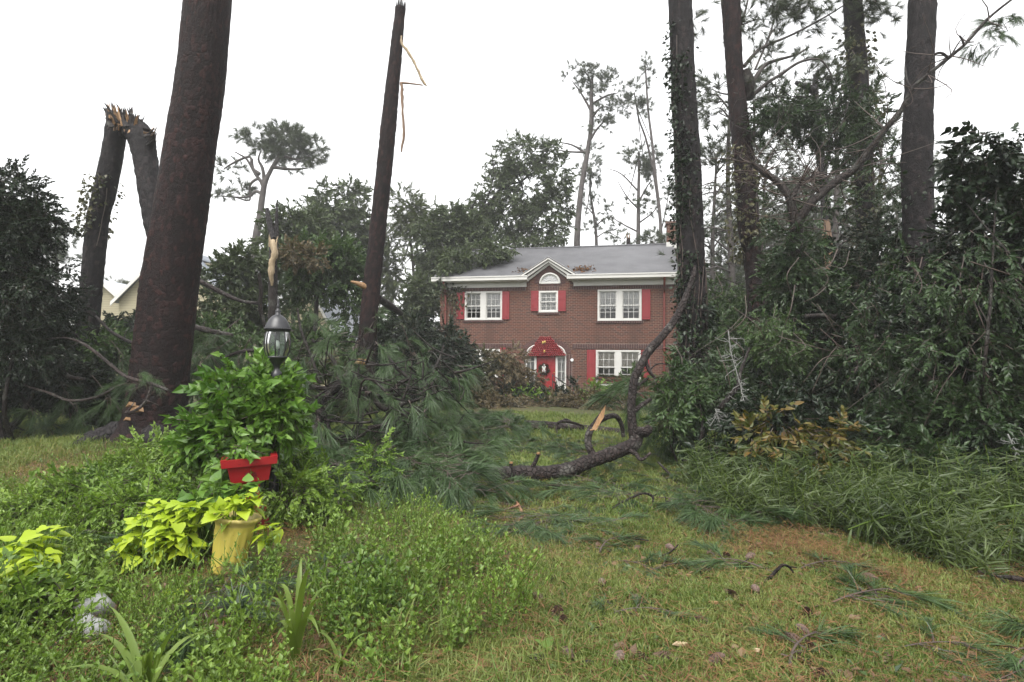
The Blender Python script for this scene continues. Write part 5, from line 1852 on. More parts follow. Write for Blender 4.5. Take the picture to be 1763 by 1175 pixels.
# woods to the right of the house: shared shapes, set out one by one
def proto_pine(seed, h, lean, label, group):
    g = np.random.default_rng(seed)
    t = thing('woodland_pine', label, 'tree', (0, 0, 0), group)
    mb = MB()
    P = np.array([[lean * z + .12 * math.sin(z * .5 + seed), .1 * math.cos(z * .4 + seed), z] for z in np.linspace(-.2, h, 9)])
    mb.tube(P, np.linspace(.22, .05, 9), 9, sub=3, bump=.1)
    mb.build('trunk', MT['bark_far'], t)
    mb, nb = MB(), MB()
    for k in range(34):
        f = g.uniform(.18, .99)
        s = np.array([np.interp(f * h, P[:, 2], P[:, i]) for i in range(3)])
        a = g.uniform(0, 6.283)
        L_ = g.uniform(.8, 2.6) * (1.15 - f * .55)
        e = s + np.array([math.cos(a) * L_, math.sin(a) * L_, g.uniform(-.2, .9)])
        for _q in range(3):
            e3 = e + g.normal(size=3) * [.5, .5, .35]
            mb.tube([(s + e) / 2, e3], [.014, .006], 4, sub=1)
        m = (s + e) / 2 + [0, 0, g.uniform(-.1, .35)]
        mb.tube([s, m, e], [.05, .035, .012], 5, sub=3)
        n = int(6 + 18 * f * f) if g.uniform() < .85 else 0
        if n:
            Q = e + g.normal(size=(n, 3)) * [.45, .45, .3]
            scatter(nb, TF_FAR, Q, (Q - s) + g.normal(size=Q.shape) * .4, g.uniform(.7, 1.2, n), g, .5)
    mb.build('limbs', MT['bark_far'], t, kind='stuff')
    nb.build('needles', [MT['needle_far'], MT['bark_far']], t, smooth=False, kind='stuff')
    return t


GW = 'hazy pines in the woods right of the house'
LW = 'hazy thin pine in the misty woods right of the brick house'
pr = [proto_pine(1, 13, .01, LW, GW), proto_pine(2, 15, -.03, LW, GW), proto_pine(3, 11, .04, LW, GW)]
WOODS = [(1228, 30, 0), (1252, 26, 1), (1335, 34, 2), (1342, 46, 0), (1405, 38, 2), (1447, 27, 1), (1462, 44, 0), (1530, 36, 2), (1640, 40, 1), (1700, 34, 0), (1290, 50, 1), (1380, 52, 0), (1230, 54, 2), (1500, 55, 1), (1600, 52, 0), (1745, 48, 2), (1265, 38, 2), (1310, 32, 1), (1360, 40, 1), (1425, 34, 0), (1480, 38, 1), (1515, 30, 0), (1395, 29, 2), (1570, 42, 2), (1325, 58, 0), (1455, 60, 1)]
used = set()
for px, d, k in WOODS:
    q = W(px, 625, d)
    q[2] = 0
    o = pr[k] if k not in used else copy_thing(pr[k], q)
    used.add(k)
    o.location = q
    o.rotation_euler = (0, 0, rg.uniform(0, 6.28))
    o.scale = (rg.uniform(.85, 1.15),) * 3

# low hazy undergrowth masses at the back
def backgrowth(label, blobs, n, mat, seed, size=1.0, tpl=None):
    g = np.random.default_rng(seed)
    mb = MB()
    leafmass(mb, tpl or TW_FAR, blobs, n, g, size, .4, .4, 1.6, seed, .5, .2, .7)
    o = mb.build('undergrowth', [MT[mat], MT['bark_far']], loc=(0, 0, 0), smooth=False, kind='stuff')
    o['label'] = label


backgrowth('hazy undergrowth in the woods right of the house', [pb(1240, 560, 26, 60, 60), pb(1300, 500, 30, 60, 60), pb(1350, 560, 24, 80, 60), pb(1440, 470, 28, 60, 50), pb(1450, 560, 22, 70, 60), pb(1560, 520, 26, 80, 90), pb(1680, 500, 24, 90, 100), pb(1250, 620, 24, 60, 50), pb(1400, 420, 34, 40, 30)], 3600, 'leaf_far', 61)
backgrowth('distant woods behind the houses on the left', [pb(60, 560, 45, 120, 50), pb(240, 560, 50, 120, 30), pb(420, 560, 46, 90, 40), pb(560, 560, 46, 80, 60), pb(660, 590, 44, 70, 60), pb(900, 620, 60, 300, 30), pb(-150, 500, 45, 150, 100)], 3600, 'leaf_far', 62)
backgrowth('distant treeline beyond the woods on the right', [pb(1200, 590, 70, 160, 50), pb(1480, 570, 66, 180, 70), pb(1800, 540, 60, 200, 100), pb(1340, 520, 75, 100, 40)], 3000, 'leaf_far', 63, 1.6)

backgrowth('dense shrubby woodland edge along the side of the garden', [pb(1960, 420, 9.5, 110, 130), pb(1950, 620, 9, 120, 110), pb(2150, 500, 11, 150, 200), pb(2350, 560, 13, 160, 180), pb(1900, 760, 8, 90, 60), pb(1980, 300, 11, 70, 70), pb(-260, 480, 12, 120, 150), pb(-420, 540, 13, 140, 150)], 1800, 'leaf_dark', 64, .75)

# ------------------------------------------------------------------ misty air
hz = MB()
hz.box((0, 8, 13.0), (1240, 0, 0), (0, 1240, 0), (0, 0, 29.0))
hm, N_, L_ = newmat('pale rain mist')
pv = N_.new('ShaderNodeVolumePrincipled')
pv.inputs['Color'].default_value = (.97, .98, 1.0, 1)
pv.inputs['Density'].default_value = HAZE
pv.inputs['Anisotropy'].default_value = 0.0
oo = N_.new('ShaderNodeOutputMaterial')
L_.new(pv.outputs[0], oo.inputs['Volume'])
ho = hz.build('haze', hm, smooth=False)
ho['kind'] = 'stuff'
ho['label'] = 'pale rain mist over the whole garden'


# ------------------------------------------------------------------ shrubs at the back and beside the house
shrub('camellia', 'large dark evergreen shrub between the bare broken pole and the house', 'shrub',
      [pb(700, 575, 19, 45, 35), pb(755, 600, 19.5, 45, 40), pb(665, 610, 19, 30, 50), pb(720, 640, 18.5, 70, 50), pb(785, 625, 20.5, 30, 40), pb(650, 660, 18, 30, 40), pb(775, 580, 21, 20, 20)], 1500, TW_MID, ('leaf_dark', 'twig'), size=1.15, seed=21, gap=.35)
shrub('camellia', 'olive glossy shrub growing against the left front window', 'shrub',
      [pb(800, 640, 22, 36, 36), pb(790, 680, 21, 45, 35), pb(830, 632, 23, 24, 26), pb(770, 680, 20, 40, 34)], 950, TW_MID, ('leaf_olive', 'twig'), size=1.15, seed=22, gap=.35)
shrub('hydrangea', 'wilted brown leaved shrub left of the front door', 'shrub',
      [pb(850, 640, 23, 36, 36), pb(880, 622, 24, 26, 24), pb(898, 660, 24, 34, 24), pb(925, 668, 24.3, 26, 14), pb(835, 690, 22, 40, 24), pb(870, 695, 22, 45, 22)], 820, [twig(.34, 8, leaf1(.19, .07), rg) for _ in range(3)], ('leaf_brown', 'twig'), seed=23, gap=.4, droop=.6)
shrub('foundation_shrub', 'low dark shrub below the front door handrail', 'shrub', [pb(945, 695, 23.5, 45, 22), pb(990, 680, 23.5, 32, 24), pb(885, 690, 22.5, 40, 26), pb(910, 700, 22, 40, 18), pb(960, 690, 23, 60, 16)], 700, TW_MID, ('leaf_dark', 'twig'), seed=24, gap=.3)
shrub('foundation_shrub', 'low bright lime shrub in front of the wilted brown one', 'shrub', [pb(905, 688, 22.2, 20, 12), pb(925, 684, 22.6, 18, 10), pb(890, 700, 22, 14, 10)], 220, TW_MID, ('leaf_bright', 'twig'), seed=25, gap=.3)
shrub('foundation_shrub', 'bright yellow green bush below the window box', 'shrub', [pb(1028, 680, 22.5, 12, 18), pb(1020, 694, 22.2, 16, 14), pb(1034, 666, 22.8, 9, 10)], 230, TW_MID, ('leaf_bright', 'twig'), seed=26, gap=.3)
shrub('foundation_shrub', 'straggly green shrub under the window box behind the upright limb', 'shrub', [pb(1065, 690, 22, 26, 20), pb(1090, 670, 21, 20, 30), pb(1050, 710, 20, 26, 14), pb(1110, 690, 20, 24, 30)], 330, TW_MID, ('leaf_mid', 'twig'), seed=27, gap=.5)
shrub('foundation_shrub', 'brown and olive litter of low shrub along the back log', 'shrub', [pb(850, 702, 19.5, 44, 18), pb(930, 702, 20.5, 34, 16), pb(1000, 696, 20.5, 40, 20), pb(1050, 702, 19.5, 34, 18)], 620, TW_MID, ('leaf_brown', 'twig'), seed=28, gap=.5, stems=0)
# ivy on the house front
mb = MB()
P = np.array([H(FP(782 + rg.normal() * 11, 520)[0], -.05 - rg.uniform(0, .08), z) for z in FP(780, 545)[1] + (ZE + .1 - FP(780, 545)[1]) * rg.beta(1.6, 1, 260)])
scatter(mb, [leaf1(.15, .12), leaf1(.12, .1)], P, -HZ * .8 + rg.normal(size=P.shape) * .5, rg.uniform(.7, 1.2, len(P)), rg, .2)
for k in range(5):
    u = FP(776 + k * 4, 520)[0]
    mb.tube([H(u + .1 * math.sin(j + k), -.03, 2.2 + j * .55) for j in range(6)], .012, 4, 1, sub=2)
tag(mb.build('ivy', [MT['leaf_olive'], MT['twig']], loc=H(.7, -.05, 2.5)), 'thin ivy climbing the brick between the left downspout and red shutter', 'ivy')

# left side
shrub('dark_tree', 'dense dark evergreen filling the left edge of the garden', 'tree',
      [pb(15, 345, 10.5, 55, 50), pb(60, 400, 10.5, 46, 50), pb(-30, 430, 10.5, 90, 90), pb(70, 480, 10.5, 52, 50), pb(10, 520, 10.2, 80, 60), pb(95, 540, 10.8, 45, 50), pb(40, 600, 10.5, 80, 46), pb(-80, 560, 10.5, 80, 100), pb(-60, 340, 11, 70, 60)], 6000, TW_SMALL, ('leaf_dark', 'twig'), size=1.1, seed=31, gap=.3, stem_r=.05)
shrub('leafy_shrub', 'mid green shrub between the left evergreen and the massive leaning pine', 'shrub',
      [pb(160, 600, 15, 46, 36), pb(215, 590, 16, 36, 30), pb(130, 620, 14, 50, 40), pb(200, 620, 14.5, 60, 40), pb(105, 570, 15.5, 26, 34)], 900, TW_MID, ('leaf_mid', 'twig'), seed=32, gap=.45)
shrub('dark_shrub', 'deep shadowed shrub low under the left evergreen', 'shrub', [pb(30, 665, 11.8, 60, 34), pb(110, 660, 11.8, 50, 34), pb(-60, 660, 11.5, 60, 50), pb(180, 660, 12.6, 40, 30)], 900, TW_NEAR, ('leaf_dark', 'twig'), seed=38, gap=.3)
shrub('leafy_shrub', 'dark shrub in front of the yellow shingled gable', 'shrub', [pb(228, 552, 20, 20, 18), pb(245, 565, 19, 24, 24), pb(205, 572, 20, 24, 20)], 420, TW_MID, ('leaf_dark', 'twig'), seed=33, gap=.4)
shrub('broadleaf_plant', 'pale broad leaved plant at the foot of the massive leaning pine', 'plant', [pb(180, 712, 12.6, 30, 24), pb(205, 695, 12.6, 22, 20), pb(158, 728, 12.4, 18, 14)], 170, [twig(.25, 8, leaf2(.17, .07), rg) for _ in range(3)], ('leaf_mid', 'twig'), seed=34, gap=.3)
shrub('leafy_shrub', 'shaded shrub behind the vine covered lamp post', 'shrub', [pb(370, 590, 15, 40, 40), pb(420, 610, 14, 50, 40), pb(350, 650, 13, 34, 40), pb(520, 620, 14.5, 50, 30), pb(570, 600, 15.5, 40, 34)], 900, TW_MID, ('leaf_mid', 'twig'), seed=35, gap=.45)
shrub('leafy_shrub', 'lacy green shrub screening the yellow clapboard wing', 'shrub', [pb(505, 560, 25, 40, 44), pb(540, 575, 25, 26, 34), pb(480, 590, 24, 30, 30), pb(560, 600, 24, 30, 20), pb(520, 515, 25.5, 30, 24)], 620, TW_MID, ('leaf_mid', 'twig'), size=1.1, seed=37, gap=.8, freq=2.4)
shrub('leafy_shrub', 'low shrub behind the heap between lamp post and bare broken pole', 'shrub', [pb(560, 650, 14, 50, 34), pb(500, 660, 13.5, 40, 30), pb(600, 680, 14.2, 30, 24)], 420, TW_MID, ('leaf_olive', 'twig'), seed=36, gap=.5)

# right thicket
shrub('vine_column', 'vine cloaked mass around the crooked hardwood trunk', 'vine', [pb(1372, 450, 11.2, 34, 60), pb(1390, 510, 11, 45, 60), pb(1350, 500, 11.2, 30, 50), pb(1400, 580, 10.8, 50, 50), pb(1345, 430, 11.2, 26, 30)], 900, TW_SMALL, ('leaf_deep', 'twig'), size=1.3, seed=41, gap=.35)
shrub('vine_mound', 'pale fine leaved vine mound tumbling down in the thicket', 'vine', [pb(1330, 565, 9.6, 44, 26), pb(1345, 600, 9.5, 38, 26), pb(1352, 650, 9.4, 24, 40), pb(1358, 700, 9.3, 16, 34)], 560, [twig(.22, 16, leaf1(.062, .024), rg, ang=60) for _ in range(4)], ('leaf_mid', 'twig'), seed=42, gap=.3, droop=.7, stems=3)
shrub('thicket_shrub', 'dark tangled shrub around the stout straight pine', 'shrub', [pb(1500, 500, 10.9, 50, 60), pb(1530, 480, 11.9, 26, 60), pb(1460, 580, 10.2, 60, 60), pb(1560, 580, 10.2, 60, 60), pb(1500, 660, 9.8, 70, 50), pb(1600, 660, 9.8, 60, 60), pb(1520, 410, 11.9, 22, 34)], 1700, TW_SMALL, ('leaf_dark', 'twig'), size=1.6, seed=43, gap=.6, freq=2.2, stem_r=.03)
shrub('broadleaf_tree', 'dark big leaved tree filling the right edge of the garden', 'tree', [pb(1690, 265, 7.6, 46, 36), pb(1750, 275, 7.6, 46, 46), pb(1655, 320, 7.7, 26, 30), pb(1715, 350, 7.6, 56, 36), pb(1775, 400, 7.5, 60, 70)], 520, TW_BIG, ('leaf_dark', 'twig'), size=.8, seed=44, gap=.8, freq=2.6, out=.4, droop=.5, stem_r=.03, stems=10)
shrub('broadleaf_tree', 'dark fine leaved growth below the big leaved tree at the right edge', 'tree', [pb(1665, 430, 7.9, 36, 50), pb(1720, 480, 7.7, 66, 60), pb(1655, 540, 7.9, 36, 60), pb(1730, 600, 7.7, 76, 60), pb(1820, 520, 7.6, 80, 120), pb(1670, 650, 7.8, 50, 50), pb(1760, 420, 7.7, 40, 50)], 1600, TW_SMALL, ('leaf_dark', 'twig'), size=1.35, seed=54, gap=.75, freq=2.2, stem_r=.03, stems=12)
shrub('vine_tangle', 'loose leafy vines hanging over the face of the right hand thicket', 'vine', [pb(1560, 500, 7.9, 90, 60), pb(1680, 480, 7.3, 60, 90), pb(1520, 620, 8.2, 90, 50), pb(1650, 620, 7.3, 90, 60)], 420, TW_SMALL, ('leaf_deep', 'twig'), size=1.2, seed=55, gap=.8, freq=2.4, stems=0, droop=.8)
shrub('thicket_shrub', 'shadowy undergrowth shrub at the foot of the right hand tree', 'shrub', [pb(1700, 730, 7.2, 90, 60), pb(1590, 750, 7.6, 70, 50), pb(1500, 740, 8.2, 60, 50), pb(1780, 700, 7.2, 70, 90), pb(1620, 810, 7.0, 90, 40), pb(1740, 820, 6.8, 80, 40), pb(1520, 800, 7.5, 60, 40)], 1700, TW_NEAR, ('leaf_deep', 'twig'), size=.85, seed=45, gap=.35)
shrub('thicket_shrub', 'glossy shrub below the ivy grown pine at the house corner', 'shrub', [pb(1180, 690, 9.8, 44, 40), pb(1220, 720, 9.4, 50, 46), pb(1160, 740, 9.2, 36, 30), pb(1250, 670, 10, 40, 46), pb(1270, 750, 9, 50, 40), pb(1200, 620, 11, 36, 40)], 1200, TW_NEAR, ('leaf_deep', 'twig'), size=.75, seed=46, gap=.55)
shrub('thicket_shrub', 'lighter green shrub leaning over the fork of the fallen limb', 'shrub', [pb(1160, 655, 9, 20, 24), pb(1175, 690, 8.8, 30, 22), pb(1150, 720, 8.6, 26, 16), pb(1195, 660, 9, 18, 20)], 260, TW_NEAR, ('leaf_mid', 'twig'), size=.75, seed=47, gap=.45)
shrub('autumn_shrub', 'shrub with yellow and orange turning leaves at the thicket edge', 'shrub', [pb(1300, 770, 7.4, 30, 36), pb(1340, 730, 7.6, 44, 24), pb(1430, 770, 7.3, 46, 34), pb(1385, 800, 7.1, 36, 24), pb(1270, 800, 7.3, 24, 24), pb(1455, 745, 7.4, 26, 20)], 150, [twig(.26, 7, leaf2(.12, .06), rg) for _ in range(4)], ('leaf_autumn', 'twig'), seed=48, gap=.5, droop=.6)
shrub('thicket_shrub', 'dark undergrowth behind the yellow and orange leaves', 'shrub', [pb(1330, 740, 8.2, 70, 44), pb(1420, 760, 8.0, 60, 46), pb(1370, 700, 8.8, 60, 40), pb(1260, 790, 7.9, 50, 34), pb(1430, 680, 9.2, 60, 44), pb(1330, 800, 7.7, 70, 26)], 1300, TW_NEAR, ('leaf_dark', 'twig'), size=.9, seed=49, gap=.35)
shrub('thicket_shrub', 'hazy shrub between the ivy grown pine and the curved pine', 'shrub', [pb(1240, 580, 15.5, 34, 44), pb(1262, 540, 17, 30, 40), pb(1225, 620, 14.5, 30, 40), pb(1290, 620, 14, 30, 40), pb(1235, 520, 18, 20, 34)], 700, TW_MID, ('leaf_mid', 'twig'), seed=50, gap=.45)
shrub('thicket_shrub', 'dim shrub mass between the crooked hardwood and the ragged pine', 'shrub', [pb(1440, 480, 13, 30, 60), pb(1450, 560, 12.5, 40, 60), pb(1430, 640, 12, 60, 40), pb(1310, 660, 12, 40, 50)], 800, TW_MID, ('leaf_dark', 'twig'), seed=51, gap=.4)


# bare hanging stems over the thicket
tv = thing('bare_vines', 'bare tan vine stems dangling over the dark right hand thicket', 'vine', W(1600, 640, 7.2) * [1, 1, 0])
mb = MB()
for _ in range(46):
    x, y = rg.uniform(1230, 1740), rg.uniform(420, 640)
    dd = 9.4 - (x - 1230) / 510 * 2.4 + rg.normal() * .15
    s = W(x, y, dd)
    e = s + np.array([rg.normal() * .35, -.1, -rg.uniform(.2, .9)])
    m = (s + e) / 2 + np.array([rg.normal() * .14, -.1, rg.normal() * .08])
    r0 = rg.uniform(.004, .009)
    mb.tube([s, m, e], [r0, r0, r0 * .5], 4, sub=5, bump=.1)
mb.build('stems', MT['twig'], tv, kind='stuff')

# ------------------------------------------------------------------ fallen timber
def timber(name, label, cat, loc, limbs, mat='bark_log', bump=.1, stubs=()):
    t = thing(name, label, cat, loc)
    for nm, pts, w_, *m in limbs:
        mb = MB()
        Q = WP(*pts)
        dd = np.mean([p[2] for p in pts])
        mb.tube(Q, np.broadcast_to(np.asarray(w_, float), (len(Q),)) / 2 * dd / FPX, 14 if np.max(w_) > 12 else 8, sub=6 if np.max(w_) > 12 else 4, bump=bump, bf=4, seed=len(pts))
        mb.build(nm, MT[m[0] if m else mat], t)
    return t


lg = timber('fallen_log', 'dark fallen pine limb lying across the lawn with a looping and a tall upright fork', 'fallen limb', G(920, 830),
            [('trunk', [(843, 819, 7.35), (853, 818, 7.35), (899, 816, 7.4), (944, 815, 7.45), (981, 809, 7.6), (1012, 796, 7.75), (1046, 784, 7.9), (1075, 773, 8.05), (1092, 764, 8.15), (1100, 740, 8.25)], [24, 26, 26, 25, 25, 24, 24, 24, 25, 20]),
             ('branch', [(1028, 792, 7.8), (1024, 788, 7.8), (1014, 770, 7.85), (1013, 750, 7.9), (1024, 731, 7.95), (1043, 719, 8.0), (1060, 717, 8.1), (1070, 731, 8.15), (1073, 752, 8.2)], [13, 13, 12, 12, 11, 10, 9, 8, 7]),
             ('branch', [(1096, 770, 8.15), (1090, 745, 8.2), (1087, 710, 8.25), (1088, 685, 8.3), (1092, 654, 8.35), (1102, 632, 8.4), (1117, 605, 8.5), (1137, 583, 8.6), (1160, 554, 8.7), (1176, 523, 8.8), (1188, 493, 8.9), (1195, 470, 8.95), (1196, 458, 9)], [17, 16, 14, 14, 14, 14, 14, 13.5, 13, 12, 10, 7, 4]),
             ('branch', [(1092, 708, 8.25), (1104, 698, 8.3), (1120, 688, 8.4)], [9, 8, 7]),
             ('branch', [(1096, 664, 8.35), (1106, 659, 8.4), (1116, 651, 8.45)], [5, 5, 4]),
             ('branch', [(1112, 622, 8.45), (1118, 640, 8.4), (1128, 652, 8.4)], [7, 6, 4]),
             ('branch', [(1118, 638, 8.4), (1130, 628, 8.45), (1146, 627, 8.5), (1160, 632, 8.5)], [3, 2.5, 2, 1.5]),
             ('branch', [(1100, 745, 8.2), (1112, 743, 8.1), (1120, 735, 8.1)], [20, 18, 12]),
             ('branch', [(1083, 775, 8.0), (1095, 782, 7.9), (1104, 792, 7.7), (1120, 780, 7.7)], [8, 8, 6, 5]),
             ('stub', [(1018, 737, 7.95), (1028, 722, 7.95), (1036, 708, 7.95)], [8, 7, 2]),
             ('stub', [(880, 832, 7.2), (879, 815, 7.2), (880, 799, 7.2)], [6, 6, 6]),
             ('stub', [(916, 806, 7.4), (922, 795, 7.4), (927, 782, 7.4)], [8, 7, 6]),
             ('twig', [(1140, 580, 8.6), (1120, 597, 8.6), (1098, 612, 8.6)], [2, 2, 1]),
             ('twig', [(1172, 535, 8.8), (1195, 533, 8.8), (1225, 537, 8.9)], [2, 1.5, 1])], bump=.09)
mb = MB()
q, q2 = W(1030, 722, 7.9), W(1043, 697, 7.88)
mb.add([W(1019, 738, 7.88), W(1026, 742, 7.87), W(1040, 718, 7.86), q2, W(1033, 712, 7.93)], [[0, 1, 4], [1, 2, 4], [2, 3, 4]])
mb.tube([W(1016, 741, 7.85), W(1022, 740, 7.84)], .012, 6, sub=1)
for a, b_ in (((927, 782), 6), ((880, 798), 6)):
    c = W(a[0], a[1], 7.4 if a[0] > 900 else 7.2)
    mb.lathe([(.001, .022), (.022, .018), (.024, .0)], c, 8)
mb.build('raw_wood', MT['rawwood'], lg, smooth=False)
timber('fallen_log', 'gray fallen log lying in the grass behind the looping fallen limb', 'fallen log', G(1000, 745),
       [('trunk', [(902, 732, 12.5), (920, 733, 12.5), (938, 733, 12.5), (975, 736, 12.4), (1009, 738, 12.4), (1077, 745, 12.2), (1130, 748, 12.1)], [18, 17, 16, 14, 13, 12, 10]),
        ('branch', [(1005, 734, 12.3), (985, 728, 12), (965, 726, 11.8), (958, 735, 11.8), (960, 752, 11.6)], [4, 5, 5, 4, 2]),
        ('branch', [(985, 728, 12), (975, 722, 12), (968, 724, 12)], [4, 3, 2])])
timber('fallen_log', 'short gray log half hidden in front of the olive shrub', 'fallen log', G(830, 722),
       [('trunk', [(800, 718, 14.5), (815, 716, 14.5), (840, 719, 14.4), (862, 722, 14.3)], [13, 13, 11, 9]), ('branch', [(806, 726, 14.2), (822, 733, 14), (850, 729, 14)], [4, 3, 2])])
timber('fallen_limb', 'thin lichen gray limb lying left of the dark fallen limb', 'fallen limb', G(800, 803),
       [('trunk', [(777, 796, 8.4), (800, 797, 8.4), (825, 801, 8.3), (842, 806, 8.2)], [8, 8, 7, 4]), ('branch', [(795, 800, 8.2), (793, 785, 8.2), (783, 778, 8.2)], [5, 4, 3]), ('branch', [(800, 790, 8.3), (818, 780, 8.3), (830, 771, 8.3)], [3, 2, 1.5])])
STK = [('cut stick propped beside the dark fallen limb', [(899, 830, 7), (907, 843, 6.8), (914, 856, 6.6)], [5, 6, 6], 'bark_log'),
       ('bare copper twig curling on the grass in front of the fallen limb', [(842, 844, 6.75), (865, 845, 6.7), (882, 858, 6.4), (893, 871, 6.15), (899, 889, 5.8), (887, 904, 5.55), (874, 913, 5.4)], [3, 4, 4.5, 5, 6, 6, 5], 'copper'),
       ('thin copper twig crossing the curled copper one', [(822, 880, 6.0), (860, 880, 6.0), (882, 874, 6.05), (893, 869, 6.1)], [2, 3, 3.5, 4], 'copper'),
       ('hooked dark twig arching out of the boughs at the thicket foot', [(1049, 878, 6.0), (1080, 861, 6.2), (1106, 850, 6.3), (1123, 855, 6.3), (1123, 870, 6.2), (1111, 887, 5.9), (1096, 893, 5.7)], [3, 4, 4, 5, 4, 3, 2], 'bark_dark'),
       ('leaning dark twig at the thicket foot, cut end up', [(1133, 796, 8), (1157, 821, 7.6), (1174, 844, 7.2)], [4, 5, 4], 'bark_dark'),
       ('dark forked twig below the thicket boughs, on bare pine straw', [(1136, 872, 6.2), (1150, 892, 5.9), (1170, 912, 5.6), (1185, 920, 5.5)], [3, 3.5, 3, 2], 'bark_dark'),
       ('short gray stub resting at the edge of the pine straw', [(1140, 873, 6.2), (1148, 867, 6.2), (1154, 862, 6.2)], [7, 7, 6], 'bark_log'),
       ('straight brown stick on the lawn above the fan shaped bough', [(1075, 926, 5.05), (1095, 928, 5.0), (1117, 931, 4.95)], [3, 3, 2], 'bark_dark'),
       ('short brown stick right of the fan shaped bough on the lawn', [(1141, 957, 4.6), (1155, 950, 4.65), (1168, 938, 4.7)], [3, 3, 2], 'bark_dark'),
       ('kinked dark branch standing up from the lawn bough near the thicket', [(1317, 1003, 4.05), (1330, 990, 4.08), (1346, 974, 4.1), (1358, 976, 4.1), (1366, 986, 4.1)], [6, 6, 5, 4, 3], 'bark_dark'),
       ('curled wet twig on the lawn near the right edge', [(1512, 1034, 3.75), (1535, 1045, 3.7), (1549, 1066, 3.6), (1545, 1080, 3.5), (1530, 1090, 3.45)], [5, 6, 7, 7, 5], 'bark_dark'),
       ('long thin dark twig lying along the bottom right of the lawn', [(1466, 1062, 3.55), (1482, 1090, 3.4), (1497, 1130, 3.2), (1530, 1150, 3.05), (1580, 1172, 2.9)], [4, 5, 5, 4, 3], 'bark_dark'),
       ('small spiky twig on the lawn among pine cones', [(1384, 1128, 3.1), (1402, 1130, 3.08), (1417, 1108, 3.2), (1420, 1100, 3.22)], [4, 5, 4, 2], 'bark_dark'),
       ('dark branch end poking from the narrow leaved weeds at the right edge', [(1685, 985, 4.2), (1720, 992, 4.1), (1775, 1000, 4.0)], [5, 7, 9], 'bark_dark'),
       ('mossy gray limb reaching from behind the massive pine toward the lamp', [(330, 478, 13), (347, 486, 13), (375, 501, 13), (402, 514, 12.9), (425, 521, 12.8), (446, 522, 12.7)], [9, 9, 8, 7, 6, 5], 'bark_log'),
       ('thick lichened limb lying behind the lamp mound beside the massive pine', [(325, 560, 12.5), (345, 566, 12.4), (370, 572, 12.3), (400, 578, 12.2)], [10, 10, 9, 7], 'bark_log'),
       ('gray limb just above the vine mound left of the lamp', [(384, 617, 11), (410, 607, 11), (440, 603, 10.9), (455, 604, 10.9)], [4, 6, 7, 5], 'bark_log'),
       ('dark crooked upright branch just left of the lantern', [(446, 470, 12), (449, 500, 12), (448, 530, 12), (453, 552, 12), (460, 575, 12), (464, 640, 12.2), (466, 720, 12.4)], [6, 7, 7, 7, 6, 6, 6], 'bark_dark'),
       ('dark horizontal limb lying across the thicket beside the stout pine', [(1386, 545, 9.9), (1420, 544, 9.9), (1465, 549, 9.8), (1514, 555, 9.8), (1560, 560, 9.8)], [8, 9, 9, 8, 6], 'bark_dark'),
       ('thin arched limb under the dark horizontal limb in the thicket', [(1440, 572, 9.8), (1465, 568, 9.8), (1490, 571, 9.7)], [3, 3.5, 2], 'bark_dark'),
       ('dark stump of limb beside the white lichen twig', [(1240, 702, 8.8), (1255, 685, 8.8), (1271, 664, 8.8), (1275, 640, 8.9), (1290, 600, 9.1)], [9, 9, 7, 6, 5], 'bark_dark')]
for lab, pts, w_, mat in STK:
    mb = MB()
    Q = WP(*pts)
    dd = np.mean([p[2] for p in pts])
    mb.tube(Q, np.array(w_) / 2 * dd / FPX, 8, sub=5, bump=.16, bf=3, seed=len(lab))
    for k in range(2 if len(pts) > 4 else 1):
        i = rg.integers(1, len(Q) - 1)
        e = Q[i] + rg.normal(size=3) * .05 * dd / 6 + nrm(Q[i] - Q[i - 1]) * .04
        mb.tube([Q[i], e], [.012 * dd / 10, .004], 5, sub=1)
    nm = 'limb' if w_[0] > 7 else 'twig'
    tag(mb.build('fallen_' + nm, MT[mat], loc=Q[0]), lab, 'branch')

# lichen twigs
for lab, root, dirs in (('white lichen crusted twig hanging in the thicket', [(1254, 570, 8.6), (1258, 605, 8.6), (1268, 640, 8.6), (1276, 670, 8.55), (1283, 700, 8.5)], 60),
                        ('small white lichen crusted twig low in the thicket below the larger one', [(1232, 705, 8.3), (1237, 722, 8.3), (1243, 742, 8.3)], 26),
                        ('pale crooked lichen twig at the far right edge of the thicket', [(1735, 748, 6.6), (1745, 770, 6.6), (1755, 785, 6.6)], 12)):
    t = thing('lichen_twig', lab, 'twig', W(*root[0]))
    Q = WP(*root)
    mb = MB()
    mb.tube(Q, [.009, .008, .007, .005, .004][:len(Q)], 6, sub=4, bump=.3, bf=2)
    for k in range(dirs):
        f = rg.uniform(.05, 1) * (len(Q) - 1)
        i = min(int(f), len(Q) - 2)
        s = Q[i] + (Q[i + 1] - Q[i]) * (f - i)
        e = s + rg.normal(size=3) * [.10, .05, .07] + [0, 0, -.03]
        mb.tube([s, (s + e) / 2 + rg.normal(size=3) * .02, e], [.0035, .0035, .0025], 4, sub=2)
        e2 = e + rg.normal(size=3) * .04
        mb.tube([e, e2], [.003, .0015], 4, sub=1)
    mb.build('lichen', MT['lichen'], t, kind='stuff')

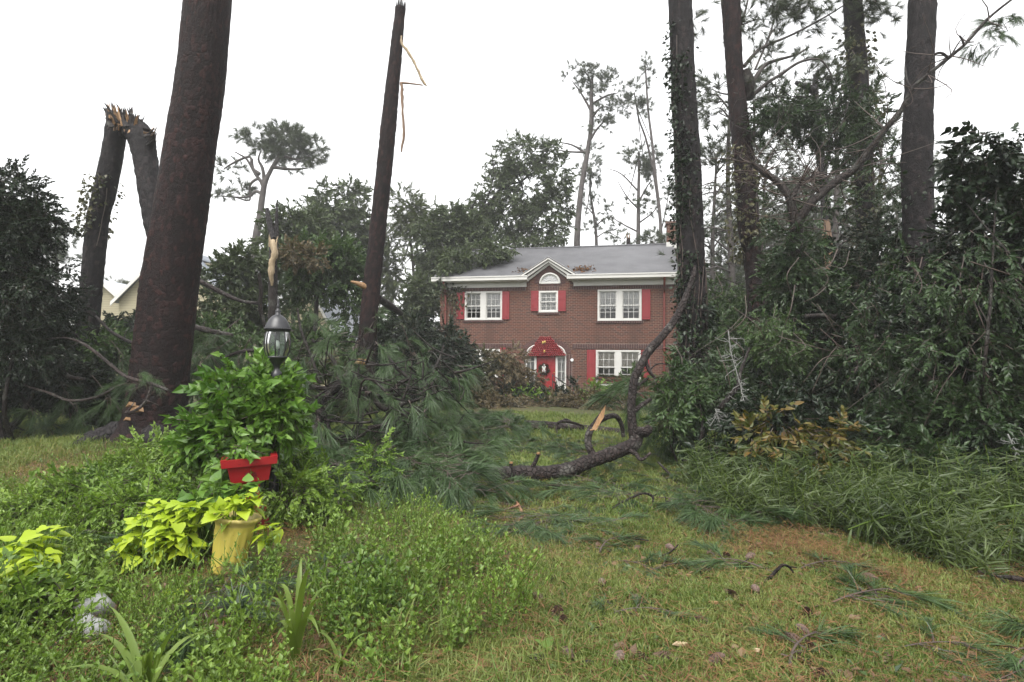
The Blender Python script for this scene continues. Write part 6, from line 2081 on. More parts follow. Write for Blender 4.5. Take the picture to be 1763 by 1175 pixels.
# ---- the fallen pine top in the middle heap
fp = thing('fallen_pine_top', 'tangled heap of a fallen pine top with dark limbs and drooping long needles', 'fallen tree', G(640, 775))
LF = [([(531, 760, 8.8), (545, 735, 9.0), (552, 715, 9.1), (546, 696, 9.3), (577, 669, 9.6), (601, 645, 9.9), (612, 628, 10), (618, 612, 10), (640, 600, 10.2)], [10, 12, 14, 17, 16, 14, 13, 12, 8]),
      ([(552, 660, 9.7), (548, 651, 9.7), (536, 615, 9.8), (519, 571, 9.9), (512, 531, 10)], [6, 6, 6, 5, 3]),
      ([(586, 665, 9.7), (585, 655, 9.7), (580, 632, 9.8), (567, 611, 9.9), (550, 597, 10), (536, 584, 10)], [8, 8, 8, 7, 6, 4]),
      ([(610, 636, 9.9), (614, 650, 9.8), (631, 669, 9.6), (652, 697, 9.3), (672, 707, 9.2), (690, 697, 9.2), (706, 693, 9.2)], [10, 10, 10, 9, 9, 8, 6]),
      ([(584, 683, 10.5), (610, 682, 10.5), (650, 683, 10.4), (690, 680, 10.3)], [9, 9, 9, 7]),
      ([(634, 738, 8.9), (655, 734, 8.9), (681, 728, 8.9)], [8, 8, 7]),
      ([(664, 604, 10.6), (672, 620, 10.4), (682, 633, 10.2), (696, 645, 10.1), (706, 652, 10)], [4, 6, 7, 7, 6]),
      ([(764, 595, 10.6), (758, 615, 10.4), (750, 632, 10.2), (744, 650, 10)], [3, 5, 5, 4]),
      ([(752, 653, 10), (740, 664, 9.9), (720, 668, 9.8), (700, 668, 9.8)], [6, 6, 5, 4]),
      ([(657, 672, 9.8), (675, 672, 9.8), (690, 660, 9.8), (714, 648, 9.9)], [5, 5, 5, 4]),
      ([(588, 678, 9.6), (565, 700, 9.3), (550, 715, 9)], [7, 6, 4]),
      ([(610, 620, 10), (622, 612, 10), (640, 598, 10.1), (652, 590, 10.2)], [6, 6, 5, 3]),
      ([(622, 575, 10.2), (627, 590, 10.2), (634, 608, 10.1)], [3, 4, 4]),
      ([(632, 670, 9.5), (626, 700, 9.2), (622, 735, 8.9)], [4, 4, 3]),
      ([(500, 640, 10), (520, 655, 9.9), (545, 668, 9.7), (570, 668, 9.7)], [10, 9, 8, 7]),
      ([(672, 708, 9.2), (668, 735, 9.0)], [4, 3]),
      ([(560, 720, 9), (566, 735, 8.9), (572, 752, 8.7)], [6, 5, 4]),
      ([(706, 693, 9.2), (740, 680, 9.3), (770, 668, 9.4)], [5, 4, 2]),
      ([(540, 612, 9.8), (560, 605, 10), (580, 592, 10.1)], [3, 2, 1.5])]
for pts, w_ in LF:
    mb = MB()
    Q = WP(*pts)
    mb.tube(Q, np.array(w_) / 2 * 9.7 / FPX, 10, sub=5, bump=.14, bf=3, seed=len(pts))
    mb.build('limb', MT['bark_dark'], fp)
mb = MB()
q = W(622, 623, 9.8)
mb.add([q + [-.12, 0, -.03], q + [.09, -.02, -.05], q + [.12, 0, .04], q + [-.05, .02, .06], q + [0, -.03, 0]], [[0, 1, 4], [1, 2, 4], [2, 3, 4], [3, 0, 4]])
mb.build('raw_wood', MT['rawwood'], fp, smooth=False)
mb = MB()
for _ in range(130):
    s = W(rg.uniform(500, 800), rg.uniform(615, 775), rg.uniform(8.5, 10.0))
    e = s + rg.normal(size=3) * [.45, .3, .28]
    e[2] = max(e[2], .05)
    m = (s + e) / 2 + rg.normal(size=3) * .07
    r0 = rg.uniform(.008, .024)
    mb.tube([s, m, e], [r0, r0 * .8, r0 * .35], 5, sub=4, bump=.15)
mb.build('broken_sticks', MT['bark_dark'], fp, kind='stuff')
# smaller twigs carry the needles
tw_mb, nd_mb = MB(), MB()
ends, dirs = [], []
for pts, w_ in LF:
    Q = WP(*pts)
    for _ in range(4):
        i = rg.integers(1, len(Q))
        f = rg.uniform()
        s = Q[i - 1] * (1 - f) + Q[i] * f
        dv = nrm(rg.normal(size=3) * [1, .7, .5] + [.3, -.35, -.1])
        e = s + dv * rg.uniform(.3, .8)
        e[2] = max(e[2], .12)
        m = (s + e) / 2 + [0, 0, .06]
        tw_mb.tube([s, m, e], [.014, .010, .006], 5, sub=3)
        for _k in range(2):
            ends.append(e + rg.normal(size=3) * .10)
            dirs.append(dv + rg.normal(size=3) * .4 + [0, 0, -.1])
# the drooping screen of needles right of the limbs and the skirts below
for (x0, x1, y0, y1, d0, d1, n) in ((705, 795, 640, 760, 9.6, 10.6, 50), (690, 790, 725, 800, 8.6, 9.6, 30), (520, 640, 765, 815, 8.4, 9.2, 18), (640, 715, 585, 635, 10.6, 11.2, 16), (480, 540, 680, 770, 9.6, 10.6, 14), (560, 700, 650, 710, 10.8, 11.6, 20)):
    for _ in range(n):
        q = W(rg.uniform(x0, x1), rg.uniform(y0, y1), rg.uniform(d0, d1))
        q[2] = max(q[2], .10)
        ends.append(q)
        dirs.append(np.array([rg.normal() * .5 + .25, -.35 + rg.normal() * .4, .15 + rg.normal() * .35]))
scatter(nd_mb, TF, np.array(ends), np.array(dirs), rg.uniform(.7, 1.0, len(ends)), rg, .4, droop=1.6)
nd_mb.build('needles', [MT['needle'], MT['twig']], fp, smooth=False, kind='stuff')
tw_mb.build('twigs', MT['bark_dark'], fp, kind='stuff')

# ---- limbs strewn round the left evergreen
LL = [('bent gray limb arching through the dark debris under the left evergreen', [(-10, 639, 11), (0, 637, 11), (34, 632, 11), (68, 637, 10.9), (99, 644, 10.8), (125, 650, 10.7), (146, 653, 10.6)], [5, 6, 7, 7, 7, 6, 5]),
      ('hooked dark limb dropping into the debris under the left evergreen', [(66, 585, 11), (75, 591, 11), (90, 605, 10.9), (99, 620, 10.8), (103, 635, 10.7), (119, 649, 10.6), (140, 653, 10.5)], [4, 5, 8, 9, 9, 8, 6]),
      ('long sagging bare limb low in front of the left debris', [(36, 659, 10.3), (55, 668, 10.2), (82, 676, 10.1), (119, 690, 10), (160, 686, 9.9), (190, 673, 9.8), (225, 656, 9.7)], [3, 4, 4.5, 5, 5, 4, 3]),
      ('long straight limb slanting down across the foot of the massive pine', [(82, 584, 10.4), (105, 582, 10.3), (129, 586, 10.2), (157, 601, 10), (190, 628, 9.8), (218, 649, 9.6), (262, 662, 9.4), (290, 672, 9.3)], [3, 4, 5, 5.5, 6, 6, 6, 4]),
      ('thin limb with a broken tip slanting behind the massive pine foot', [(118, 558, 11.8), (128, 575, 11.8), (150, 595, 11.7)], [3, 4, 3]),
      ('red brown limb rising beside the massive pine toward the shrub', [(165, 545, 12.6), (190, 570, 12.4), (215, 585, 12.2), (232, 592, 12)], [4, 5, 6, 6]),
      ('bare twig fork dangling down in front of the massive pine foot', [(262, 662, 9.2), (252, 690, 9.2), (235, 706, 9.2), (215, 712, 9.2)], [4, 5, 5, 4]),
      ('gray log lying in shadow under the left evergreen', [(-20, 660, 11.6), (30, 655, 11.6), (80, 662, 11.5)], [20, 20, 16])]
for lab, pts, w_ in LL:
    mb = MB()
    Q = WP(*pts)
    dd = np.mean([p[2] for p in pts])
    mb.tube(Q, np.array(w_) / 2 * dd / FPX, 9, sub=5, bump=.14, bf=3, seed=len(lab))
    for k in range(3):
        i = rg.integers(1, len(Q))
        e = Q[i] + rg.normal(size=3) * .18
        mb.tube([Q[i], (Q[i] + e) / 2 + rg.normal(size=3) * .03, e], [.014, .01, .004], 5, sub=2)
    tag(mb.build('fallen_limb', MT['bark_log'], loc=Q[0]), lab, 'branch')


# ---- pine boughs: six shapes, set out one by one
def make_bough(seed, L_=1.1, ntw=9, dens=2, flat=True):
    g = np.random.default_rng(seed)
    t = thing('pine_bough', 'green pine bough', 'bough', (0, 0, 0))
    mb, nb = MB(), MB()
    Q = np.array([[L_ * s, .10 * L_ * math.sin(3 * s + seed), .10 + .10 * math.sin(2.5 * s)] for s in np.linspace(0, 1, 6)])
    mb.tube(Q, np.linspace(.010, .004, 6), 6, sub=3, bump=.15)
    E, D = [Q[-1]], [Q[-1] - Q[-2]]
    for k in range(ntw):
        f = .2 + .78 * k / ntw
        s = np.array([np.interp(f, np.linspace(0, 1, 6), Q[:, i]) for i in range(3)])
        sd = 1 if k % 2 else -1
        dv = nrm(np.array([.8, sd * g.uniform(.4, 1.0), g.uniform(-.15, .35)]))
        e = s + dv * g.uniform(.16, .42) * L_
        mb.tube([s, (s + e) / 2 + [0, 0, .02], e], [.006, .004, .003], 5, sub=2)
        for j in range(dens):
            E.append(e - dv * .12 * j)
            D.append(dv + g.normal(size=3) * .35)
    E, D = np.array(E), np.array(D)
    scatter(nb, [TF[(seed + j) % 5] for j in range(3)], E, D, g.uniform(.85, 1.15, len(E)), g, .5, droop=1.3)
    mb.build('stem', MT['twig'], t)
    nb.build('needles', [MT['needle'], MT['twig']], t, smooth=False, kind='stuff')
    return t


BT = [make_bough(s, 1.0 + .12 * s, 7 + s % 3) for s in range(6)]
small = [make_bough(20 + s, .5, 3, 2) for s in range(3)]
def flat3(s, k):
    return (s, s, s * k)


_fresh = {id(o) for o in BT + small}


def put(proto, loc, rot, scl, label, group):
    if id(proto) in _fresh:
        _fresh.discard(id(proto))
        proto.location, proto.rotation_euler, proto.scale = loc, rot, (scl if np.ndim(scl) else (scl,) * 3)
        tag(proto, label, group=group)
        return proto
    return copy_thing(proto, loc, rot, scl, label, group)


ZONES = [  # px range, py range (where the bough lies), lift, count, label, group
    ((860, 1010), (874, 892), (-.02, .0), 8, 'pine bough in the low row on the grass before the dark fallen limb', 'boughs in front of the fallen limb'),
    ((1030, 1170), (822, 868), (0, .04), 18, 'pine bough in the bank between the dark fallen limb and the thicket', 'boughs between fallen limb and thicket'),
    ((860, 1070), (768, 792), (0, .03), 22, 'pine bough strewn on the grass between dark limb and gray log', 'boughs behind the fallen limb'),
    ((640, 800), (782, 850), (0, .12), 28, 'pine bough lying on the ground below the middle heap', 'boughs below the middle heap'),
    ((490, 640), (790, 850), (0, .12), 17, 'pine bough between the red planter and the middle heap', 'boughs beside the red planter'),
    ((0, 210), (690, 742), (.0, .4), 16, 'pine bough in the dark debris under the left evergreen', 'boughs under the left evergreen'),
    ((235, 410), (690, 765), (.1, .9), 26, 'pine bough propped round the foot of the massive pine', 'boughs round the massive pine'),
    ((1160, 1420), (840, 890), (.0, .1), 14, 'pine bough lying under the front edge of the thicket', 'boughs under the thicket edge'),
    ((720, 900), (730, 775), (0, .2), 26, 'pine bough lying near the short gray log by the olive shrub', 'boughs by the short gray log')]
for (x0, x1), (y0, y1), (l0, l1), n, lab, grp in ZONES:
    for k in range(n):
        q = G(rg.uniform(x0, x1), rg.uniform(y0, y1))
        if not (0 < q[1] < 16):
            continue
        q[2] = ground_z(q[0], q[1]) + rg.uniform(l0, l1)
        put(BT[rg.integers(6)], q, (rg.normal() * (.25 if l1 > .3 else .08), rg.uniform(-.35, .12) if l1 > .3 else rg.uniform(-.04, .04), rg.uniform(0, 6.283)), flat3(rg.uniform(.55, .9), 1.0 if l1 > .3 else (.5 if y0 == 768 else .42 if (y0 > 800 and x0 > 840) or (q[0] > -.9 and q[1] < 8.0) else .95)), lab, grp)
# boughs hanging in the air around trunks and thicket
HANG = [(350, 560, 12.4, 'pine bough drooping from the limbs between massive pine and lamp'), (400, 590, 11.6, 'pine bough drooping from the limbs between massive pine and lamp'), (440, 585, 11.4, 'pine bough drooping from the limbs between massive pine and lamp'), (345, 600, 11.6, 'pine bough drooping from the limbs between massive pine and lamp'), (395, 640, 10.6, 'pine bough drooping from the limbs between massive pine and lamp'), (420, 550, 12.4, 'pine bough drooping from the limbs between massive pine and lamp'),
        (450, 430, 19.2, 'pine bough caught high beside the split pale trunk'), (480, 470, 19.2, 'pine bough caught high beside the split pale trunk'), (430, 450, 19.4, 'pine bough caught high beside the split pale trunk'),
        (690, 560, 11.5, 'pine bough hanging high in front of the large dark evergreen shrub'), (655, 555, 11.5, 'pine bough hanging high in front of the large dark evergreen shrub'),
        (1130, 610, 9.4, 'pine bough hanging down beside the upright limb before the house'), (1145, 625, 9.4, 'pine bough hanging down beside the upright limb before the house'), (1120, 640, 9.4, 'pine bough hanging down beside the upright limb before the house'), (1150, 600, 9.6, 'pine bough hanging down beside the upright limb before the house'),
        (1440, 560, 9.6, 'pine bough hanging under the dark horizontal thicket limb'), (1470, 560, 9.6, 'pine bough hanging under the dark horizontal thicket limb'), (1410, 570, 9.5, 'pine bough hanging under the dark horizontal thicket limb'),
        (40, 700, 10.4, 'pine bough sagging at the front of the left debris'), (90, 640, 10.6, 'pine bough sagging at the front of the left debris'), (180, 590, 11.6, 'pine bough sagging at the front of the left debris'), (150, 650, 10.6, 'pine bough sagging at the front of the left debris'), (0, 690, 10.6, 'pine bough sagging at the front of the left debris')]
for k, (px, py, d, lab) in enumerate(HANG):
    put(BT[k % 6], W(px, py, d), (rg.normal() * .3, rg.uniform(.7, 1.3), rg.uniform(0, 6.283)), rg.uniform(.75, 1.0), lab, 'hanging ' + lab.split('bough ')[1])
for px, py, d, n in ((1715, 60, 12, 3), (1750, 40, 12, 3), (1705, 85, 12.3, 2)):
    for k in range(n):
        q = W(px + rg.normal() * 18, py + rg.normal() * 14, d)
        put(small[k % 3], q, (rg.normal() * .5, rg.uniform(-.3, .6), rg.uniform(0, 6.28)), (.75, .75, .6), 'sparse pine sprig high on the tip of the sweeping branch', 'sprigs on the tip of the sweeping branch')
LAWN = [(1040, 955, .8, 1.2, 'fan shaped pine bough lying alone on the middle of the lawn', 0), (1062, 968, .6, -.6, 'small pine sprig trailing below the fan shaped bough', 1), (1112, 985, .6, .5, 'limp pine sprig between the fan shaped bough and the kinked branch', 2),
        (1050, 1072, .75, .2, 'flat pine sprig on the lawn among pine cones', 0), (1095, 1062, .5, 2.6, 'small pine sprig pointing at the flat one among pine cones', 1), (1330, 990, .9, 2.8, 'pine bough under the kinked dark branch on the lawn', 2), (1385, 985, .8, .3, 'pine bough right of the kinked dark branch', 0),
        (1445, 1050, .95, .5, 'soft pine bough on the lawn beside the curled wet twig', 1), (1585, 1060, .7, 2.2, 'pine sprig between the curled wet twig and the large right bough', 2), (1375, 1165, .85, 1.0, 'pine sprig at the bottom of the lawn below the cones', 0), (1560, 1120, .7, .2, 'pine sprig beside the long thin twig at the bottom right', 1)]
for px, py, s, rz, lab, k in LAWN:
    q = G(px, py)
    q[2] = ground_z(q[0], q[1]) - .01
    put(small[k], q, (0, 0, rz), flat3(s * 1.0, .5), lab, None)
for px, py, s, rz, lab in ((1700, 1090, 1.0, -.9, 'large dark pine bough across the lawn at the right edge'), (1765, 1060, .95, -2.2, 'second large pine bough overlapping the one at the right edge'), (1640, 1100, .55, .3, 'pale pine bough flattened on the lawn left of the large right ones'),
                        (235, 1110, .6, 1.0, 'pine bough fanned out over the pale stone at the lower left'), (340, 985, .62, 2.6, 'pine bough leaning against the left side of the yellow urn'), (300, 1060, .6, -.8, 'pine bough lying below the yellow urn'), (440, 1040, .55, .9, 'pine bough curled round the foot of the yellow urn'), (560, 765, .9, 2.7, 'pine bough fanned out right of the red planter')):
    q = G(px, py)
    q[2] = ground_z(q[0], q[1]) + (.03 if px < 600 else -.03)
    put(BT[int(px) % 6], q, (0, -.05 if px < 600 else 0, rz), flat3(s, .5), lab, None)


# ------------------------------------------------------------------ lamp post, planters, near plants
DL = 5.6
lz = lambda y: W(478, y, DL)[2]
lx = W(478, 570, DL)[0]
pxm = DL / FPX / 1.08
lamp = thing('lamp_post', 'black garden lamp post with a bulbous ribbed glass lantern, its pole smothered in vines', 'lamp post', (lx, DL, 0))


def ring(mb, prof, sides=24, mat=0, mod=None):
    mb.lathe([(r * pxm, lz(y)) for r, y in prof], (lx, DL, 0), sides, mat, mod=mod)


mb = MB()
mb.lathe([(.075, -.05), (.075, .12), (.05, .16), (.045, .2), (.045, lz(672)), (.045, lz(652))], (lx, DL, 0), 18)
mb.build('post', MT['iron'], lamp)
mb = MB()
ring(mb, [(8, 660), (10, 656), (10, 646), (9, 641), (6, 639), (5, 634), (7, 629), (12, 622), (16.5, 618), (18, 616), (18, 613.5), (0.5, 613.5)])
mb.build('lantern_base', MT['iron'], lamp)
mb = MB()
ring(mb, [(.5, 571), (20.5, 571.5), (23, 570), (23.3, 567), (22.6, 564), (20.8, 560), (18.6, 555.5), (16, 551), (12.5, 547), (8.5, 544), (5.5, 542.5), (4.6, 541), (4.6, 538), (.5, 537)])
for a in np.linspace(0, 2 * math.pi, 48, endpoint=False):
    mb.box((lx + math.cos(a) * 23.4 * pxm, DL + math.sin(a) * 23.4 * pxm, lz(567)), (.006, 0, 0), (0, .006, 0), (0, 0, .018))
mb.build('lantern_roof', MT['iron'], lamp)
mb = MB()
ring(mb, [(5, 538), (5.5, 536), (3, 533), (2.4, 530), (3.6, 528), (2.2, 525), (1.6, 522), (2.4, 519), (1.2, 516), (.4, 514)], 14)
mb.build('finial', MT['iron'], lamp)
gm_, N_, L_ = newmat('lantern glass')
t_ = nd(N_, L_, 'ShaderNodeBsdfTransparent', Color=(.78, .84, .82, 1))
s_ = nd(N_, L_, 'ShaderNodeBsdfTranslucent', Color=(.55, .6, .58, 1))
g_ = nd(N_, L_, 'ShaderNodeBsdfGlossy', Roughness=.06)
m1 = nd(N_, L_, 'ShaderNodeMixShader', i0=.22, i1=t_.outputs[0], i2=s_.outputs[0])
fr2 = nd(N_, L_, 'ShaderNodeFresnel', IOR=1.5)
m2 = nd(N_, L_, 'ShaderNodeMixShader', i0=fr2.outputs[0], i1=m1.outputs[0], i2=g_.outputs[0])
oo = N_.new('ShaderNodeOutputMaterial')
L_.new(m2.outputs[0], oo.inputs[0])
GP = [(19.5, 572), (21.8, 579), (23, 588), (22.8, 597), (21, 606), (18.2, 613)]
NR = 8
for k in range(NR):
    a = 2 * math.pi * (k + .3) / NR
    mb = MB()
    Q = [(lx + math.cos(a) * r * pxm, DL + math.sin(a) * r * pxm, lz(y)) for r, y in GP]
    mb.tube(Q, .0065, 6, sub=2)
    mb.build('rib', MT['iron'], lamp)
    mb = MB()
    aa = np.linspace(a + .03, a + 2 * math.pi / NR - .03, 5)
    V = [(lx + math.cos(x) * r * .985 * pxm, DL + math.sin(x) * r * .985 * pxm, lz(y)) for r, y in GP for x in aa]
    F_ = [[i * 5 + j, i * 5 + j + 1, (i + 1) * 5 + j + 1, (i + 1) * 5 + j] for i in range(5) for j in range(4)]
    mb.add(V, F_)
    mb.build('pane', gm_, lamp)
mb = MB()
ring(mb, [(2.2, 571.5), (2.2, 582), (2.8, 584), (2.8, 586), (.3, 586)], 10)
mb.build('socket', MT['iron'], lamp)
mb = MB()
ring(mb, [(1.6, 586), (4, 590), (5, 595), (4, 600), (.3, 602)], 12)
mb.build('bulb', plain('frosted bulb', (.75, .74, .70), (.8, .79, .76), .3, 3.0), lamp)

TW_VINE = [twig(.24, 9, leafrows(.088, .066, [0, .12, .45, 1], [.3, 1, .7, 0]), rg, ang=60) for _ in range(5)]
shrub('vine_mound', 'bright heart leaved vine heaped over the lamp post above the red planter', 'vine',
      [pb(430, 685, 5.65, 60, 42), pb(395, 730, 5.6, 56, 36), pb(462, 660, 5.75, 36, 28), pb(365, 765, 5.6, 40, 30), pb(480, 715, 5.6, 26, 46), pb(435, 738, 5.5, 44, 32), pb(425, 650, 5.7, 26, 22), pb(500, 690, 5.6, 14, 30), pb(395, 778, 5.15, 26, 12)], 640, TW_VINE, ('leaf_vine', 'twig'), seed=71, gap=.4, droop=.3, out=.45, up=.35, stem_r=.008, stems=10)
# red planter
rp = thing('planter', 'red pedestal planter box with a thick flared rim under the vine heap', 'planter', W(432, 850, 5.25) * [1, 1, 0])
A_ = np.array(Matrix.Rotation(rad(-3), 3, 'Y') @ Matrix.Rotation(rad(24), 3, 'Z'))
ctr = W(430, 797, 5.25)


def rb(mb, hw0, z0, hw1, z1, mat=0):
    c = [(-1, -1), (1, -1), (1, 1), (-1, 1)]
    V = [A_ @ np.array([x * hw0, y * hw0 * .8, z0]) + ctr for x, y in c] + [A_ @ np.array([x * hw1, y * hw1 * .8, z1]) + ctr for x, y in c]
    mb.add(V, [[3, 2, 1, 0], [4, 5, 6, 7], [0, 1, 5, 4], [1, 2, 6, 5], [2, 3, 7, 6], [3, 0, 4, 7]], mat)


MT['redpot'] = woodpaint('glossy red glaze', (.27, .010, .014), (.10, .012, .012), .35, .58, 7.0)
mb = MB()
for sx, sy, wx, wy in ((0, -1, 1, .12), (0, 1, 1, .12), (-1, 0, .12, .76), (1, 0, .12, .76)):
    hx, hy = .228, .184
    V = []
    for z in (-.005, .06):
        for x, y in ((-1, -1), (1, -1), (1, 1), (-1, 1)):
            k = 1.0 if z > 0 else .97
            V.append(A_ @ np.array([(sx * (hx - hx * .12) + x * hx * wx) * k, (sy * (hy - hy * .12) + y * hy * wy) * k, z]) + ctr)
    mb.add(V, [[3, 2, 1, 0], [4, 5, 6, 7], [0, 1, 5, 4], [1, 2, 6, 5], [2, 3, 7, 6], [3, 0, 4, 7]])
mb.build('rim', MT['redpot'], rp, smooth=False)
mb = MB()
rb(mb, .15, -.15, .178, -.007)
rb(mb, .07, -.38, .08, -.162)
rb(mb, .16, -.62, .13, -.382)
mb.build('body', MT['redpot'], rp, smooth=False)
mb = MB()
rb(mb, .17, -.005, .17, .02)
mb.build('soil', plain('potting soil', (.02, .014, .01), (.05, .035, .025), .9, 20.0), rp, smooth=False)

# yellow urn
DU = 4.2
uc = W(391, 985, DU)
uc[2] = ground_z(uc[0], uc[1])
Ax = np.array(Matrix.Rotation(rad(7), 3, 'Y') @ Matrix.Rotation(rad(-4), 3, 'X'))
urn = thing('urn', 'pale yellow fluted garden urn with a scalloped flared rim', 'urn', uc)
MT['yellow'] = woodpaint('weathered yellow glaze', (.46, .385, .07), (.15, .115, .05), .55, .56, 6.0)
MT['cream'] = woodpaint('cream yellow rim glaze', (.44, .36, .11), (.30, .24, .10), .5, .64, 5.0)
mb = MB()
flute = lambda a, z: 1 + .028 * np.cos(a * 14) * (z > .04) * (z < .30)
zz = np.linspace(0, .33, 24)
mb.lathe([(.002, 0)] + [(np.interp(z, [0, .04, .10, .2, .30, .33], [.110, .111, .113, .120, .129, .133]), z) for z in zz], uc, 70, axis=Ax, mod=flute)
mb.build('body', MT['yellow'], urn)
mb = MB()
scal = lambda a, z: 1 + .05 * np.abs(np.sin(a * 8)) * (z > .352)
mb.lathe([(.133, .33), (.138, .345), (.150, .358), (.161, .372), (.163, .385), (.155, .392), (.138, .388), (.13, .37), (.12, .35), (.002, .345)], uc, 96, axis=Ax, mod=scal)
mb.build('rim', MT['cream'], urn)


def leafpatch(name, label, cat, blobs, n, tpls, mat, size, seed, petiole=True, up=.75, ground=True):
    g = np.random.default_rng(seed)
    B = [(np.asarray(c), r) for c, r in blobs]
    P, d = blob_pts(B, n, g, .6, .15, 1.6, seed)
    P[:, 2] = np.maximum(P[:, 2], .05)
    base = np.array([P[:, 0].mean(), P[:, 1].mean(), P[:, 2].min() if not ground else 0])
    t = thing(name, label, cat, base)
    mb, sb_ = MB(), MB()
    D = d * .35 + g.normal(size=P.shape) * [.8, .8, .35] + [0, -.2, -.2]
    scatter(mb, tpls, P, D, size * g.uniform(.6, 1.2, len(P)), g, up)
    mb.build('leaves', MT[mat], t, smooth=True, kind='stuff')
    for k in range(0, len(P), 2):
        s = base + (P[k] - base) * [.5, .5, 0] + [0, 0, -.02]
        sb_.tube([s, (s + P[k]) / 2 + [0, 0, .03], P[k]], [.005, .004, .003], 4, sub=3)
    sb_.build('stems', MT['leaf_bright'], t, kind='stuff')
    return t


HRT = [heart(1, .92), leafrows(1, .85, [0, .1, .35, .7, 1], [.4, 1, .85, .4, 0], .1, .3), leafrows(1, .95, [0, .1, .3, .45, .7, 1], [.4, .9, 1, .55, .5, 0], .08, .25)]
leafpatch('sweet_potato_vine', 'lime sweet potato vine spilling out on the left of the yellow urn', 'plant', [pb(275, 895, 4.3, 42, 26), pb(300, 925, 4.2, 40, 30), pb(255, 935, 4.2, 46, 26), pb(325, 885, 4.3, 30, 24), pb(235, 915, 4.2, 30, 26)], 280, HRT, 'leaf_lime', .108, 81)
leafpatch('sweet_potato_vine', 'lime leaved vine at the far left edge of the bed', 'plant', [pb(25, 965, 3.6, 46, 30), pb(75, 930, 3.7, 24, 24), pb(60, 985, 3.5, 50, 30), pb(-30, 990, 3.6, 40, 30), pb(20, 1010, 3.4, 60, 24)], 230, HRT, 'leaf_lime', .10, 82)
leafpatch('sweet_potato_vine', 'lime vine leaves crowning the yellow urn', 'plant', [pb(405, 872, 4.2, 36, 16), pb(430, 860, 4.22, 22, 12), pb(380, 885, 4.1, 24, 10)], 64, HRT, 'leaf_lime', .10, 83, ground=False)
leafpatch('sweet_potato_vine', 'lime vine tendril hanging over the right side of the yellow urn', 'plant', [pb(462, 925, 4.15, 14, 22)], 13, HRT, 'leaf_lime', .11, 84, ground=False)
leafpatch('sweet_potato_vine', 'deep green heart leaved vine behind the urn and below the red planter', 'plant', [pb(370, 850, 4.55, 40, 22), pb(345, 870, 4.5, 30, 22), pb(420, 840, 4.6, 26, 14)], 110, HRT, 'leaf_vine', .115, 85)
leafpatch('sweet_potato_vine', 'single lime leaf cluster low among the boughs below the urn', 'plant', [pb(305, 1040, 3.7, 16, 12)], 9, HRT, 'leaf_lime', .10, 86)

# leafy shrubs in the left bed
for lab, bl, n, mt, sd in (
        ('fresh green shrub between the massive pine roots and the red planter', [pb(260, 790, 6.8, 46, 28), pb(320, 790, 6.4, 40, 30), pb(290, 820, 6.2, 60, 30), pb(220, 820, 6.4, 36, 24)], 620, 'leaf_weed', 91),
        ('fresh green shrub at the left of the bed behind the lime vine', [pb(180, 850, 5.6, 60, 30), pb(110, 870, 5.4, 56, 26), pb(40, 890, 5.2, 56, 26), pb(150, 890, 5.0, 60, 26)], 700, 'leaf_weed', 92),
        ('feathery green shrub behind the lime vine and the urn', [pb(260, 850, 5.4, 60, 26), pb(320, 860, 5.2, 40, 24), pb(220, 880, 4.9, 50, 22)], 460, 'leaf_bright', 93),
        ('dark leafy clump at the lower left corner of the bed', [pb(30, 1070, 3.2, 60, 40), pb(-40, 1060, 3.2, 60, 50), pb(110, 1040, 3.3, 30, 20), pb(60, 1130, 2.95, 60, 24)], 360, 'leaf_weed', 94),
        ('green weedy shrub right of the red planter', [pb(500, 800, 6.2, 26, 26), pb(540, 830, 6, 36, 22), pb(500, 850, 5.4, 40, 24), pb(570, 850, 5.6, 30, 18)], 420, 'leaf_weed', 95),
        ('upright bright sapling in front of the middle heap', [pb(645, 800, 6.8, 16, 26), pb(640, 830, 6.5, 24, 22), pb(655, 770, 6.9, 8, 12)], 150, 'leaf_bright', 96)):
    shrub('garden_shrub', lab, 'shrub', bl, n, TW_SMALL, (mt, 'twig'), size=.85, seed=sd, gap=.3, stem_r=.006, up=.65)

# pale stone
mb = MB()
for px, py, s in ((158, 1045, .10), (140, 1070, .07), (165, 1080, .07), (100, 1065, .05)):
    q = G(px, py + 18)
    a = np.linspace(0, math.pi, 9)
    mb.lathe(np.c_[np.sin(a) * s + 1e-4, -np.cos(a) * s * .9 + s * .5], q, 14, mod=lambda an, z: 1 + .18 * np.sin(an * 3 + z * 20) + .10 * np.sin(an * 5 - z * 33))
tag(mb.build('garden_stone', plain('white stone', (.22, .22, .22), (.42, .42, .42), .5, 6.0, .4), loc=G(150, 1075)), 'broken white stone half buried in the left bed', 'stone', kind='stuff')


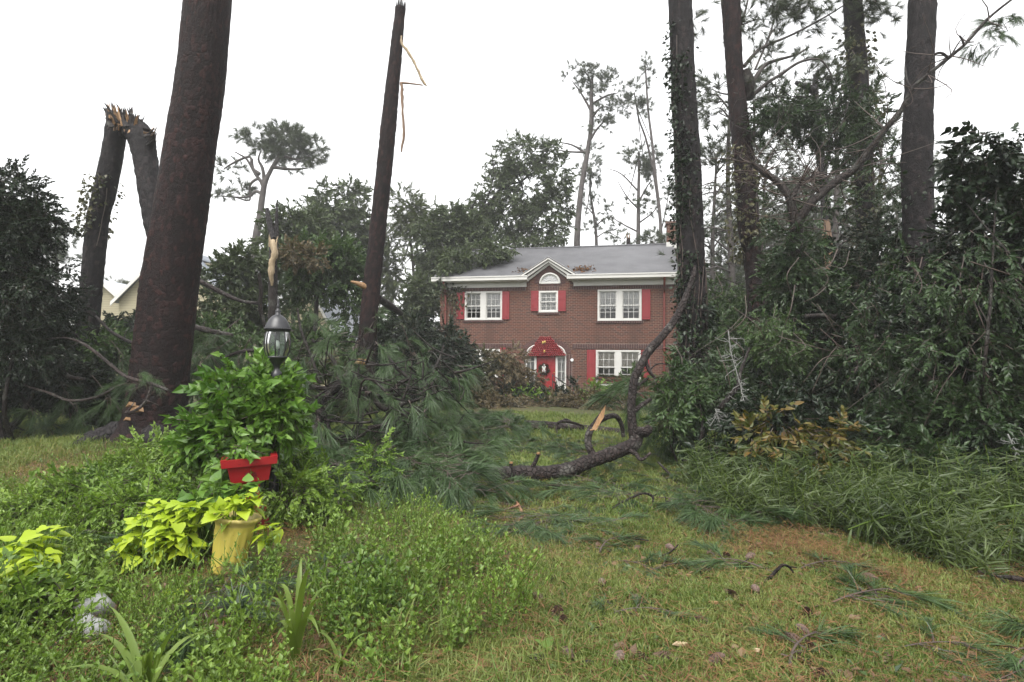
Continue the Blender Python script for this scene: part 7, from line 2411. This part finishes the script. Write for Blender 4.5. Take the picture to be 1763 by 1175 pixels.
# strap leaved plants
def straps(name, label, base, n, L0, L1, w, seed, mat='strap', lean=(0, 0), spread=.8):
    g = np.random.default_rng(seed)
    t = thing(name, label, 'plant', base)
    for k in range(n):
        a = g.uniform(0, 6.283)
        L_ = g.uniform(L0, L1)
        d = np.array([math.cos(a) * spread + lean[0], math.sin(a) * spread + lean[1], 0])
        up0 = g.uniform(.9, 1.6)
        m = 10
        s = np.linspace(0, 1, m)
        arch = g.uniform(.6, 1.3)
        Q = np.asarray(base) + d * (L_ * .75 * s[:, None] ** 1.4) + np.array([0, 0, 1.]) * (L_ * (up0 * s - arch * .75 * s ** 2.3))[:, None] * .75
        Q[:, 2] = np.maximum(Q[:, 2], .02)
        sd = nrm(np.cross(nrm(np.gradient(Q, axis=0)), [0, 0, 1.]) + g.normal(size=3) * .1)
        ww = w * g.uniform(.8, 1.2) * np.sin(np.clip(.25 + s * .75, 0, 1) * math.pi) ** .6 * (1 - s ** 5 * .7)
        nn = nrm(np.cross(sd, np.gradient(Q, axis=0)))
        V = np.stack([Q - sd * ww[:, None] / 2 + nn * (w * .12), Q, Q + sd * ww[:, None] / 2 + nn * (w * .12)], 1).reshape(-1, 3)
        F_ = [[i * 3 + j, i * 3 + j + 1, i * 3 + j + 4, i * 3 + j + 3] for i in range(m - 1) for j in range(2)]
        mb = MB()
        mb.add(V, F_)
        mb.build('leaf', MT[mat], t)
    return t


straps('daylily', 'tall strap leaved daylily clump at the bottom of the bed', G(508, 1150), 12, .62, .90, .032, 3, lean=(.0, -.05), spread=.38)
straps('daylily', 'arching strap leaved clump at the bottom left, leaves folded over', G(250, 1225), 14, .42, .66, .030, 4, lean=(-.25, 0), spread=.9)
straps('daylily', 'short strap leaved clump right of the tall daylily', G(585, 1160), 8, .25, .42, .020, 6, spread=.6)
straps('bearded_grass', 'stiff blue green grass tuft in front of the yellow urn', G(405, 1085), 190, .28, .44, .0045, 5, 'needle_blue', spread=.55)

# long narrow leaved arching shoots over the thicket edge
TW_LONG = [twig(.55, 18, leafrows(.17, .017, [0, .3, .7, 1], [.5, 1, .8, 0], .1, .35), rg, ang=48, planar=.35, tw=.004) for _ in range(4)]


def arching(label, pts, w_=5):
    Q = WP(*pts)
    t = thing('arching_shoot', label, 'plant', Q[0])
    mb = MB()
    mb.tube(Q, np.linspace(w_, 2, len(Q)) / 2 * pts[0][2] / FPX, 6, sub=4)
    mb.build('stem', MT['strap'], t)
    mb = MB()
    n = 46
    f = rg.uniform(.12, 1, n) * (len(Q) - 1)
    i = np.minimum(f.astype(int), len(Q) - 2)
    P = Q[i] + (Q[i + 1] - Q[i]) * (f - i)[:, None]
    T_ = nrm(Q[i + 1] - Q[i])
    scatter(mb, [leafrows(.19, .017, [0, .3, .7, 1], [.5, 1, .8, 0], .1, .3)], P, T_ * .6 + rg.normal(size=P.shape) * .45 + [0, -.1, -.45], rg.uniform(.7, 1.2, n), rg, .4)
    mb.build('leaves', MT['long_leaf'], t, smooth=False, kind='stuff')


arching('long narrow leaved shoot arching left over the thicket edge, middle one', [(1643, 846, 5.2), (1600, 866, 5.1), (1555, 880, 5.0), (1500, 897, 4.9), (1460, 912, 4.8)])
arching('long narrow leaved shoot arching from the right edge, upper one', [(1790, 868, 4.7), (1740, 872, 4.7), (1690, 880, 4.7), (1640, 888, 4.7), (1590, 905, 4.6)])
arching('long narrow leaved shoot low at the right edge', [(1790, 935, 4.5), (1740, 940, 4.5), (1690, 948, 4.45), (1640, 958, 4.4)])
arching('long narrow leaved shoot at the left of the thicket edge', [(1455, 855, 5.8), (1430, 868, 5.7), (1400, 882, 5.6), (1370, 900, 5.5)])
arching('narrow leaved shoot above the middle arching one', [(1490, 838, 6.0), (1460, 832, 6.1), (1420, 838, 6.2), (1380, 846, 6.2)])

# pine cones
ph = np.linspace(0, math.pi, 13)


def cone(seed):
    g = np.random.default_rng(seed)
    mb = MB()
    rows, n = 11, 9
    for r in range(rows):
        f = (r + .5) / rows
        R_ = .024 * math.sin(f * math.pi * .93 + .12) ** .8
        for k in range(n):
            a = 2 * math.pi * (k + .5 * (r % 2)) / n
            o = np.array([0, math.cos(a), math.sin(a)])
            x = np.array([1., 0, 0])
            s = np.cross(x, o)
            c = x * (f - .5) * .105
            w = R_ * .42 + .002
            mb.add([c + o * R_ * .4 - s * w, c + o * R_ * .4 + s * w, c + o * R_ * 1.12 + x * .014 + s * w * .7, c + o * R_ * 1.2 + x * .017, c + o * R_ * 1.12 + x * .014 - s * w * .7, c + o * R_ * .6 + x * .012],
                   [[0, 1, 2], [0, 2, 3], [0, 3, 4], [5, 3, 2], [5, 4, 3]])
    return mb


CM = plain('pine cone scale', (.045, .026, .02), (.14, .085, .06), .6, 60.0)
c0 = tag(cone(1).build('pine_cone', CM, loc=(0, 0, 0), smooth=False), 'small brown pine cone lying in the grass of the lawn', 'pine cone', 'pine cones on the lawn')
for k, (px, py) in enumerate([(1090, 1038), (1212, 1082), (1090, 1134), (1101, 1145), (1064, 1150), (1142, 1144), (979, 1140), (929, 1043), (970, 1078), (962, 1063), (1037, 1010), (1301, 1026), (1384, 1098), (1355, 1114), (1258, 1034), (1392, 1125), (1390, 1065), (1155, 943), (1210, 985), (1250, 955), (1290, 960), (1420, 1175), (1230, 1150), (1500, 1000)]):
    o = c0 if k == 0 else c0.copy()
    if k:
        sc.collection.objects.link(o)
    q = G(px, py)
    o.location = (q[0], q[1], ground_z(q[0], q[1]) + .035)
    o.rotation_euler = (rg.uniform(0, 6), rg.normal() * .15, rg.uniform(0, 6.28))
    o.scale = (rg.uniform(.85, 1.15),) * 3
# pale wood chips and fallen leaves on the lawn
CH = [(1228, 1052, 'pale split wood chip on the lawn near the pine cones', 'rawwood', .05), (1171, 1125, 'cream wood chip on the lawn between pine cones', 'rawpale', .06), (1303, 1138, 'small white chip of wood on the lawn', 'rawpale', .025), (925, 1150, 'flat reddish bark plate at the bottom of the lawn', 'bark_red', .10), (1012, 1160, 'dark bark flake beside the bark plate', 'bark_dark', .05), (915, 843, 'tan bark chip lying under the fallen limb', 'rawwood', .06), (1185, 1000, 'pale tan leaf lying by the small sticks', 'rawwood', .04)]
for px, py, lab, mt, s in CH:
    s *= .6
    q = G(px, py)
    q[2] = ground_z(q[0], q[1]) + .04
    mb = MB()
    V = [q + np.array([math.cos(a) * s * rg.uniform(.7, 1.2), math.sin(a) * s * .5 * rg.uniform(.7, 1.2), z]) for z in (0, .012) for a in np.linspace(0, 6.283, 7)[:-1]]
    mb.add(V, [[i, (i + 1) % 6, 6 + (i + 1) % 6, 6 + i] for i in range(6)])
    mb.add(V[6:] + [q + [0, 0, .016]], [[i, (i + 1) % 6, 6] for i in range(6)])
    tag(mb.build('wood_chip', MT[mt], loc=q, smooth=False), lab, 'wood chip')
q = G(935, 1122)
mb = MB()
scatter(mb, [heart(.10, .10)], np.array([q + [0, 0, .06]]), np.array([[.3, -1, .1]]), np.array([1.0]), rg, .9)
tag(mb.build('leaf', MT['leaf_bright'], loc=q), 'single pale green leaf lying at the lawn edge', 'leaf')

# ------------------------------------------------------------------ uncountable ground stuff
gg = np.random.default_rng(77)


def blades(n, h, w, rng, spread=.03, bend=.5):
    items = []
    for _ in range(n):
        b = np.array([rng.normal() * spread, rng.normal() * spread, 0])
        a = rng.uniform(0, 6.283)
        d = np.array([math.cos(a), math.sin(a), 0])
        H_ = h * rng.uniform(.5, 1.15)
        x = np.array([-d[1], d[0], 0]) * w / 2
        k = bend * rng.uniform(.3, 1.3)
        m = b + d * H_ * k * .35 + [0, 0, H_ * .6]
        e = b + d * H_ * k + [0, 0, H_ * (1 - .35 * k)]
        items.append((np.array([b - x, b + x, m + x * .8, m - x * .8, e]), np.array([[0, 1, 2], [0, 2, 3], [3, 2, 4]]), 0))
    return combine(items)


def ground_pts(n, y0=2.0, y1=15, pw=1.0, xk=1.02):
    u = gg.uniform(0, 1, n)
    if pw == 1.0:
        y = y0 * (y1 / y0) ** u
    else:
        y = (y0 ** (1 - pw) + u * (y1 ** (1 - pw) - y0 ** (1 - pw))) ** (1 / (1 - pw))
    x = gg.uniform(-1, 1, n) * (y * xk + .8)
    return np.stack([x, y, ground_z(x, y)], 1)


P = ground_pts(100000, 2.0, 17)
sm = straw_mask(P)
weedpoly = gpoly((-200, 850), (60, 840), (200, 800), (330, 800), (400, 860), (480, 860), (560, 870), (700, 850), (830, 890), (915, 990), (925, 1060), (870, 1110), (700, 1150), (640, 1290), (-400, 1290))
inw = inpoly(P, weedpoly)
thick = inpoly(P, gpoly((1190, 850), (1330, 905), (1500, 930), (1640, 985), (1763, 1010), (2200, 1010), (2200, 760), (1200, 770)))
keep = (gg.uniform(size=len(P)) > sm * .72) & (~inw | (gg.uniform(size=len(P)) < .35)) & (~thick)
P = P[keep]
s = gg.uniform(.7, 1.25, len(P)) * np.clip(P[:, 1] / 6, .8, 1.7) * (.7 + .7 * vnoise(P * 1.1, 41))
rot = np.c_[gg.normal(size=(len(P), 2)) * .22, gg.uniform(0, 6.283, len(P))]
gn_scatter('grass', P, rot, s, [blades(9, .075, .0055, gg, .035, .7) for _ in range(6)], [MT['grass']], 'thin green lawn grass')
P2 = ground_pts(10000, 2.0, 14)
P2 = P2[~inpoly(P2, weedpoly)]
gn_scatter('dry_grass', P2, np.c_[gg.normal(size=(len(P2), 2)) * .3, gg.uniform(0, 6.283, len(P2))], gg.uniform(.7, 1.2, len(P2)) * np.clip(P2[:, 1] / 6, .8, 1.5), [blades(6, .06, .005, gg, .05, 1.2) for _ in range(4)], [MT['grass_dry']], 'dry straw coloured grass blades')


def strawclump(n, rng, R_=.16, l=.17):
    items = []
    for _ in range(n):
        c = np.array([rng.normal() * R_, rng.normal() * R_, rng.uniform(.01, .06)])
        a = rng.uniform(0, 6.283)
        d = np.array([math.cos(a), math.sin(a), rng.normal() * .12]) * l * rng.uniform(.4, 1)
        x = np.array([-math.sin(a), math.cos(a), 0]) * .0022
        items.append((np.array([c - x, c + x, c + d]), np.array([[0, 1, 2]]), 0))
    return combine(items)


P = ground_pts(30000, 2.0, 13)
sm = straw_mask(P)
P = P[gg.uniform(size=len(P)) < .10 + sm * .6]
gn_scatter('pine_straw', P, np.c_[gg.normal(size=(len(P), 2)) * .1, gg.uniform(0, 6.283, len(P))], gg.uniform(.7, 1.2, len(P)), [strawclump(22, gg) for _ in range(5)], [MT['needle_dead']], 'rusty fallen pine straw')
P = ground_pts(5200, 2.0, 13)
P[:, 2] += .03
gn_scatter('fallen_leaves', P, np.c_[gg.normal(size=(len(P), 2)) * .4, gg.uniform(0, 6.283, len(P))], gg.uniform(.5, 1.2, len(P)), [leafrows(.06, .035, [0, .3, .65, 1], [.2, 1, .8, 0]), leaf1(.05, .02), leafrows(.05, .04, [0, .3, .65, 1], [.2, 1, .8, 0])], [MT['dead_leaf']], 'scattered brown fallen leaves')
P = ground_pts(1500, 2.0, 12)
P[:, 2] += .035
gn_scatter('torn_leaves', P, np.c_[gg.normal(size=(len(P), 2)) * .4, gg.uniform(0, 6.283, len(P))], gg.uniform(.5, 1.1, len(P)), [leafrows(.06, .035, [0, .3, .65, 1], [.2, 1, .8, 0]), leaf1(.06, .03)], [MT['leaf_mid']], 'scattered torn green leaves')


def weed(h, n, l, w, rng, ang=62):
    items = []
    bx, by = rng.normal(size=2) * .25 * h
    pos = lambda t: np.array([bx * t * t, by * t * t, h * t])
    for a, b in zip((0, .5), (.5, 1)):
        v, t = stick(pos(a), pos(b), .0028, .002)
        items.append((v, t, 1))
    for k in range(n):
        t = .12 + .88 * k / (n - 1)
        for sgn in (0, math.pi):
            a = sgn + k * 1.5708 + rng.normal() * .35
            A = rad(ang) * (1 - .45 * t) * rng.uniform(.8, 1.2)
            d = np.array([math.cos(a) * math.sin(A), math.sin(a) * math.sin(A), math.cos(A)])
            X, Y, Z = orient(d[None], rng, .75)
            v, f, _ = place(leafrows(l, w, [0, .3, .65, 1], [.25, 1, .75, 0]), pos(t)[None], X, Y, Z, rng.uniform(.6, 1.15) * (1 - .3 * t))
            items.append((v.reshape(-1, 3), f, 0))
    return combine(items)


WT = [weed(gg.uniform(.15, .34), int(gg.integers(5, 8)), .044, .027, gg) for _ in range(8)]
CLEAR = [(*G(508, 1150)[:2], .22), (*G(250, 1225)[:2], .2), (*G(585, 1160)[:2], .15), (*uc[:2], .3), (*G(405, 1085)[:2], .3), (*W(285, 940, 4.0)[:2], .22), (*W(40, 980, 3.4)[:2], .25), (*G(150, 1080)[:2], .25), (*W(330, 980, 3.8)[:2], .3)]


def clear(P):
    k = np.ones(len(P), bool)
    for x, y, r_ in CLEAR:
        k &= (P[:, 0] - x) ** 2 + (P[:, 1] - y) ** 2 > r_ * r_
    return P[k]


main_ = gpoly((480, 1190), (540, 1060), (520, 960), (560, 900), (640, 870), (740, 880), (830, 920), (900, 990), (925, 1060), (870, 1110), (760, 1140), (690, 1190), (600, 1290), (480, 1290))
P = ground_pts(15000, 2.0, 6.5)
P = clear(P[inpoly(P, main_)])
h_ = vnoise(np.c_[P[:, :2] * 2.2, P[:, :1] * 0], 51)
h_ = h_ * .7 + .3 * vnoise(np.c_[P[:, :2] * 6, P[:, :1] * 0], 53)
P, h_ = P[h_ > .33], h_[h_ > .33]
sp = vnoise(np.c_[P[:, :2] * 1.7, P[:, :1] * 0 + 3], 54)
tall = vnoise(np.c_[P[:, :2] * 3.1, P[:, :1] * 0 + 5], 55)
fine_ = (sp > .45) & (gg.uniform(size=len(P)) < .8)
sz = (.30 + 1.1 * h_ + .8 * np.clip(tall - .5, 0, 1)) * gg.uniform(.6, 1.3, len(P))
k1 = (~fine_) & (gg.uniform(size=len(P)) < .75)
gn_scatter('ground_cover', P[k1], np.c_[gg.normal(size=(k1.sum(), 2)) * .3, gg.uniform(0, 6.283, k1.sum())], sz[k1], WT, [MT['leaf_weed'], MT['strap']], 'small leaved green ground cover beside the lawn')
WF = [weed(gg.uniform(.24, .46), int(gg.integers(8, 13)), .042, .016, gg, 50) for _ in range(6)]
gn_scatter('fine_weeds', P[fine_], np.c_[gg.normal(size=(fine_.sum(), 2)) * .3, gg.uniform(0, 6.283, fine_.sum())], sz[fine_] * .68, WF, [MT['leaf_bright'], MT['strap']], 'taller fine leaved weeds mixed into the ground cover')
k3 = gg.uniform(size=len(P)) < .06
gn_scatter('bed_grass', P[k3], np.c_[gg.normal(size=(k3.sum(), 2)) * .2, gg.uniform(0, 6.283, k3.sum())], gg.uniform(.7, 1.3, k3.sum()), [blades(8, .24, .006, gg, .03, .8) for _ in range(4)], [MT['grass']], 'grass blades growing up through the ground cover')
leftp = gpoly((-300, 870), (60, 850), (200, 810), (330, 820), (400, 880), (470, 960), (500, 1080), (480, 1300), (-500, 1300))
P = ground_pts(26000, 2.0, 7)
P = clear(P[inpoly(P, leftp)])
P = P[gg.uniform(size=len(P)) < .7]
h_ = vnoise(np.c_[P[:, :2] * 2.0, P[:, :1] * 0], 52)
P, h_ = P[h_ > .16], h_[h_ > .16]
fine_ = vnoise(np.c_[P[:, :2] * 1.5, P[:, :1] * 0 + 9], 56) > .48
sz = (.35 + 1.0 * h_) * gg.uniform(.6, 1.25, len(P))
k1 = ~fine_
gn_scatter('bed_plants', P[k1], np.c_[gg.normal(size=(k1.sum(), 2)) * .3, gg.uniform(0, 6.283, k1.sum())], sz[k1], WT, [MT['leaf_weed'], MT['strap']], 'low mixed greenery in the left bed')
gn_scatter('bed_fine_plants', P[fine_], np.c_[gg.normal(size=(fine_.sum(), 2)) * .3, gg.uniform(0, 6.283, fine_.sum())], sz[fine_] * 1.1, WF, [MT['leaf_bright'], MT['strap']], 'feathery fine leaved greenery in the left bed')
P = ground_pts(7000, 3, 12)
P = P[inpoly(P, gpoly((490, 900), (560, 860), (700, 850), (860, 830), (1020, 760), (1100, 735), (840, 730), (650, 760), (480, 800)))]
P = P[gg.uniform(size=len(P)) < .4]
gn_scatter('yard_weeds', P, np.c_[gg.normal(size=(len(P), 2)) * .3, gg.uniform(0, 6.283, len(P))], gg.uniform(.4, .8, len(P)), WT, [MT['leaf_mid'], MT['strap']], 'weeds growing among the fallen boughs')
# narrow leaved weeds under the thicket
LT = []
for k in range(5):
    items = []
    h = gg.uniform(.35, .6)
    v, t = stick((0, 0, 0), (.1, 0, h), .004, .002)
    items.append((v, t, 1))
    lf = leafrows(.15, .011, [0, .3, .7, 1], [.5, 1, .8, 0], .1, .5)
    for j in range(24):
        tt = gg.uniform(.15, 1)
        a = gg.uniform(0, 6.283)
        d = np.array([math.cos(a), math.sin(a), gg.uniform(-.3, .8)])
        X, Y, Z = orient(d[None], gg, .6)
        v, f, _ = place(lf, np.array([[.1 * tt, 0, h * tt]]), X, Y, Z, gg.uniform(.7, 1.2))
        items.append((v.reshape(-1, 3), f, 0))
    LT.append(combine(items))
P = ground_pts(16000, 3, 9)
edge = inpoly(P, gpoly((1165, 850), (1260, 895), (1330, 905), (1500, 930), (1640, 990), (1763, 1010), (2000, 1020), (2000, 850), (1700, 850), (1400, 820), (1200, 810)))
P = P[edge & (vnoise(np.c_[P[:, :2] * 2.4, P[:, :1] * 0], 61) + gg.normal(size=len(P)) * .12 > .50)]
gn_scatter('narrow_leaved_weeds', P, np.c_[gg.normal(size=(len(P), 1)) * .3, -.45 + gg.normal(size=(len(P), 1)) * .35, gg.normal(size=len(P)) * .9 - .3], gg.uniform(.4, 1.25, len(P)), LT, [MT['long_leaf'], MT['strap']], 'long narrow leaved weeds along the thicket edge')
P = ground_pts(700, 2.1, 3.6)
P = P[inpoly(P, gpoly((560, 1290), (640, 1120), (860, 1100), (1000, 1130), (1040, 1290)))]
gn_scatter('tall_grass', P, np.c_[gg.normal(size=(len(P), 2)) * .2, gg.uniform(0, 6.283, len(P))], gg.uniform(.7, 1.2, len(P)), [blades(10, .17, .006, gg, .03, .8) for _ in range(4)], [MT['grass']], 'taller grass tufts at the edge of the ground cover')
